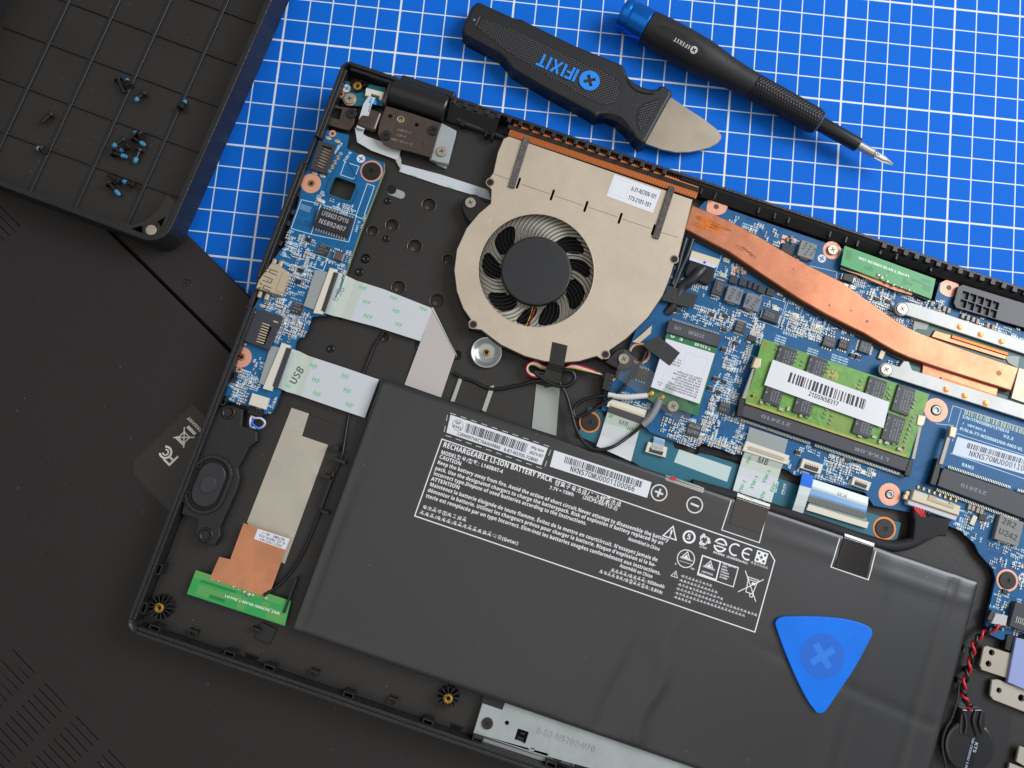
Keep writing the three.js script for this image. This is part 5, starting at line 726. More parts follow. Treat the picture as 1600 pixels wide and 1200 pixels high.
// ---------------------------------------------------------------- main board
const mbPx = [[1085, 332], [1100, 316], [1106, 313], [1133, 316], [1138, 327], [1225, 357], [1318, 389], [1316, 420], [1460, 472], [1468, 442], [1482, 436], [1498, 443], [1497, 470], [1492, 481], [1600, 518], [1680, 546], [1680, 1020], [1600, 990], [1565, 1000], [1548, 992], [1540, 975], [1556, 905], [1552, 890], [1530, 865], [1523, 850], [1500, 828], [1420, 800], [1365, 790], [1352, 770], [1262, 745], [1240, 742], [1232, 735], [1165, 712], [1140, 708], [1130, 703], [1098, 692], [1085, 700], [1062, 693], [1015, 675], [1003, 660], [940, 641], [945, 610], [965, 590], [992, 520], [1035, 440], [1062, 375]];
{
  const b = sub('main_board', lap), y0 = YB, pts = P(mbPx, y0);
  const us = pts.map((p) => p[0]), vs = pts.map((p) => p[1]), u0 = Math.min(...us), v0 = Math.min(...vs), w = Math.max(...us) - u0, d = Math.max(...vs) - v0;
  const boxes = [], occ = (x, y, bw, bd) => { const q = L(x, y, y0); boxes.push([q[0] - bw / 2, q[1] - bd / 2, q[0] + bw / 2, q[1] + bd / 2]); };
  [[1261, 390, 9, 9], [1300, 391, 9, 9], [1284, 404, 5, 5], [1102, 403, 14, 8], [1090, 425, 13, 10], [1064, 464, 13, 8], [1122, 449, 6, 9], [1175, 447, 22, 6], [1147, 461, 9, 9], [1176, 472, 9, 9], [1205, 494, 9, 7], [1157, 511, 6, 8], [1084, 522, 24, 9], [1070, 580, 26, 36], [1310, 620, 74, 38], [1296, 534, 7, 8], [1319, 538, 7, 8], [1352, 542, 9, 8], [1376, 555, 4, 5], [1384, 578, 7, 7], [1229, 390, 8, 7], [1234, 373, 9, 6], [1205, 690, 22, 12], [1269, 729, 11, 6], [1346, 755, 10, 6], [1390, 772, 10, 10], [1462, 641, 11, 11], [1462, 787, 24, 10], [1577, 829, 14, 12], [1574, 907, 10, 10], [1410, 483, 8, 8], [1135, 672, 7, 7], [1132, 637, 7, 8], [1305, 640, 80, 30], [1540, 745, 44, 22], [1545, 675, 34, 26], [1120, 324, 12, 8], [1010, 570, 20, 28], [1000, 552, 12, 12], [1483, 450, 9, 9]].forEach((o) => occ(...o));
  const z = (x, y, zw, zd, dn) => { const q = L(x, y, y0); return [q[0], q[1], zw, zd, dn]; };
  const zones = [z(1142, 338, 28, 12, 0.47), z(1325, 424, 40, 16, 0.56), z(1360, 455, 30, 12, 0.50), z(1065, 385, 24, 14, 0.44), z(1060, 470, 24, 10, 0.56), z(1125, 475, 50, 12, 0.56), z(1190, 475, 44, 22, 0.61), z(1127, 540, 16, 30, 0.61), z(1180, 500, 30, 16, 0.66), z(1240, 500, 30, 14, 0.66), z(1250, 522, 40, 12, 0.66), z(1330, 545, 20, 8, 0.56), z(1098, 600, 18, 22, 0.66), z(1045, 635, 16, 14, 0.66), z(1100, 660, 22, 10, 0.66), z(1050, 665, 30, 9, 0.56), z(1228, 690, 30, 10, 0.56), z(1150, 650, 14, 14, 0.34), z(1300, 715, 14, 8, 0.50), z(1500, 790, 26, 12, 0.39), z(1545, 870, 16, 8, 0.39), z(1560, 930, 14, 12, 0.39), z(1500, 483, 30, 8, 0.39), z(985, 585, 12, 20, 0.56), z(1420, 470, 20, 8, 0.39), z(1190, 440, 20, 10, 0.33), z(1060, 500, 10, 6, 0.33), z(1210, 520, 40, 8, 0.41), z(1290, 500, 20, 8, 0.41), z(1590, 860, 14, 12, 0.33)];
  const spots = smd(b, pts, y0, zones, boxes);
  const tex = boardTex(2048, u0, v0, w, d, (g) => {
    traces(g, u0, v0, w, d, 420, '#15609c'); traces(g, u0, v0, w, d, 220, '#0b3f72');
    g.fillStyle = '#0f4c80'; for (let k = 0; k < 900; k++) g.fillRect(u0 + rnd() * w, v0 + rnd() * d, 0.3, 0.3);
    silk(g, spots, boxes, 0.62);
    g.strokeStyle = g.fillStyle = '#cfe0e8'; g.lineWidth = 0.24;
    const poly = (l, close = true) => { g.beginPath(); P(l, y0).forEach((p, i) => (i ? g.lineTo(...p) : g.moveTo(...p))); if (close) g.closePath(); g.stroke(); };
    poly([[1190, 460], [1228, 472], [1216, 512], [1178, 498]]); poly([[1234, 465], [1258, 473], [1246, 505], [1223, 496]]); poly([[1280, 488], [1300, 494], [1290, 522], [1270, 514]]); poly([[1128, 397], [1162, 408], [1150, 440], [1117, 429]]); poly([[1265, 415], [1308, 425], [1304, 450]], false);
    poly([[1165, 553], [1185, 559], [1160, 625]], false); poly([[1489, 634], [1640, 682]], false); poly([[1489, 634], [1482, 660]], false); poly([[1485, 708], [1640, 762]], false); poly([[1494, 677], [1640, 724]], false); poly([[1502, 640], [1488, 690]], false); poly([[1462, 662], [1490, 665]], false);
    poly([[1282, 732], [1308, 742], [1304, 754], [1278, 744]]);
    const put = (s, x, y, size, wd, r = 0) => { const q = L(x, y, y0); g.save(); g.translate(...q); g.rotate(r); wText(g, s, 0, 0, size, wd); g.restore(); };
    put('S/N:1TNS50MU1370574', 1503, 653, 1.9, 20); put('/   VBT301-3', 1503, 663, 1.5, 10); put('P/N:6-77-NS50MU0A-N02-6L', 1499, 672, 1.9, 27); put('V2.2', 1567, 683, 1.6, 4.4); put('RAM2', 1502, 728, 1.8, 5.2); put('J_RTC1', 1546, 948, 1.2, 5); put('2   SSD', 1575, 981, 1.9, 7.6); put('W8369', 1337, 733, 1.2, 4); put('J_FP1', 1317, 756, 1.2, 3.6); put('PL1', 1553, 851, 1.2, 2.4); put('PC109', 1583, 808, 1.1, 3.6);
    { const q = L(1507, 643, y0); bars(g, q[0], q[1] - 1, 30, 2.2, 44, '#b9bda0'); }
    for (const [x, y, n, c, r] of [[1222, 735, 3, 1, 1.57], [1300, 722, 4, 1, 1.57], [1143, 560, 6, 1, 0], [1130, 590, 9, 2, 0], [1138, 612, 5, 2, 0], [1152, 575, 6, 1, 1.57], [1212, 525, 4, 2, 0], [1244, 520, 6, 1, 1.57], [1160, 350, 2, 3, 0], [1235, 374, 2, 2, 0], [1270, 430, 3, 4, 0], [1120, 635, 4, 2, 1.57], [1508, 810, 3, 2, 1.57], [1350, 470, 3, 3, 0], [1580, 800, 2, 2, 0], [1560, 925, 2, 2, 0], [1085, 395, 2, 3, 0], [1095, 480, 3, 3, 0], [1055, 475, 3, 1, 1.57], [1300, 555, 4, 3, 0], [1262, 545, 4, 2, 0]]) { const q = L(x, y, y0); silkBlock(g, q[0], q[1], n, c, r); }
  }, '#0b5788');
  M('board', planUV(pl(pts, 15, y0), u0, v0, w, d), mapped(tex, 0.42, 0, { specularIntensity: 0.6 }), b, { uv: true });
  // screw tabs, pads and stand-offs
  M('copper_tab', pl(P([[1106, 313], [1134, 316], [1134, 330], [1122, 336], [1105, 332]], y0), y0, y0 + 0.07, { smooth: true, holes: [circleHole(...L(1119, 323, y0), 1.1)] }), MT.pad, b);
  M('copper_tab', pl(P([[1470, 442], [1482, 437], [1497, 445], [1497, 458], [1484, 464], [1469, 456]], y0), y0, y0 + 0.07, { smooth: true, holes: [circleHole(...L(1482.5, 449.5, y0), 1.1)] }), MT.pad, b);
  for (const [x, y] of [[1119, 323], [1482.5, 449.5]]) { const q = L(x, y, y0); M('mounting_hole', cyl(1.15, 0.06, q[0], y0, q[1]), std(0x5c3c1e, 0.5), b); }
  ringPad(b, 1300, 391, y0, 2.2, 3.8, 'silver'); ringPad(b, 1462.5, 641, y0, 2.3, 4.9, 'steel'); ringPad(b, 1390, 772.5, y0, 1.9, 4.5, 'steel'); ringPad(b, 1574, 907, y0, 3.5, 4.4, 'black'); ringPad(b, 1000, 552, y0, 3.5, 4.4, 'black');
  { const k = L(1284, 404, y0); M('plus_mark', pl(circ(1.75, ...k), y0, y0 + 0.06, { holes: [polyHole(crossPts(1.15, 0.24, ...k, 0.28))] }), MT.paper, b); const j = L(1598, 903, y0); M('plus_mark', pl(circ(1.75, ...j), y0, y0 + 0.06, { holes: [polyHole(crossPts(1.15, 0.24, ...j, 0.28))] }), MT.paper, b); }
  // power parts
  inductor(b, 1261.5, 390.5, 7, y0, ['R15', '2115', 'XYT'], 1.9, '#80807e'); inductor(b, 1147, 461, 6.7, y0, ['4R7', '2110'], 1.75); inductor(b, 1176, 472, 6.7, y0, ['4R7', '2110'], -1.2); inductor(b, 1577, 829, 10.2, y0, ['2R2', 'U242'], 0.1, '#7b7c7a');
  tant(b, 1122.5, 449, 4.4, 6.6, y0, '220'); tant(b, 1205, 494, 7, 4.4, y0, '220'); tant(b, 1326, 434, 4.4, 3, y0, '');
  pix('power_transistor', b, [[1229, 390]], y0, 5, 4, 1, MT.chip); pix('transistor', b, [[1145, 438], [1160, 442], [1189, 453], [1203, 457]], y0, 3.2, 3.2, 1, MT.chip); pix('transistor', b, [[1171, 445], [1179, 448]], y0, 1.7, 3.3, 1, MT.chip);
  pix('solder_land', b, [[1135, 407], [1130, 430], [1219, 459], [1212, 482], [1249, 475], [1243, 493], [1283, 494], [1279, 511]], y0, 2.8, 1.8, 0.25, MT.solder);
  for (const [x, y] of [[1233, 373], [1155, 422]]) { const q = L(x, y, y0); M('copper_land', [bx(2.2, 0.1, 1.6, q[0] - 2, y0, q[1]), bx(2.2, 0.1, 1.6, q[0] + 2, y0, q[1]), bx(1.8, 0.1, 1.4, q[0] - 2, y0, q[1] + 2.2)], MT.pad, b); pix('ceramic_capacitor', b, [[x - 3, y + 2], [x + 4, y + 5], [x + 3, y - 1]], y0, 1.1, 1.8, 0.9, std(0x8a7d68, 0.4)); }
  chip(b, 'logic_chip', 1157, 511, 4.4, 4.6, 1, y0, { pins: 'v', n: 9, pw: 0.22, ex: 0.9, mark: chipMark(4.4, 4.6, ['GL8', '503', 'S1C'], '#2a2b2e', '#777a7e') });
  chip(b, 'logic_chip', 1175, 528.5, 3.6, 2.4, 1, y0, { pins: 'u', m: 3, n: 3, pw: 0.4, ex: 0.5 });
  for (const [x, y] of [[1060, 485], [1112.5, 491], [1134, 493.5], [1132, 515], [1150, 536], [1131, 546], [1118, 592], [1132, 597], [1110, 607], [1123, 613], [1332, 555], [1342, 558], [1346, 486], [1370, 467], [1388, 471], [1325, 720], [1342, 722], [1247, 707]]) chip(b, 'transistor', x, y, 2.1, 1.4, 0.8, y0, { pins: 'v', n: 3, pw: 0.35, ex: 0.5 });
  chip(b, 'memory_controller_chip', 1296, 534, 5, 4.4, 1.3, y0, { pins: 'v', n: 4, pw: 0.5, ex: 1.1, mark: chipMark(5, 4.4, ['W25Q', '128JV'], '#3a3b3d', '#6d7074') }); chip(b, 'memory_controller_chip', 1319, 538, 4.4, 4, 1.2, y0, { pins: 'v', n: 4, pw: 0.5, ex: 1, mark: chipMark(4.4, 4, ['24C', '02'], '#1e1f21', '#6d7074') });
  chip(b, 'logic_chip', 1352, 542.5, 4.8, 4.8, 1, y0, { pins: 'u', m: 8, n: 8, pw: 0.25, ex: 1.1, mark: chipMark(4.8, 4.8, ['IT5', '570E', '128'], '#3f4246', '#7d8084', 1.57) });
  chip(b, 'logic_chip', 1132, 637, 4.6, 4.2, 1.2, y0, { pins: 'v', n: 4, pw: 0.5, ex: 1, mark: chipMark(4.6, 4.2, ['MX25', 'L64'], '#2b2c2f', '#64676b') });
  chip(b, 'audio_chip', 1084, 671.5, 5.6, 5.4, 0.9, y0, { pins: 'uv', n: 10, m: 10, pw: 0.18, ex: 0.3, mark: chipMark(5.6, 5.4, ['ALC256', 'L21D1'], '#303236', '#8d9094') });
  chip(b, 'logic_chip', 1004, 585, 5, 4.6, 1, y0, { pins: 'v', n: 4, pw: 0.5, ex: 1 }); chip(b, 'logic_chip', 1536, 808, 3.2, 3, 0.8, y0, { pins: 'uv', n: 4, m: 4, pw: 0.2, ex: 0.3 }); chip(b, 'logic_chip', 1571, 925, 2.2, 1.8, 0.8, y0, { pins: 'v', n: 3, pw: 0.3, ex: 0.5 });
  pix('crystal', b, [[1376, 555, 0.1]], y0, 2, 3.6, 1, std(0xb5a78c, 0.35, 0.3)); pix('crystal', b, [[1519, 813, 0.15]], y0, 2, 4, 1, std(0xb9b2a0, 0.35, 0.3)); pix('ceramic_capacitor', b, [[1513, 792], [1519, 794], [1526, 797], [1532, 799], [1455, 475], [1466, 480], [1474, 483], [1481, 486], [1503, 494], [1511, 497], [1519, 500], [1526, 503], [1542, 509], [1550, 512]], y0, 1.3, 2.2, 1, std(0x9a8f7c, 0.38)); pix('solder_land', b, [[1321, 446], [1332, 449], [1348, 738], [1364, 741]], y0, 2.2, 1.6, 0.3, MT.solder);
  pix('shrouded_diode', b, [[1549, 963, 0.2]], y0, 3.8, 4, 1.6, std(0x4a4038, 0.4)); M('coin_cell_socket', pl(P([[1555, 958], [1574, 962], [1571, 978], [1548, 974]], 18), y0, 18.4, { bevel: 0.2 }), std(0xb7b6b8, 0.4), b);
  M('ssd_socket', pl(P([[1587, 940], [1640, 955], [1632, 1000], [1577, 978]], 19), y0, 19, { bevel: 0.2 }), MT.charcoal, b); for (let k = 0; k < 8; k++) { const q = L(1588 + k * 3, 968 + k * 1, 19); M('ssd_contact', bx(0.3, 0.15, 2.4, q[0], 19, q[1]), MT.tin, b); }
  // display connector with taped cable bundle
  const dc = sub('display_connector', b); M('housing', pl(P([[1081, 391], [1125, 405], [1120, 418], [1077, 404]], 17.8), y0, 17.8, { bevel: 0.2 }), MT.cream, dc); M('mark_strip', pl(P([[1078, 402], [1119, 415], [1117, 419], [1077, 406]], 17.9), 17.2, 17.9), MT.wireWhite, dc); { const q = L(1101, 410, 18); M('blue_dot', disc(0.55, 0.1, q[0], 17.9, q[1], 14, 0.03), std(0x1a22b8, 0.5), dc); }
  M('taped_cable', tube(A3([[1098, 420, 18], [1090, 428, 19], [1080, 438, 18.6], [1066, 448, 17], [1058, 462, 16.5], [1050, 480, 15.8], [1040, 490, 15]]), 2.1, 60, 12), MT.cableGrey, dc); M('cable_tape', pl(P([[1076, 408], [1115, 420], [1108, 444], [1090, 440], [1070, 430]], 18), y0, 18.6, { bevel: 0.9, bs: 3, smooth: true }), MT.rubber, dc);
  M('black_tape', quad(P([[1046, 446], [1092, 461], [1083, 482], [1034, 468]], 19), 18.3, 0.14), MT.tape, dc);
  for (const l of [[[1072, 372, 17], [1066, 392, 17], [1056, 430, 16.6], [1050, 445, 17]], [[1082, 374, 17], [1074, 398, 17.4], [1064, 420, 17], [1052, 450, 17]]]) M('lead_cable', tube(A3(l), 1, 30), MT.cableGrey, dc);
  // wireless card socket
  const ws = sub('card_socket', b); M('housing', pl(P([[1045, 500], [1126, 525], [1122, 543], [1040, 519]], 19), y0, 19.2, { bevel: 0.25 }), planeless(), ws); { const pn = []; for (let k = 0; k < 34; k++) { const q = L(1051 + k * 2.17, 499.5 + k * 0.68, y0 + 0.5); pn.push(bx(0.24, 0.4, 0.9, q[0], y0, q[1] - 0.2)); } M('socket_pins', pn, MT.solder, ws); M('stamp', quad(P([[1054, 505], [1115, 524], [1112, 537], [1050, 518]], 19.3), 19.2, 0.03), mapped(label(256, 16, 3.6, (g) => { g.fillStyle = '#3b3d45'; g.fillRect(0, 0, 16, 4); g.fillStyle = '#8c8f98'; g.translate(8, 1.8); g.rotate(Math.PI); wText(g, '212530', -4.6, 0.8, 2, 6.4); wText(g, 'LTK', 5, 0.8, 1.6, 2.6); }), 0.5), ws, { uv: true }); }
  // memory sockets
  const memSocket = (c, pinsTop) => { const s = sub('memory_socket', b); M('housing', pl(P(c, 19), y0, 19.2, { bevel: 0.25 }), MT.charcoal, s); return s; };
  const s1 = memSocket([[1166, 632], [1420, 717], [1424, 721], [1420, 739], [1157, 650], [1159, 634]]);
  const pinRow = (s, a, c, n, gap) => { const A = L(...a, 17), B = L(...c, 17), pn = []; for (let k = 0; k < n; k++) { const t = (k + 0.5) / n; if (gap && t > gap[0] && t < gap[1]) continue; pn.push(bx(0.25, 0.5, 1.1, A[0] + (B[0] - A[0]) * t, 17, A[1] + (B[1] - A[1]) * t)); } M('socket_pins', pn, MT.solder, s, { kind: 'stuff' }); };
  pinRow(s1, [1157, 656], [1411, 743], 110, [0.425, 0.455]);
  M('stamp', quad(P([[1186, 643], [1240, 661], [1237, 672], [1183, 654]], 19.2), 19.2, 0.03), mapped(label(256, 14, 3, (g) => { g.fillStyle = '#34363d'; g.fillRect(0, 0, 14, 3); g.fillStyle = '#7d808a'; g.translate(7, 1.5); g.rotate(Math.PI); wText(g, '212410', -6.2, 0.9, 2, 12); }), 0.5), s1, { uv: true });
  M('stamp', quad(P([[1332, 694], [1395, 715], [1392, 726], [1329, 705]], 19.2), 19.2, 0.03), mapped(label(256, 16, 3, (g) => { g.fillStyle = '#34363d'; g.fillRect(0, 0, 16, 3); g.fillStyle = '#7d808a'; g.translate(8, 1.5); g.rotate(Math.PI); wText(g, 'LTK4.0R', -7, 0.9, 2, 14); }), 0.5), s1, { uv: true });
  const arm = (s, blk, latch, rod) => { M('end_post', pl(P(blk, 19), y0, 19.4, { bevel: 0.2 }), MT.black, s); M('latch', pl(P(latch, 20), 18, 20.3, { bevel: 0.4, bs: 2 }), MT.beigeMetal, s); M('latch_spring', pl(P(rod, 20), 18.8, 19.9, { bevel: 0.2 }), std(0x95928a, 0.45, 0.35), s); };
  arm(s1, [[1156, 620], [1162, 617], [1164, 630], [1158, 652], [1150, 650]], [[1180, 558], [1190, 560], [1188, 574], [1183, 577], [1174, 574]], [[1176, 575], [1182, 578], [1166, 624], [1159, 622]]);
  arm(s1, [[1421, 716], [1427, 719], [1421, 745], [1412, 742], [1416, 730]], [[1434, 648], [1447, 650], [1444, 663], [1440, 667], [1431, 664]], [[1436, 664], [1441, 667], [1430, 718], [1424, 717]]);
  const s2 = memSocket([[1474, 731], [1640, 786], [1630, 822], [1464, 759], [1470, 738]]); pinRow(s2, [1480, 729], [1640, 782], 62, [0.62, 0.68]); pinRow(s2, [1462, 765], [1632, 829], 66, [0.75, 0.8]);
  M('stamp', quad(P([[1498, 750], [1546, 767], [1543, 779], [1495, 762]], 19.2), 19.2, 0.03), mapped(label(256, 13, 3, (g) => { g.fillStyle = '#34363d'; g.fillRect(0, 0, 13, 3); g.fillStyle = '#7d808a'; g.translate(6.5, 1.5); g.rotate(Math.PI); wText(g, '212410', -5.7, 0.9, 2, 11); }), 0.5), s2, { uv: true });
  arm(s2, [[1464, 716], [1471, 718], [1466, 745], [1461, 759], [1452, 756]], [[1485, 665], [1496, 669], [1492, 685], [1482, 682]], [[1480, 682], [1486, 684], [1474, 726], [1467, 725]]);
  M('serial_label', quad(P([[1496, 682.5], [1640, 725], [1632, 750], [1487.5, 709]], y0), y0, 0.08), mapped(label(1024, 39, 7, (g) => { bars(g, 4.8, 1.1, 34, 2.2, 60, '#3a3d44'); wText(g, 'NKNS70MU0001I00066', 6.5, 6, 2.9, 30, 'monospace'); }, '#c9d3e2'), 0.45), b, { uv: true });
  // flex sockets along the lower edge
  const fm = fpc(b, [[1166, 689], [1234, 712], [1230, 726], [1160, 704]], y0, false); M('contact_strip', pl(P([[1172, 697], [1226, 715], [1224, 720], [1169, 702]], 18), 17.7, 17.95), mapped(label(256, 14, 1.6, (g) => { g.fillStyle = '#b3a891'; g.fillRect(0, 0, 14, 2); g.fillStyle = '#5a5650'; for (let k = 0; k < 28; k++) g.fillRect(k * 0.5, 0.4, 0.25, 1.2); }), 0.4), fm);
  M('clear_tape', quad(P([[1172, 667], [1232, 687], [1226, 711], [1166, 690]], 18), 17.5, 0.05), MT.haze, fm);
  fpc(b, [[1255, 716], [1287, 726], [1282, 741], [1250, 731]], y0); fpc(b, [[1334, 744], [1362, 754], [1357, 767], [1330, 757]], y0);
  const f0 = fpc(b, [[952, 622], [1011, 641], [1007, 653], [948, 635]], y0, false); M('contact_strip', pl(P([[955, 630], [1006, 647], [1005, 650], [954, 634]], 18), 17.7, 17.95), MT.cream, f0);
  // battery plug and its taped lead
  const bp = sub('battery_connector', b); M('header', pl(P([[1429, 765], [1502, 791], [1499, 806], [1424, 781]], 20), y0, 19.8, { bevel: 0.3 }), MT.cream, bp); M('plug', pl(P([[1420, 780], [1497, 806], [1494, 814], [1418, 788]], 19), y0, 18.8, { bevel: 0.3 }), std(0xc6c6cc, 0.4), bp); M('header_clip', pl(P([[1452, 773], [1464, 777], [1463, 781], [1483, 788], [1484, 784], [1492, 787], [1490, 795], [1450, 781]], 20), 19.8, 20.1), std(0xb6a98e, 0.45), bp);
  for (const [x, y] of [[1415, 777], [1418, 771]]) { const q = L(x, y, 18); M('clip_ear', bx(2, 1.4, 2, q[0], 17, q[1], 0, 0.4), MT.beigeMetal, bp); }
  for (let k = 0; k < 8; k++) { const q = L(1434 + k * 8.4, 761 + k * 3, y0); M('solder_pin', bx(0.7, 0.5, 1.2, q[0], y0, q[1]), MT.gold, bp); }
  for (let k = 0; k < 6; k++) M('wire', tube(A3([[1427 + k * 5, 788 + k * 1.8, 18], [1430 + k * 4, 796 + k * 1.4, 18.4], [1440 + k * 2, 808, 18]]), 0.6, 14), k < 4 ? MT.wireRed : MT.cable, bp);
}
function planeless() { return MT.charcoal; }
{ // taped power lead running to the battery
  const c = sub('battery_lead', lap); M('taped_bundle', pl(P([[1425, 796], [1452, 806], [1485, 811], [1482, 820], [1478, 838], [1466, 838], [1440, 848], [1424, 850], [1426, 835], [1428, 815]], 18), 15.5, 18.6, { bevel: 0.8, bs: 3 }), MT.rubber, c);
  M('taped_lead', tube(A3([[1462, 822, 16.5], [1442, 838, 16.5], [1418, 850, 16.5], [1390, 853, 16.5], [1350, 843, 16.5], [1300, 826, 16.5], [1240, 806, 16.5], [1190, 790, 16.5], [1140, 774, 16.5], [1080, 757, 16.3]]), 2.3, 120, 12), MT.rubber, c);
}
// ---------------------------------------------------------------- memory module
{
  const m = sub('memory_module', lap), y1 = 19.9;
  const c = P([[1192, 529], [1452, 616], [1420, 716], [1164, 630]], y1), w = 69.6, d = 26.5, o = c[0];
  const tex = label(2048, w, d, (g) => {
    g.fillStyle = '#5f9a34'; g.fillRect(0, 0, w, d); traces(g, 0, 0, w, d, 130, '#4d8429'); traces(g, 0, 0, w, d, 70, '#6fae42');
    g.fillStyle = '#a06a2c'; for (let k = 0; k < 230; k++) { const e = rnd() < 0.35; g.beginPath(); g.arc(e ? (rnd() < 0.5 ? R(1, 6) : R(62, 68)) : rnd() * w, rnd() * d, 0.22, 0, 7); g.fill(); }
    g.fillStyle = '#8c7a34'; for (let k = 0; k < 18; k++) g.fillRect(34 + k * 0.55, 18 + (k % 3), 0.2, 6); g.fillStyle = '#c8a44c'; for (let k = 0; k < 130; k++) g.fillRect(1 + k * 0.52, d - 0.9, 0.3, 0.9); for (let k = 0; k < 6; k++) g.fillRect(28.5 + k * 0.8, 3 + (k % 2), 0.6, 2.4); wText(g, 'PCB7B', 40.5, 6.4, 1, 3.4);
    g.fillStyle = '#b8542a'; g.beginPath(); g.arc(1.6, 1.6, 0.7, 0, 7); g.fill(); g.fillStyle = '#1c1208'; for (const [x, y] of [[1.8, 23], [66.2, 23.4]]) { g.fillStyle = '#c09040'; g.beginPath(); g.arc(x, y, 1.1, 0, 7); g.fill(); g.fillStyle = '#1c1208'; g.beginPath(); g.arc(x, y, 0.75, 0, 7); g.fill(); }
  }, '#5f9a34');
  M('module_board', quad(c, y1 - 1, 1), mapped(tex, 0.4), m, { uv: true });
  const cm = chipMark(7.4, 11.2, ['SEC 122', 'K4A8G08', '5WC BCWE', 'G157J0P', '', '[+]'], '#25282c', '#7b8086', 1.57);
  const mk = mapped(cm, 0.42);
  for (const [x, y] of [[1226, 563], [1274, 579], [1367, 612], [1412, 625], [1210, 611], [1258, 627], [1351, 660], [1396, 670]]) { const q = L(x, y, y1 + 1), g = planUV(bx(7.4, 0.95, 11.2, q[0], y1, q[1], 0.02, 0.12), q[0] - 3.7, q[1] - 5.6, 7.4, 11.2); M('memory_chip', g, mk, m, { uv: true }); }
  const caps = []; const A = L(1184, 626, y1), B = L(1410, 702, y1); for (let k = 0; k < 22; k++) { const t = (k + 0.5) / 22; if (t > 0.36 && t < 0.66) continue; const q = [A[0] + (B[0] - A[0]) * t, A[1] + (B[1] - A[1]) * t + (k % 2) * 0.4]; M('module_capacitor', [bx(1.7, 0.8, 1.1, q[0], y1, q[1] - (k % 3) * 0.7, k % 2 ? 0 : 1.57)], std(0xb7ad92, 0.38), m); }
  for (const [x, y, n] of [[1215, 540, 2], [1246, 553, 3], [1254, 565, 2], [1296, 570, 3], [1301, 583, 2], [1345, 595, 3], [1390, 607, 3], [1391, 617, 2], [1430, 625, 3], [1427, 652, 4], [1420, 672, 4], [1196, 566, 0], [1291, 640, 3], [1300, 650, 3]]) for (let k = 0; k < n; k++) { const q = L(x - k * 2, y + k * 6, y1); caps.push(bx(0.9, 0.4, 0.5, q[0], y1, q[1]), bx(0.25, 0.44, 0.55, q[0] - 0.4, y1, q[1]), bx(0.25, 0.44, 0.55, q[0] + 0.4, y1, q[1])); }
  M('module_resistors', caps, std(0x8c8878, 0.4, 0.2), m, { kind: 'stuff' });
  M('barcode_label', (() => { const T = P([[1207.5, 562], [1389.5, 628.5], [1380, 669], [1194, 601.5]], 21), n = 14, A3_ = [], B3_ = []; for (let k = 0; k <= n; k++) { const t = k / n, y = 21.15 + 0.14 * Math.sin(t * 9); A3_.push([T[0][0] + (T[1][0] - T[0][0]) * t, y, T[0][1] + (T[1][1] - T[0][1]) * t]); B3_.push([T[3][0] + (T[2][0] - T[3][0]) * t, y, T[3][1] + (T[2][1] - T[3][1]) * t]); } const g = ribbon(A3_, B3_, 0.08), uv = g.attributes.uv; for (let i = 0; i < uv.count; i++) { const a = uv.getX(i), b = uv.getY(i); uv.setXY(i, 1 - b, 1 - a); } return g; })(),
    mapped(label(1024, 49.5, 11, (g) => { bars(g, 8.2, 2.4, 32, 4.2, 34, '#1c1c20'); wText(g, '21DSN58317', 17.6, 9, 2.6, 12.5, 'sans-serif'); }, '#dcdce0'), 0.5), m, { uv: true });
}
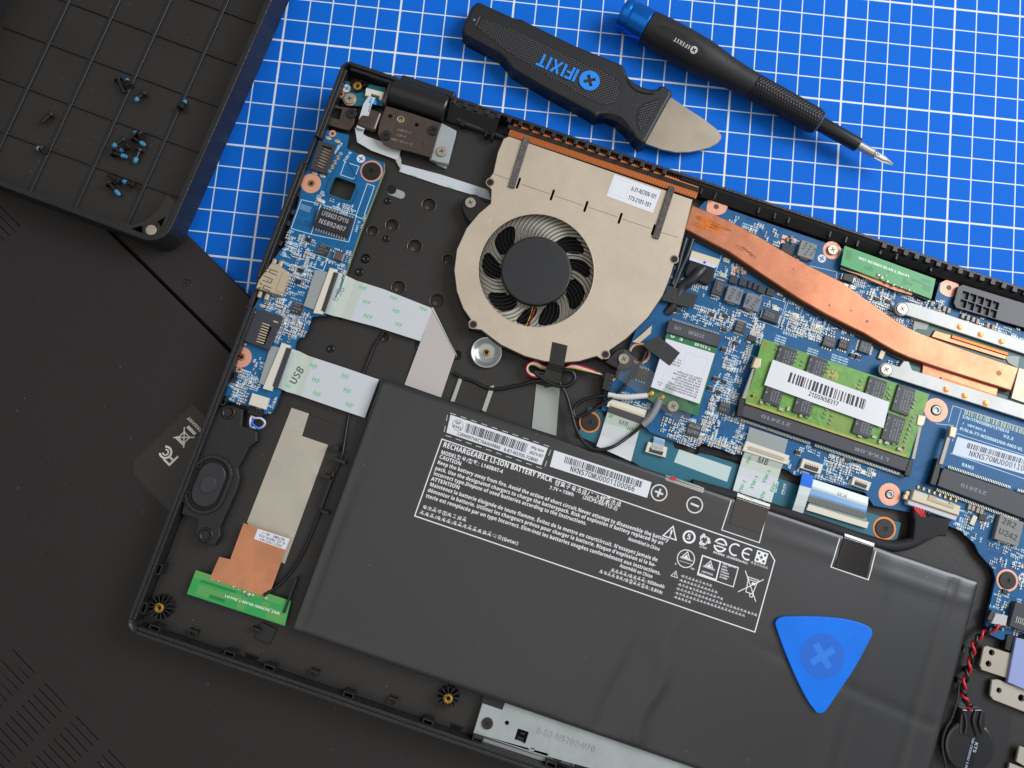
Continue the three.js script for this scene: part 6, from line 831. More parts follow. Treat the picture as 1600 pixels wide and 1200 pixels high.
// ---------------------------------------------------------------- wireless card
{
  const m = sub('wireless_card', lap), y1 = 18.4;
  M('card_board', pl(P([[1042, 519], [1121, 544], [1090, 650], [1062, 640], [1012, 624]], y1), 17.6, y1), MT.wifiGreen, m);
  M('card_print', quad(P([[1046, 521], [1118, 544], [1116, 551], [1044, 528]], y1), y1, 0.03), mapped(label(512, 19.5, 1.9, (g) => { g.fillStyle = '#d8e6da'; g.translate(9.7, 0.95); g.rotate(Math.PI); wText(g, 'A16-08', -6.6, 0.7, 1.7, 5.4, 'sans-serif', true); wText(g, 'E  A', 3.6, 0.7, 1.5, 5.6); g.beginPath(); g.moveTo(-8, -0.6); g.lineTo(-7, -0.6); g.lineTo(-7.5, 0.6); g.fill(); }, '#1d6e40'), 0.36), m, { uv: true });
  M('shield_label', quad(P([[1041, 529], [1117, 552.5], [1093, 631], [1017, 604.5]], 19.8), y1, 1.4), mapped(label(1024, 20, 21, (g) => { g.fillStyle = '#202125'; g.strokeStyle = '#b6b9be'; g.lineWidth = 0.1; g.strokeRect(9.2, 3, 8.8, 9); g.strokeRect(3.2, 13, 3.9, 4); g.save(); g.translate(10, 10.5); g.rotate(Math.PI); ['Model AX201NGW', 'FCC ID PD9AX201NG', 'IC 1000M-AX201NG', 'TA M90043 0913', 'WFM 64D69AACDB13', 'P/N G26703-001', 'RF 004C 2007/06', 'CMIIT ID 2019AJ4'].forEach((s, i) => wText(g, s, -8.2, -8.2 + i * 1.1, 1, i % 2 ? 10 : 11.5)); ['CB W300AX', 'E W: 04ED33', 'T1: Y18A'].forEach((s, i) => wText(g, s, 1.6, 1.8 + i * 1.2, 1, 5.4)); g.restore(); g.lineWidth = 0.16; g.strokeStyle = '#333'; for (const x of [3, 6]) { g.beginPath(); g.moveTo(x - 0.8, 18); g.lineTo(x + 0.8, 18); g.lineTo(x, 19.4); g.closePath(); g.stroke(); } }, '#d6d8de'), 0.45), m, { uv: true });
  const q = L(1051, 635, y1); M('screw', screwG(2.3, 0.9, q[0], y1, q[1], 0.9), MT.screwSilver, m);
  for (const [x, y] of [[1017, 615], [1034, 621]]) { const e = L(x, y, y1); M('antenna_plug', [disc(1.05, 1, e[0], y1, e[1], 20, 0.2), bx(1.8, 0.8, 1, e[0] - 1, y1, e[1] + 0.9, 2)], MT.gold, m); }
  M('black_tape', quad(P([[1028, 524], [1063, 551], [1047, 571], [1004, 539]], 20.5), 19.9, 0.12), mapped(blotch(0x1f1f1f, 0.25, 260, 40), 0.6), m);
  M('shrink_tube', tube(A3([[950, 617, 17.8], [962, 619, 18.2], [978, 620.5, 18.6], [1011, 618, 18.9]]), 1.15, 30, 12), std(0xd6d6d2, 0.4), m, { label: 'white shrink tube on the antenna lead' });
  M('shrink_tube', tube(A3([[1031, 625, 18.8], [1024, 640, 18.6], [1014, 655, 18.2], [1004, 664, 17.6]]), 1.5, 24, 12), std(0x8a8c90, 0.16, 0.1, { clearcoat: 1, clearcoatRoughness: 0.1 }), m, { label: 'glossy dark shrink tube on the antenna lead' });
  const cab = (l) => M('antenna_cable', tube(A3(l), 0.68, 150), MT.cable, m);
  cab([[950, 617, 17.8], [930, 620, 17.4], [908, 627, 17], [896, 640, 17], [900, 652, 17.2], [915, 647, 17.6], [932, 637, 17.6], [946, 627, 17.8]]);
  cab([[1004, 664, 17.6], [985, 680, 17.4], [955, 699, 19.4], [930, 702, 19.6], [914, 693, 19.4], [901, 672, 18.4], [893, 645, 17.6], [884, 615, 17], [874, 598, 17]]);
  cab([[868, 592, 16.4], [838, 595, 15.4], [805, 603, 14.6], [775, 608, 14.2], [760, 606, 14], [740, 596, 14], [722, 590, 14], [708, 582, 14]]);
  cab([[1013, 543, 18.4], [1000, 568, 18.2], [985, 590, 18.4], [968, 612, 18.4], [955, 622, 18.2], [940, 632, 18]]);
  M('clear_tape', ribbon(A3([[976, 546, 19.6], [968, 566, 19.4], [961, 588, 19.2]]), A3([[1023, 583, 20], [1018, 600, 19.8], [1010, 624, 19.6]]), 0.05), MT.clear, m); M('clear_tape', ribbon(A3([[1046, 594, 20], [1034, 612, 20.2], [1010, 622, 20.1]]), A3([[1084, 640, 19.4], [1076, 656, 19.2], [1062, 662, 19]]), 0.05), MT.clear, m);
}
// ---------------------------------------------------------------- keyboard-side boards and cables between main board and battery
{
  const k = sub('keyboard_board', lap), y1 = 14.4;
  M('board', pl(P([[920, 636], [940, 640], [943, 650], [1050, 682], [1054, 700], [1085, 712], [1096, 706], [1160, 728], [1230, 752], [1262, 765], [1265, 800], [1340, 820], [1355, 800], [1408, 817], [1402, 841], [1392, 848], [1330, 832], [1180, 790], [1050, 760], [980, 716], [902, 680]], y1), YF + 0.1, y1), MT.teal, k);
  ringPad(k, 921.5, 659.5, y1, 3.6, 4.3, 'black', true); ringPad(k, 1382, 826, y1, 3.9, 4.7, 'black', true);
  M('white_label', quad(P([[1061, 702], [1143, 730], [1136, 753], [1053, 722]], y1), y1, 0.08), std(0xbcd0cc, 0.5), k); M('board_gap', pl(P([[1096, 697], [1158, 712], [1162, 722], [1090, 706]], 15), 14.5, 14.9), MT.hole, k);
  { const q = L(1222, 760, y1); M('board_print', quad(P([[1213, 750], [1230, 755], [1222, 785], [1206, 780]], y1), y1, 0.03), mapped(label(256, 4.4, 8, (g) => { g.fillStyle = '#cfe0e8'; silkBlock(g, 0.5, 0.4, 4, 2, 1.57); g.translate(2.6, 0); silkBlock(g, 1.6, 0.4, 2, 2, 1.57); }, '#0d6478'), 0.4), k, { uv: true }); }
  const f = fpc(k, [[1013, 690], [1043, 699], [1040, 715], [1008, 706]], y1, true); M('flex_tail', ribbon(A3([[1022, 682, 15.6], [1020, 692, 16.2], [1018, 702, 16.2]]), A3([[1039, 687, 15.6], [1038, 696, 16.2], [1035, 706, 16.2]])), MT.flexGrey, f); M('blue_stiffener', ribbon(A3([[1022, 684, 15.8], [1021, 690, 16.3]]), A3([[1039, 689, 15.8], [1038, 695, 16.3]]), 0.2), std(0x6f9ccc, 0.4), f);
  const fk = fpc(k, [[1264, 786], [1358, 816], [1355, 826], [1260, 797]], y1, false); M('contact_strip', pl(P([[1266, 781], [1354, 809], [1353, 815], [1264, 787]], 16), 15.9, 16.1), mapped(label(512, 24, 1.6, (g) => { g.fillStyle = '#8b9490'; g.fillRect(0, 0, 24, 2); g.fillStyle = '#43484a'; for (let i = 0; i < 44; i++) g.fillRect(i * 0.55, 0.3, 0.28, 1.2); }), 0.4), fk);
  const kc = sub('keyboard_ribbon_cable', lap), kt = label(512, 23, 12, (g) => { g.fillStyle = '#b9c3bb'; g.fillRect(0, 0, 23, 12); g.fillStyle = '#6fa0cf'; g.fillRect(0, 5, 23, 3.4); g.fillStyle = '#8b9290'; g.fillRect(0, 8.4, 23, 4); g.fillStyle = '#4c5052'; for (let i = 0; i < 42; i++) g.fillRect(i * 0.55, 9, 0.26, 3); g.save(); g.translate(15, 2.4); g.rotate(Math.PI); wText(g, 'KB', 0, 0, 2.6, 4.2); g.restore(); });
  const gk = ribbon(A3([[1266, 747, 16.4], [1264, 758, 17.2], [1262, 770, 17.4], [1260, 783, 16.6]]), A3([[1357, 777, 16.4], [1356, 788, 17.2], [1354, 798, 17.4], [1352, 810, 16.6]])); M('ribbon_section', gk, V(kt), kc, { uv: true });
  M('blue_tab', ribbon(A3([[1254, 738, 17], [1252, 748, 18], [1250, 758, 18.2]]), A3([[1272, 744, 17], [1270, 753, 18], [1268, 763, 18.2]]), 0.25), MT.bluePlastic, kc); M('white_strip', ribbon(A3([[1250, 757, 18.1], [1246, 772, 18.4], [1241, 788, 18.2], [1237, 799, 17.4]]), A3([[1268, 762, 18.1], [1263, 776, 18.4], [1258, 792, 18.2], [1254, 804, 17.4]])), MT.flexWhite, kc);
  const mb = sub('board_link_cable', lap, 'wide ribbon cable with green VW-1 print'), mt = label(512, 16.4, 16, (g) => { g.fillStyle = '#c3cdc0'; g.fillRect(0, 0, 17, 8); g.fillStyle = '#cdd2d6'; g.fillRect(0, 7, 17, 10); g.fillStyle = '#58605c'; wText(g, 'MB', 6, 4.2, 3, 4.6); g.fillStyle = '#2fa05a'; for (const [s, x, y] of [['-HF-', 3, 6], ['VW-1', 3.4, 15.6], ['VW-1', 7.6, 13], ['VW-1', 11.8, 10], ['80V', 12.5, 15.8], ['60C', 15.8, 12]]) { g.save(); g.translate(x, y); g.rotate(-1.35); text(g, s, 0, 0, 2); g.restore(); } });
  M('ribbon_section', ribbon(A3([[1168, 698, 17.9], [1163, 708, 17], [1160, 715, 16.2], [1152, 742, 15.6], [1144, 770, 15.8]]), A3([[1228, 718, 17.9], [1223, 727, 17], [1220, 734, 16.2], [1212, 761, 15.6], [1204, 790, 15.8]])), V(mt), mb, { uv: true });
  const m2 = sub('board_link_cable', lap, 'ribbon cable marked MB passing under the antenna lead'), m2t = label(512, 14, 19, (g) => { g.fillStyle = '#3d3d40'; g.fillRect(0, 0, 14, 3); g.fillStyle = '#c0cbc0'; g.fillRect(0, 3, 14, 7); g.fillStyle = '#c7cacc'; g.fillRect(0, 9, 14, 10); g.fillStyle = '#767d79'; wText(g, 'MB', 5.2, 6.6, 3, 4); g.fillStyle = '#2fa05a'; wText(g, 'W', 0.6, 5, 2.4, 2); wText(g, 'HF', 9, 8, 2.4, 3); });
  M('ribbon_section', ribbon(A3([[952, 634, 17.8], [949, 645, 17], [944, 660, 15.8], [938, 680, 15.8], [932, 697, 17.6]]), A3([[1006, 652, 17.8], [1002, 664, 17], [998, 676, 15.8], [992, 698, 15.8], [986, 721, 17.6]])), V(m2t, 0.26), m2, { uv: true });
  // grey strips lying on the floor above the battery
  const s = sub('floor_strips', lap); M('grounding_strip', pl(P([[838, 600], [849, 603], [852, 606], [875, 603], [869, 681], [831, 669]], 13.6), YF, 13.5), std(0x9da29c, 0.42, 0.15), s);
  M('dark_film', quad(P([[716, 588], [768, 604], [756, 642], [704, 627]], 13.3), YF, 0.12), mapped(blotch(0x1d1a19, 0.35, 0, 30), 0.24), s); M('thin_rib', pl(P([[719, 586], [724, 588], [710, 628], [704, 627]], 13.6), YF, 14), std(0xa9ada2, 0.45), s); M('thin_rib', pl(P([[766, 604], [772, 602], [771, 610], [759, 644], [753, 641]], 13.6), YF, 14), std(0xa9ada2, 0.45), s);
  { const q = L(760, 551, 14), w = sub('dished_washer', lap); M('dish', lathe([[1.1, 0.1], [2.2, 0.15], [3.6, 0.3], [4.6, 0.9], [5.6, 1.7], [6.2, 1.9], [6.35, 1.7], [6.2, 0.2], [1.1, 0]].map(([r, y]) => [r, y]), q[0], YF, q[1], 56), std(0xb8bdbb, 0.26, 0.7), w); M('threaded_stud', [ring(0.65, 1.25, 1.5, q[0], YF, q[1], 24)], MT.gold, w); M('stud_hole', cyl(0.65, 1.2, q[0], YF, q[1]), MT.hole, w); }
}
// ---------------------------------------------------------------- battery pack
{
  const b = sub('battery_pack', lap), yt = 19, TLc = L(596, 594, yt), TR = L(1531, 906, yt), BL = L(453, 984, yt), u0 = TLc[0], v0 = (TLc[1] + TR[1]) / 2, u1 = TR[0], v1 = BL[1], w = u1 - u0, d = v1 - v0;
  const tex = canvasTex(2048, Math.round(2048 * d / w), (g, W) => {
    g.fillStyle = '#1e1f21'; g.fillRect(0, 0, W, W); 
    for (let k = 0; k < 420; k++) { g.fillStyle = `rgba(215,215,210,${R(0.06, 0.42) * (rnd() < 0.3 ? 1.3 : 0.7)})`; g.fillRect(rnd() * W, rnd() * W * d / w, R(1, 3), R(1, 4)); }
    g.scale(W / w, W / w); g.translate(-u0, -v0); g.strokeStyle = g.fillStyle = '#f2f3f4';
    const Q = (x, y) => L(x, y, yt + 0.2), poly = (l, lw = 0.36, close = true) => { g.lineWidth = lw; g.beginPath(); l.forEach(([x, y], i) => { const q = Q(x, y); if (i) g.lineTo(...q); else g.moveTo(...q); }); if (close) g.closePath(); g.stroke(); };
    const line = (s, x, y, x2, y2, size, bold = true) => { const p = Q(x, y), q = Q(x2, y2), ln = Math.hypot(q[0] - p[0], q[1] - p[1]); g.save(); g.translate(...p); g.rotate(Math.atan2(q[1] - p[1], q[0] - p[0])); wText(g, s, 0, 0, size, ln, 'sans-serif', bold); g.restore(); };
    poly([[690.5, 686], [1203, 862], [1211, 876], [1179.5, 987.5], [648, 806]], 0.45);
    poly([[1143, 782], [1128, 828], [1187, 848], [1198, 803]], 0.4, false); poly([[1313, 841], [1299, 886], [1357, 906], [1369, 861]], 0.4, false);
    line('RECHARGEABLE LI-ION BATTERY PACK', 691, 698, 862, 754, 2.9, true); line('锂离子电池组/二次鋰電池組', 866, 757, 970, 793, 2.6, true); line('7.7V ⎓ 73Wh'.replace('⎓', '='), 858, 764, 896, 776, 1.9, true); line('(2ICP5/50/112-2)', 910, 779, 964, 798, 2, true);
    line('MODEL型号/型號:', 688, 709, 748, 728, 2.1, true); line('L140BAT-4', 751, 729, 785, 740, 2.1, true);
    line('CAUTION', 685.5, 716, 720, 728, 2.1, true); line('Keep the battery away from fire. Avoid the action of short circuit.Never attempt to disassemble the battery', 682.5, 724.5, 1044, 847, 2.05, true); line('pack. Use the designated chargers to charge the batterypack. Risk of explosion if battery replaced by an', 679, 733.5, 1036, 852, 2.05, true); line('incorrect type.Dispose of used batteries according to the Instructions.', 676.5, 742, 916, 821, 2.05, true); line('Assembled in China', 981, 844, 1030, 861, 1.9, true);
    line('ATTENTION', 673, 750.5, 717.5, 765, 2.1, true); line("Maintenez la batterie éloignée de toute flamme. Évitez de la mettre en courtcircuit. N'essayez jamais de", 670.5, 759, 1027, 878, 2.05, true); line("démonter la batterie. Utilisez les chargeurs prévus pour charger la batterie. Risque d'explosion si la ba-", 667.5, 768, 1024, 886, 2.05, true); line('tterie est remplacée par un type Incorrect. Elim-inez les batteries usagées conformément aux instructions.', 664.5, 777, 1032, 899, 2.05, true); line('Assemblé en Chine', 968, 886, 1019, 904, 1.9, true);
    line('电池于中国加工组装', 659, 794, 729, 816, 1.9); line('制造商/製造商:神基科技股份有限公司(Getac)', 655, 803, 809, 852, 1.9); line('额定容量/额定容量: 9350mAh', 954, 893, 1038, 920, 1.8); line('充电限制电压/充電限制電壓: 8.8Vdc', 936, 895, 1035, 929, 1.8);
    const warn = (x, y, s) => { const q = Q(x, y); g.save(); g.translate(...q); g.scale(s, s); g.lineWidth = 0.5; g.beginPath(); g.moveTo(0, -2.5); g.lineTo(2.7, 2.2); g.lineTo(-2.7, 2.2); g.closePath(); g.stroke(); g.fillRect(-0.35, -1, 0.7, 1.9); g.fillRect(-0.3, 1.2, 0.6, 0.6); g.restore(); };
    warn(1049, 832, 1); warn(1055, 897, 0.5);
    let q = Q(1077, 839); g.save(); g.translate(...q); g.lineWidth = 0.8; g.beginPath(); g.arc(0, 0, 2.2, 0, 7); g.stroke(); text(g, '5', -0.9, 1.1, 3, 'sans-serif', true); g.restore();
    q = Q(1101, 844); g.save(); g.translate(...q); g.lineWidth = 0.4; for (let k = 0; k < 3; k++) { g.rotate(2.094); g.beginPath(); g.moveTo(-1.6, 1.5); g.lineTo(0.8, 1.5); g.lineTo(1.5, 0.4); g.lineTo(0.6, 0.4); g.stroke(); g.strokeRect(-1.5, 1.3, 1.8, 0.7); } g.rotate(2.094 * 0); g.restore(); line('Li-ion', 1093, 855, 1104, 858.5, 1.2, true);
    q = Q(1126, 852); g.save(); g.translate(...q); g.lineWidth = 0.75; g.beginPath(); g.arc(0, -0.1, 2.3, 3.3, 6.1); g.stroke(); g.beginPath(); g.arc(0, 0.1, 2.3, 0.15, 2.95); g.stroke(); g.fillRect(-1.6, -0.8, 3.3, 0.55); g.fillRect(-1.6, 0.35, 3.3, 0.55); g.restore(); line('R43006', 1114, 864, 1132, 870, 1.2, true); line('(EU9350mAh)', 1135, 871, 1168, 882, 1.2, true);
    q = Q(1149, 859); g.save(); g.translate(...q); g.lineWidth = 0.65; g.beginPath(); g.arc(0, 0, 2.2, 1, 5.3); g.stroke(); q = Q(1169, 866); g.restore(); g.save(); g.translate(...q); g.lineWidth = 0.65; g.beginPath(); g.arc(0, 0, 2.2, 1, 5.3); g.stroke(); g.fillRect(-2.1, -0.3, 2.8, 0.6); g.restore();
    q = Q(1190, 871); g.save(); g.translate(...q); g.lineWidth = 0.6; for (let k = 0; k < 4; k++) { g.rotate(1.5708); g.strokeRect(-2, -2, 1.5, 1.5); g.fillRect(-0.3, -2.2, 0.6, 1.4); } g.restore(); line('廢電池請回收', 1173, 880, 1200, 890, 1.2);
    const tri = (x, y, s) => { const p = Q(x, y); g.save(); g.translate(...p); g.scale(s, s); g.lineWidth = 0.4; g.beginPath(); g.moveTo(0, -1.6); g.lineTo(1.7, 1.1); g.lineTo(-1.7, 1.1); g.closePath(); g.stroke(); g.beginPath(); g.moveTo(0, -0.6); g.lineTo(0.9, 0.9); g.lineTo(-0.9, 0.9); g.fill(); g.restore(); };
    q = Q(1072, 873); g.lineWidth = 0.4; g.beginPath(); g.arc(...q, 3.4, 0, 7); g.stroke(); tri(1073, 868, 0.95); line('TÜVRheinland', 1062, 872, 1082, 878, 1, true); poly([[1062, 876], [1081, 882]], 0.2, false); line('c', 1054, 882, 1057, 883, 1.2, true); line('us', 1079, 889, 1085, 891, 1.2, true);
    poly([[1098, 868], [1154, 887], [1146, 917], [1090, 898]], 0.4); poly([[1098, 868], [1126, 878], [1119, 906], [1091, 896]], 0.55); tri(1109, 882, 0.9); line('TÜVRheinland', 1098, 886, 1117, 892, 1, true); line('CERTIFIED', 1096, 894, 1114, 900, 1, true); for (let k = 0; k < 6; k++) line(['Type Approved', 'Safety', 'Regular', 'Production', 'Surveillance', 'ID 50000'][k], 1129 - k * 1, 881.5 + k * 4.2, 1129 - k + [22, 8, 10, 13, 14, 12][k], 881.5 + k * 4.2 + [7, 2.6, 3.3, 4.3, 4.6, 4][k], 1, true);
    const bin = (x, y) => { const p = Q(x, y); g.save(); g.translate(...p); g.lineWidth = 0.36; g.strokeRect(-2, -2.6, 4.4, 0.8); g.beginPath(); g.moveTo(-1.7, -1.6); g.lineTo(-1.2, 3.2); g.lineTo(1.5, 3.2); g.lineTo(2, -1.6); g.moveTo(-3.8, -4.6); g.lineTo(3.6, 5.6); g.moveTo(4.2, -3.6); g.lineTo(-4.2, 4.2); g.stroke(); g.beginPath(); g.arc(1.2, 3.8, 0.7, 0, 7); g.stroke(); g.fillRect(0, -1.2, 1.5, 1); g.restore(); }; bin(1174, 914);
    ['请勿自行拆卸电池。', '使用前请阅读用户手册。', '请勿将电池投入水中或火中。', '请按照当地法律或规定弃置旧电池并处理废旧电池。', '电池漏水后禁止使用。若出现严重鼓胀，请勿', '继续使用。'].forEach((s, k) => { const x = 1067 - k * 2.4 + (k === 5 ? 1 : 0), y = 902 + k * 6.6, n = s.length * 5.55; line('·' + s, x - 4, y - 1, x - 4 + n, y - 1 + n * 0.335, 1.25); });
    // polarity marks
    for (const [x, y, minus] of [[1030, 770, 0], [1085.5, 789, 1]]) { const p = Q(x, y); g.save(); g.translate(...p); g.rotate(0.06); g.lineWidth = 0.55; g.beginPath(); g.arc(0, 0, 3.1, 0, 7); g.stroke(); g.fillRect(-1.8, -0.4, 3.6, 0.8); if (!minus) g.fillRect(-0.4, -1.8, 0.8, 3.6); g.restore(); }
  });
  MT.wrap = new THREE.MeshPhysicalMaterial({ map: tex, roughness: 0.4, bumpMap: grain, bumpScale: 0.00001, clearcoat: 0.6, clearcoatRoughness: 0.32 });
  // wrapped top: a sheet with soft creases over the cells, rolled down at its edges
  const nx = 150, nz = 60, pos = [], uv = [], idx = [];
  const crease = (u, v) => { let y = 0; const c = (du, s, a) => a * Math.exp(-(du * du) / (s * s));
    const t = u + (v - v0) * 0.02; y += c(t - (u0 + 4.5), 1.6, -0.3) + c(t - (u1 - 10), 1.3, -0.3) + c(v - (v0 + 9), 2, 0.12);
    y += c(t - (u0 + 128 + Math.sin(v * 0.11) * 2), 3.2, -0.3) * Math.min(1, Math.max(0, (v - v0 - 48) / 20)) + c(t - (u0 + 141 + Math.sin(v * 0.2) * 1.6), 2.8, 0.34) * Math.min(1, Math.max(0, (v - v0 - 40) / 30)) + c(t - (u0 + 112 + Math.sin(v * 0.15)), 2.2, -0.16) * Math.min(1, Math.max(0, (v - v0 - 50) / 30));
    y += c(t - (u0 + 214), 5, 0.14) + c(t - (u1 - 34), 2, -0.16) * Math.max(0, Math.min(1, (v - v0 - 10) / 12)) + c(v - (v0 + 52 + (t - u0 - 180) * 0.1), 1.6, -0.14) * Math.max(0, Math.min(1, (t - u0 - 165) / 20));
    y += 0.16 * Math.sin(u * 0.043 + 1) * Math.sin(v * 0.061); return y * (0.4 + 1.5 * Math.min(1, Math.max(0, (v - v0 - 30) / 25)) + 1.5 * Math.max(0, Math.min(1, (u - u0 - 150) / 40))) / (1 + Math.max(0, Math.min(1, (u - u0 - 150) / 40)) * Math.min(1, Math.max(0, (v - v0 - 30) / 25))); };
  for (let i = 0; i <= nz; i++) for (let j = 0; j <= nx; j++) {
    const ez = (t) => (t < 0.03 ? t * t / 0.06 : t > 0.97 ? 1 - (1 - t) * (1 - t) / 0.06 : 0.015 + (t - 0.03) * 0.97 / 0.94), u = u0 + w * ez(j / nx), v = v0 + d * ez(i / nz), e = Math.min(u - u0, u1 - u, v - v0, v1 - v), roll = e < 1 ? (1 - Math.sqrt(Math.max(0, 1 - (1 - e) * (1 - e)))) : 0;
    pos.push(u, yt + crease(u, v) * Math.min(1, e / 3) - roll, v); uv.push((u - u0) / w, 1 - (v - v0) / d);
  }
  for (let i = 0; i < nz; i++) for (let j = 0; j < nx; j++) { const p = i * (nx + 1) + j; idx.push(p, p + nx + 1, p + 1, p + 1, p + nx + 1, p + nx + 2); }
  const g = new THREE.BufferGeometry(); g.setAttribute('position', new THREE.Float32BufferAttribute(pos, 3)); g.setAttribute('uv', new THREE.Float32BufferAttribute(uv, 2)); g.setIndex(idx); g.computeVertexNormals();
  M('printed_wrap', g, MT.wrap, b, { uv: true }); M('cell_body', pl(rrect(w - 0.04, d - 0.04, 0.6, (u0 + u1) / 2, (v0 + v1) / 2), YF + 0.05, yt - 0.95), MT.black, b);
  M('edge_flange', bx(1.3, 3.6, d * 0.8, u1 + 0.5, YF + 0.1, v0 + d * 0.42), MT.rubber, b);
  const sy = yt + 0.3, st = (c, name, t) => M(name, quad(P(c, sy), sy - 0.12, 0.18), mapped(t, 0.5), b, { uv: true });
  st([[704, 648], [856, 700], [846, 727], [697.5, 676]], 'barcode_label', label(1024, 41, 7.6, (q) => { q.lineWidth = 0.16; q.beginPath(); q.arc(3.9, 3.2, 2.2, 0, 7); q.stroke(); text(q, 'GP', 2.6, 2.9, 1.7); text(q, 'PASS', 2, 4.6, 1.6); bars(q, 7.2, 1.1, 26, 3.8, 62, '#1c1c20'); wText(q, 'L30H697VKC76AAD0860', 4.5, 7.1, 1.9, 18.5); wText(q, '6-87-NS70S-72B00', 24.5, 7.1, 1.9, 14.5); wText(q, 'Mfg date', 34.6, 2.4, 1.5, 5.4, 'sans-serif', true); wText(q, '2021/07', 34.6, 4.7, 1.8, 5.8); }));
  st([[866, 703.5], [1018, 753.5], [1011, 778], [859, 729]], 'barcode_label', label(1024, 40.5, 6.8, (q) => { bars(q, 5, 0.9, 32, 2.7, 66, '#3a3b40'); wText(q, 'NKNS70MU0001I00066', 8, 6.1, 2.9, 27, 'monospace'); }));
  { const dash = []; const c = P([[700, 644], [862, 699], [850, 733], [693, 679]], sy); for (let k = 0; k < 4; k++) { const a = c[k], e = c[(k + 1) % 4], ln = Math.hypot(e[0] - a[0], e[1] - a[1]), n = Math.round(ln / 4.3), an = Math.atan2(e[1] - a[1], e[0] - a[0]); for (let i = 0; i < n; i++) { const t = (i + 0.5) / n; dash.push(bx(2.4, 0.06, 0.22, a[0] + (e[0] - a[0]) * t, yt + 0.12, a[1] + (e[1] - a[1]) * t, an)); } } M('cut_marks', dash, MT.paper, b); }
  const tapeQ = (c, m, n) => { const q = P(c, yt + 0.2); M(n, ribbon([[q[0][0], 17, q[0][1] - 1.2], [q[0][0], yt + 0.26, q[0][1] + 0.5], [q[3][0], yt + 0.24, q[3][1]]], [[q[1][0], 17, q[1][1] - 1.2], [q[1][0], yt + 0.26, q[1][1] + 0.5], [q[2][0], yt + 0.24, q[2][1]]], 0.06), m, b); };
  tapeQ([[1152, 774], [1203, 791], [1189, 834], [1140, 818]], MT.clearDark, 'glossy_tape'); tapeQ([[1320, 836], [1366, 852], [1354, 902], [1305, 886]], MT.clearDark, 'glossy_tape');
  M('brown_tape', quad(P([[1036, 747], [1098, 767], [1084, 815], [1019, 794]], yt + 0.2), yt + 0.05, 0.06), mapped(blotch(0x110d0b, 0.3, 0, 30), 0.16, 0, { clearcoat: 1, clearcoatRoughness: 0.1 }), b);
  for (const c of [[[1041, 742], [1101, 762], [1098, 770], [1039, 750]], [[1153, 770], [1204, 788], [1202, 795], [1151, 778]], [[1321, 832], [1367, 848], [1365, 855], [1319, 840]]]) M('clear_tape', ribbon(P(c, yt).slice(0, 1).concat(P(c, yt).slice(3)).map((p, i) => [p[0], i ? yt + 0.3 : 18.6, p[1]]), P(c, yt).slice(1, 3).map((p, i) => [p[0], i ? yt + 0.3 : 18.6, p[1]]), 0.05), std(0xb9b8ae, 0.2, 0.1, { transmission: 0.5, thickness: 0, clearcoat: 1 }), b);
  M('polarity_ring', [ring(2.85, 3.35, 0.06, ...(() => { const q = L(1085.5, 789, sy); return [q[0], yt + 0.13, q[1]]; })()), (() => { const q = L(1085.5, 789, sy); return bx(3.4, 0.07, 0.8, q[0], yt + 0.13, q[1], 0.06); })()], MT.paper, b, { label: 'white minus sign in a ring' });
  M('polarity_ring', [ring(2.85, 3.35, 0.06, ...(() => { const q = L(1030, 770, sy); return [q[0], yt + 0.13, q[1]]; })()), (() => { const q = L(1030, 770, sy); return bx(3.4, 0.07, 0.8, q[0], yt + 0.13, q[1], 0.06); })(), (() => { const q = L(1030, 770, sy); return bx(0.8, 0.08, 3.4, q[0], yt + 0.13, q[1], 0.06); })()], MT.paper, b, { label: 'white plus sign in a ring' });
  M('red_mark', pl(P([[1046, 749], [1050, 743], [1058, 749], [1055, 751]], yt), yt + 0.1, yt + 0.18), std(0xc6242a, 0.5), b);
}
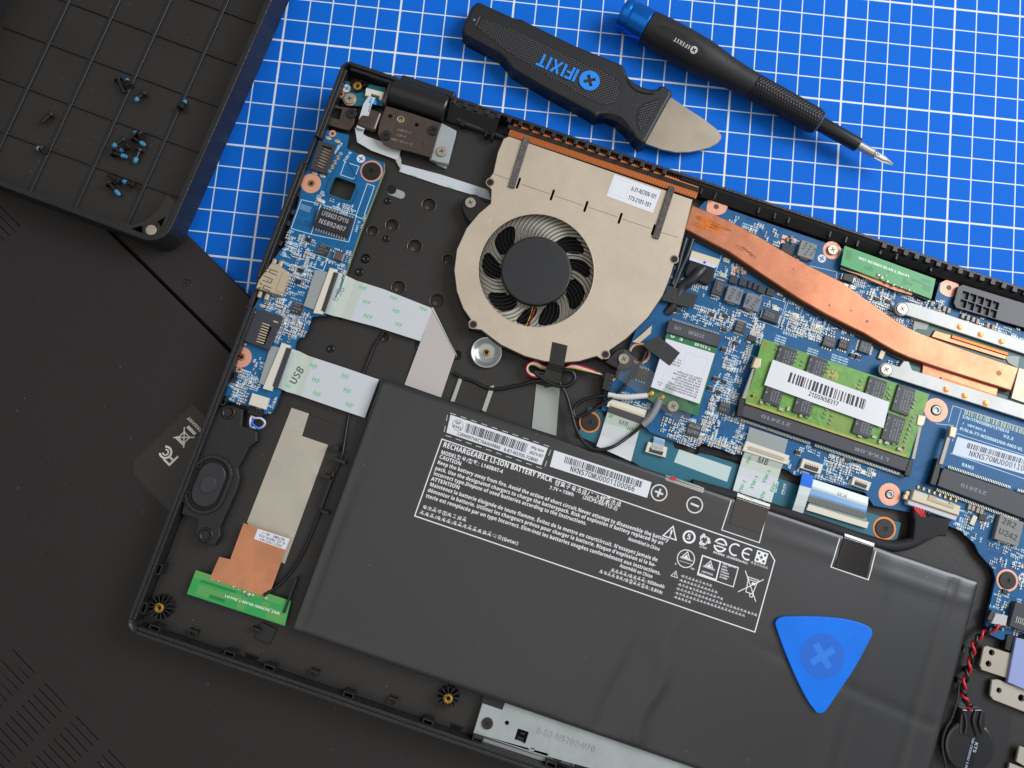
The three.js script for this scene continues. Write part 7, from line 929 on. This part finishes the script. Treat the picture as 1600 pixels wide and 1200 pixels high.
// ---------------------------------------------------------------- touchpad bracket, button cell and the metal parts at the right
{
  const t = sub('touchpad_bracket', lap), y1 = 16.6, o = P([[757, 1086], [900, 1134], [1100, 1201], [1240, 1248], [1225, 1290], [929, 1203], [860, 1184], [739, 1146]], y1), q2 = L(815, 1150, y1);
  const sq = rrect(5, 5, 0.6, q2[0], q2[1], 0), hl = L(792, 1129.5, y1);
  M('plate', pl(o, 15.4, y1, { holes: [polyHole(sq), circleHole(...hl, 1.1), polyHole(P([[829, 1167], [837, 1169], [834, 1177], [826, 1174]], y1)), polyHole(P([[856, 1176], [865, 1179], [862, 1186], [854, 1183]], y1)), polyHole(P([[880, 1188], [898, 1193], [896, 1198], [876, 1192]], y1))], bevel: 0.25 }), MT.zinc, t); M('folded_lip', pl(P([[739, 1146], [860, 1185], [858, 1193], [737, 1153]], 15), 14.2, 15.6, { bevel: 0.3 }), MT.steel, t);
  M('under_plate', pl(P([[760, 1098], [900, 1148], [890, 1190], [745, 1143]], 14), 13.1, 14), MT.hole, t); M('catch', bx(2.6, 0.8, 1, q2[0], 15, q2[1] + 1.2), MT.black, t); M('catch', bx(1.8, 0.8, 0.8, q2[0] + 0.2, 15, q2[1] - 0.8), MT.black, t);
  const s = L(761.5, 1130, y1); M('screw', screwG(2.2, 0.7, s[0], y1, s[1], 0.5), MT.screwBlack, t); M('black_tape', quad(P([[757, 1083], [791, 1093], [785, 1109], [752, 1098]], y1), y1, 0.14), MT.tape, t);
  for (const [x, y] of [[815, 1102], [837, 1110]]) { const q = L(x, y, 16); M('contact_tab', bx(2.4, 0.6, 0.9, q[0], 15.6, q[1], 0, 0.15), MT.beigeMetal, t); }
  const em = 'C 6-53-NS702-070', gs = []; const a = L(840, 1141, y1), e = L(931, 1171, y1), ln = Math.hypot(e[0] - a[0], e[1] - a[1]), tg = new TextGeometry('6-53-NS702-070', { font, size: 2.4, depth: 0.3, curveSegments: 2 }); tg.computeBoundingBox(); const tw = tg.boundingBox.max.x; M('stamped_number', tg.scale(ln / tw, 1, 1).rotateX(-Math.PI / 2).rotateY(-Math.atan2(e[1] - a[1], e[0] - a[0])).translate(a[0], y1 - 0.02, a[1] + 1), MT.zinc, t);
  M('dark_strip', pl(P([[905, 1128], [1100, 1194], [1098, 1199], [900, 1133]], 17), 16.8, 17.2), std(0x0d2320, 0.3), t);
  const c = sub('button_cell', lap), q = L(1518, 1168, 18), yc = 17.4;
  M('wrapped_cell', lathe([[0, 0], [9.4, 0], [9.9, 0.5], [10, 3.4], [9.6, 4], [8.6, 4.15], [0, 4.2]].map(([r, y]) => [r, y]), q[0], YF + 0.2, q[1], 64), std(0x1a1a1c, 0.26, 0, { clearcoat: 0.6, clearcoatRoughness: 0.2 }), c);
  M('wrap_tail', pl(P([[1503, 1107], [1520, 1108], [1534, 1107], [1539, 1113], [1540, 1136], [1536, 1150], [1520, 1154], [1499, 1148], [1499, 1134]], 17.6), 14, 17.7, { bevel: 0.7, bs: 3 }), std(0x141416, 0.22, 0, { clearcoat: 0.8, clearcoatRoughness: 0.12 }), c);
  for (const l of [[[1506, 1112, 17.8], [1510, 1128, 18.1], [1508, 1146, 17.9]], [[1524, 1110, 17.8], [1521, 1126, 18.2], [1527, 1150, 17.9]], [[1534, 1112, 17.8], [1531, 1130, 18.1], [1535, 1146, 17.8]]]) M('wrap_fold', tube(A3(l), 0.7, 20, 8), std(0x141416, 0.2, 0, { clearcoat: 0.8, clearcoatRoughness: 0.12 }), c);
  M('print', quad([[q[0] + 0.4, q[1] - 4.6], [q[0] + 3.6, q[1] - 4.6], [q[0] + 3.6, q[1] + 9], [q[0] + 0.4, q[1] + 9]].map(([x, y]) => [x - 1, y]), YF + 4.4, 0.02), mapped(label(128, 3.2, 13.6, (g) => { g.fillStyle = '#1a1a1c'; g.fillRect(0, 0, 4, 14); g.fillStyle = '#a9b6ca'; g.translate(0, 0); g.rotate(Math.PI / 2); wText(g, 'KTS', 2, -1.8, 1.7, 4.2); wText(g, '13M CR2032U 3.0V', 0.2, -0.4, 1.2, 13); }, '#1a1a1c'), 0.26), c, { uv: true });
  M('cradle_wall', tube(A3([[1499, 1066, 17.5], [1496, 1090, 17.5], [1487, 1122, 17.5], [1477, 1140, 17.5], [1472, 1162, 17.5], [1478, 1200, 17.5]]), 0.5, 40), MT.rim, c);
  const base = A3([[1562, 979, 18], [1540, 988, 17.4], [1524, 1002, 17], [1518, 1025, 16.6], [1512, 1050, 16.6], [1505, 1075, 16.6], [1508, 1092, 17], [1518, 1108, 18]]), cv = new THREE.CatmullRomCurve3(base.map((p) => new THREE.Vector3(...p)));
  const tw2 = (ph) => { const o = []; for (let k = 0; k <= 90; k++) { const p = cv.getPoint(k / 90), a2 = k / 90 * Math.PI * 2 * 6.2 + ph, tg2 = cv.getTangent(k / 90); o.push([p.x - tg2.z * 0.75 * Math.cos(a2), p.y + 0.75 * Math.sin(a2), p.z + tg2.x * 0.75 * Math.cos(a2)]); } return o; };
  M('wire', tube(tw2(0), 0.58, 260, 10), MT.wireRed, c, { label: 'red twisted wire' }); M('wire', tube(tw2(Math.PI), 0.58, 260, 10), MT.cable, c, { label: 'black twisted wire' });
  for (const [x, y] of [[1512, 1012], [1520, 1046], [1513, 1078], [1503, 1062]]) { const p = L(x, y, 16); M('wire_clip', [bx(2.6, 3.2, 0.6, p[0], YF, p[1]), bx(0.6, 3.2, 2.2, p[0] - 1.3, YF, p[1] + 0.8)], MT.black, c); }
  const d = sub('touchpad_module', lap); M('metal_tab', pl(P([[1537, 1011], [1542, 1009], [1580, 1021], [1574, 1060], [1534, 1047], [1531, 1040]], 16), 15, 16, { bevel: 0.2, holes: [circleHole(...L(1549.5, 1019.5, 16), 1.4), circleHole(...L(1544.5, 1037, 16), 1.4)] }), std(0xb0a999, 0.38, 0.5), d);
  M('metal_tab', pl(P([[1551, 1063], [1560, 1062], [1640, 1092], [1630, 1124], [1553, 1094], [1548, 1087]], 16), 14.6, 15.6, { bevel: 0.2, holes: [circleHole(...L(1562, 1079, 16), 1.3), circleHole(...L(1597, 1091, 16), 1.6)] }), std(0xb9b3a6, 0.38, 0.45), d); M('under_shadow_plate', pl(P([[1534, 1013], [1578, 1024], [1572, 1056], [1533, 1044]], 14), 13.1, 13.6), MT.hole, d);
  M('blue_film', pl(P([[1587, 996], [1650, 1010], [1630, 1090], [1574, 1066]], 17), 15.8, 17.2, { bevel: 0.2 }), MT.periwinkle, d); M('black_foot', pl(P([[1574, 991], [1585, 993], [1578, 1018], [1570, 1014]], 17), 14, 17, { bevel: 0.2 }), MT.black, d);
  M('metal_tab', pl(P([[1593, 1166], [1640, 1180], [1630, 1215], [1588, 1190]], 16), 15, 16, { bevel: 0.2 }), std(0xb9b3a6, 0.38, 0.45), d); M('metal_tab', pl(P([[1578, 1192], [1640, 1215], [1630, 1230], [1575, 1205]], 15), 14, 15, { bevel: 0.2 }), std(0xb9b3a6, 0.38, 0.45), d);
  M('smooth_panel', pl(P([[1505, 965], [1525, 940], [1600, 1010], [1560, 1250], [1450, 1210], [1490, 1060]], YF), YF, YF + 0.12), std(0x2a2a2b, 0.34), d);
}
// ---------------------------------------------------------------- opening pick on the battery
{
  const h = 19.6, o = at(1285, 1030, h), a = LA, F = frame(o, a), t = thing('opening_pick', o, a, 'rounded triangular blue plastic pick with embossed cross emblem on the battery', 'opening pick', null);
  const p = [[1211, 974], [1215, 967], [1224, 963.5], [1237, 963], [1270, 963], [1312, 966], [1340, 972], [1357, 979], [1362.5, 985], [1362, 994], [1352, 1014], [1334, 1046], [1312, 1079], [1293, 1107], [1287, 1113], [1281, 1114.5], [1275, 1112], [1261, 1093], [1244, 1060], [1227, 1020], [1217, 993]].map(([x, y]) => F(x, y, h + 0.9));
  M('blade', pl(p, h - 0.1, h + 0.95, { bevel: 0.3, bs: 3, smooth: true }), mapped(blotch(0x0072e4, 0.05, 10, 40), 0.45, 0, { specularIntensity: 0.6 }), t);
  const c = F(1285.5, 1025, h + 1); M('emblem_disc', pl(circ(8.6, ...c, 56), h + 0.9, h + 0.99, { holes: [polyHole(crossPts(5.4, 1.5, ...c, 0.75))] }), std(0x0062cc, 0.45), t); M('emblem_cross', pl(crossPts(5.2, 1.3, ...c, 0.75), h + 0.9, h + 0.985), std(0x2478e0, 0.42), t);
}
scene.updateMatrixWorld(true);
renderer.setSize(1024, 768);
renderer.render(scene, camera);
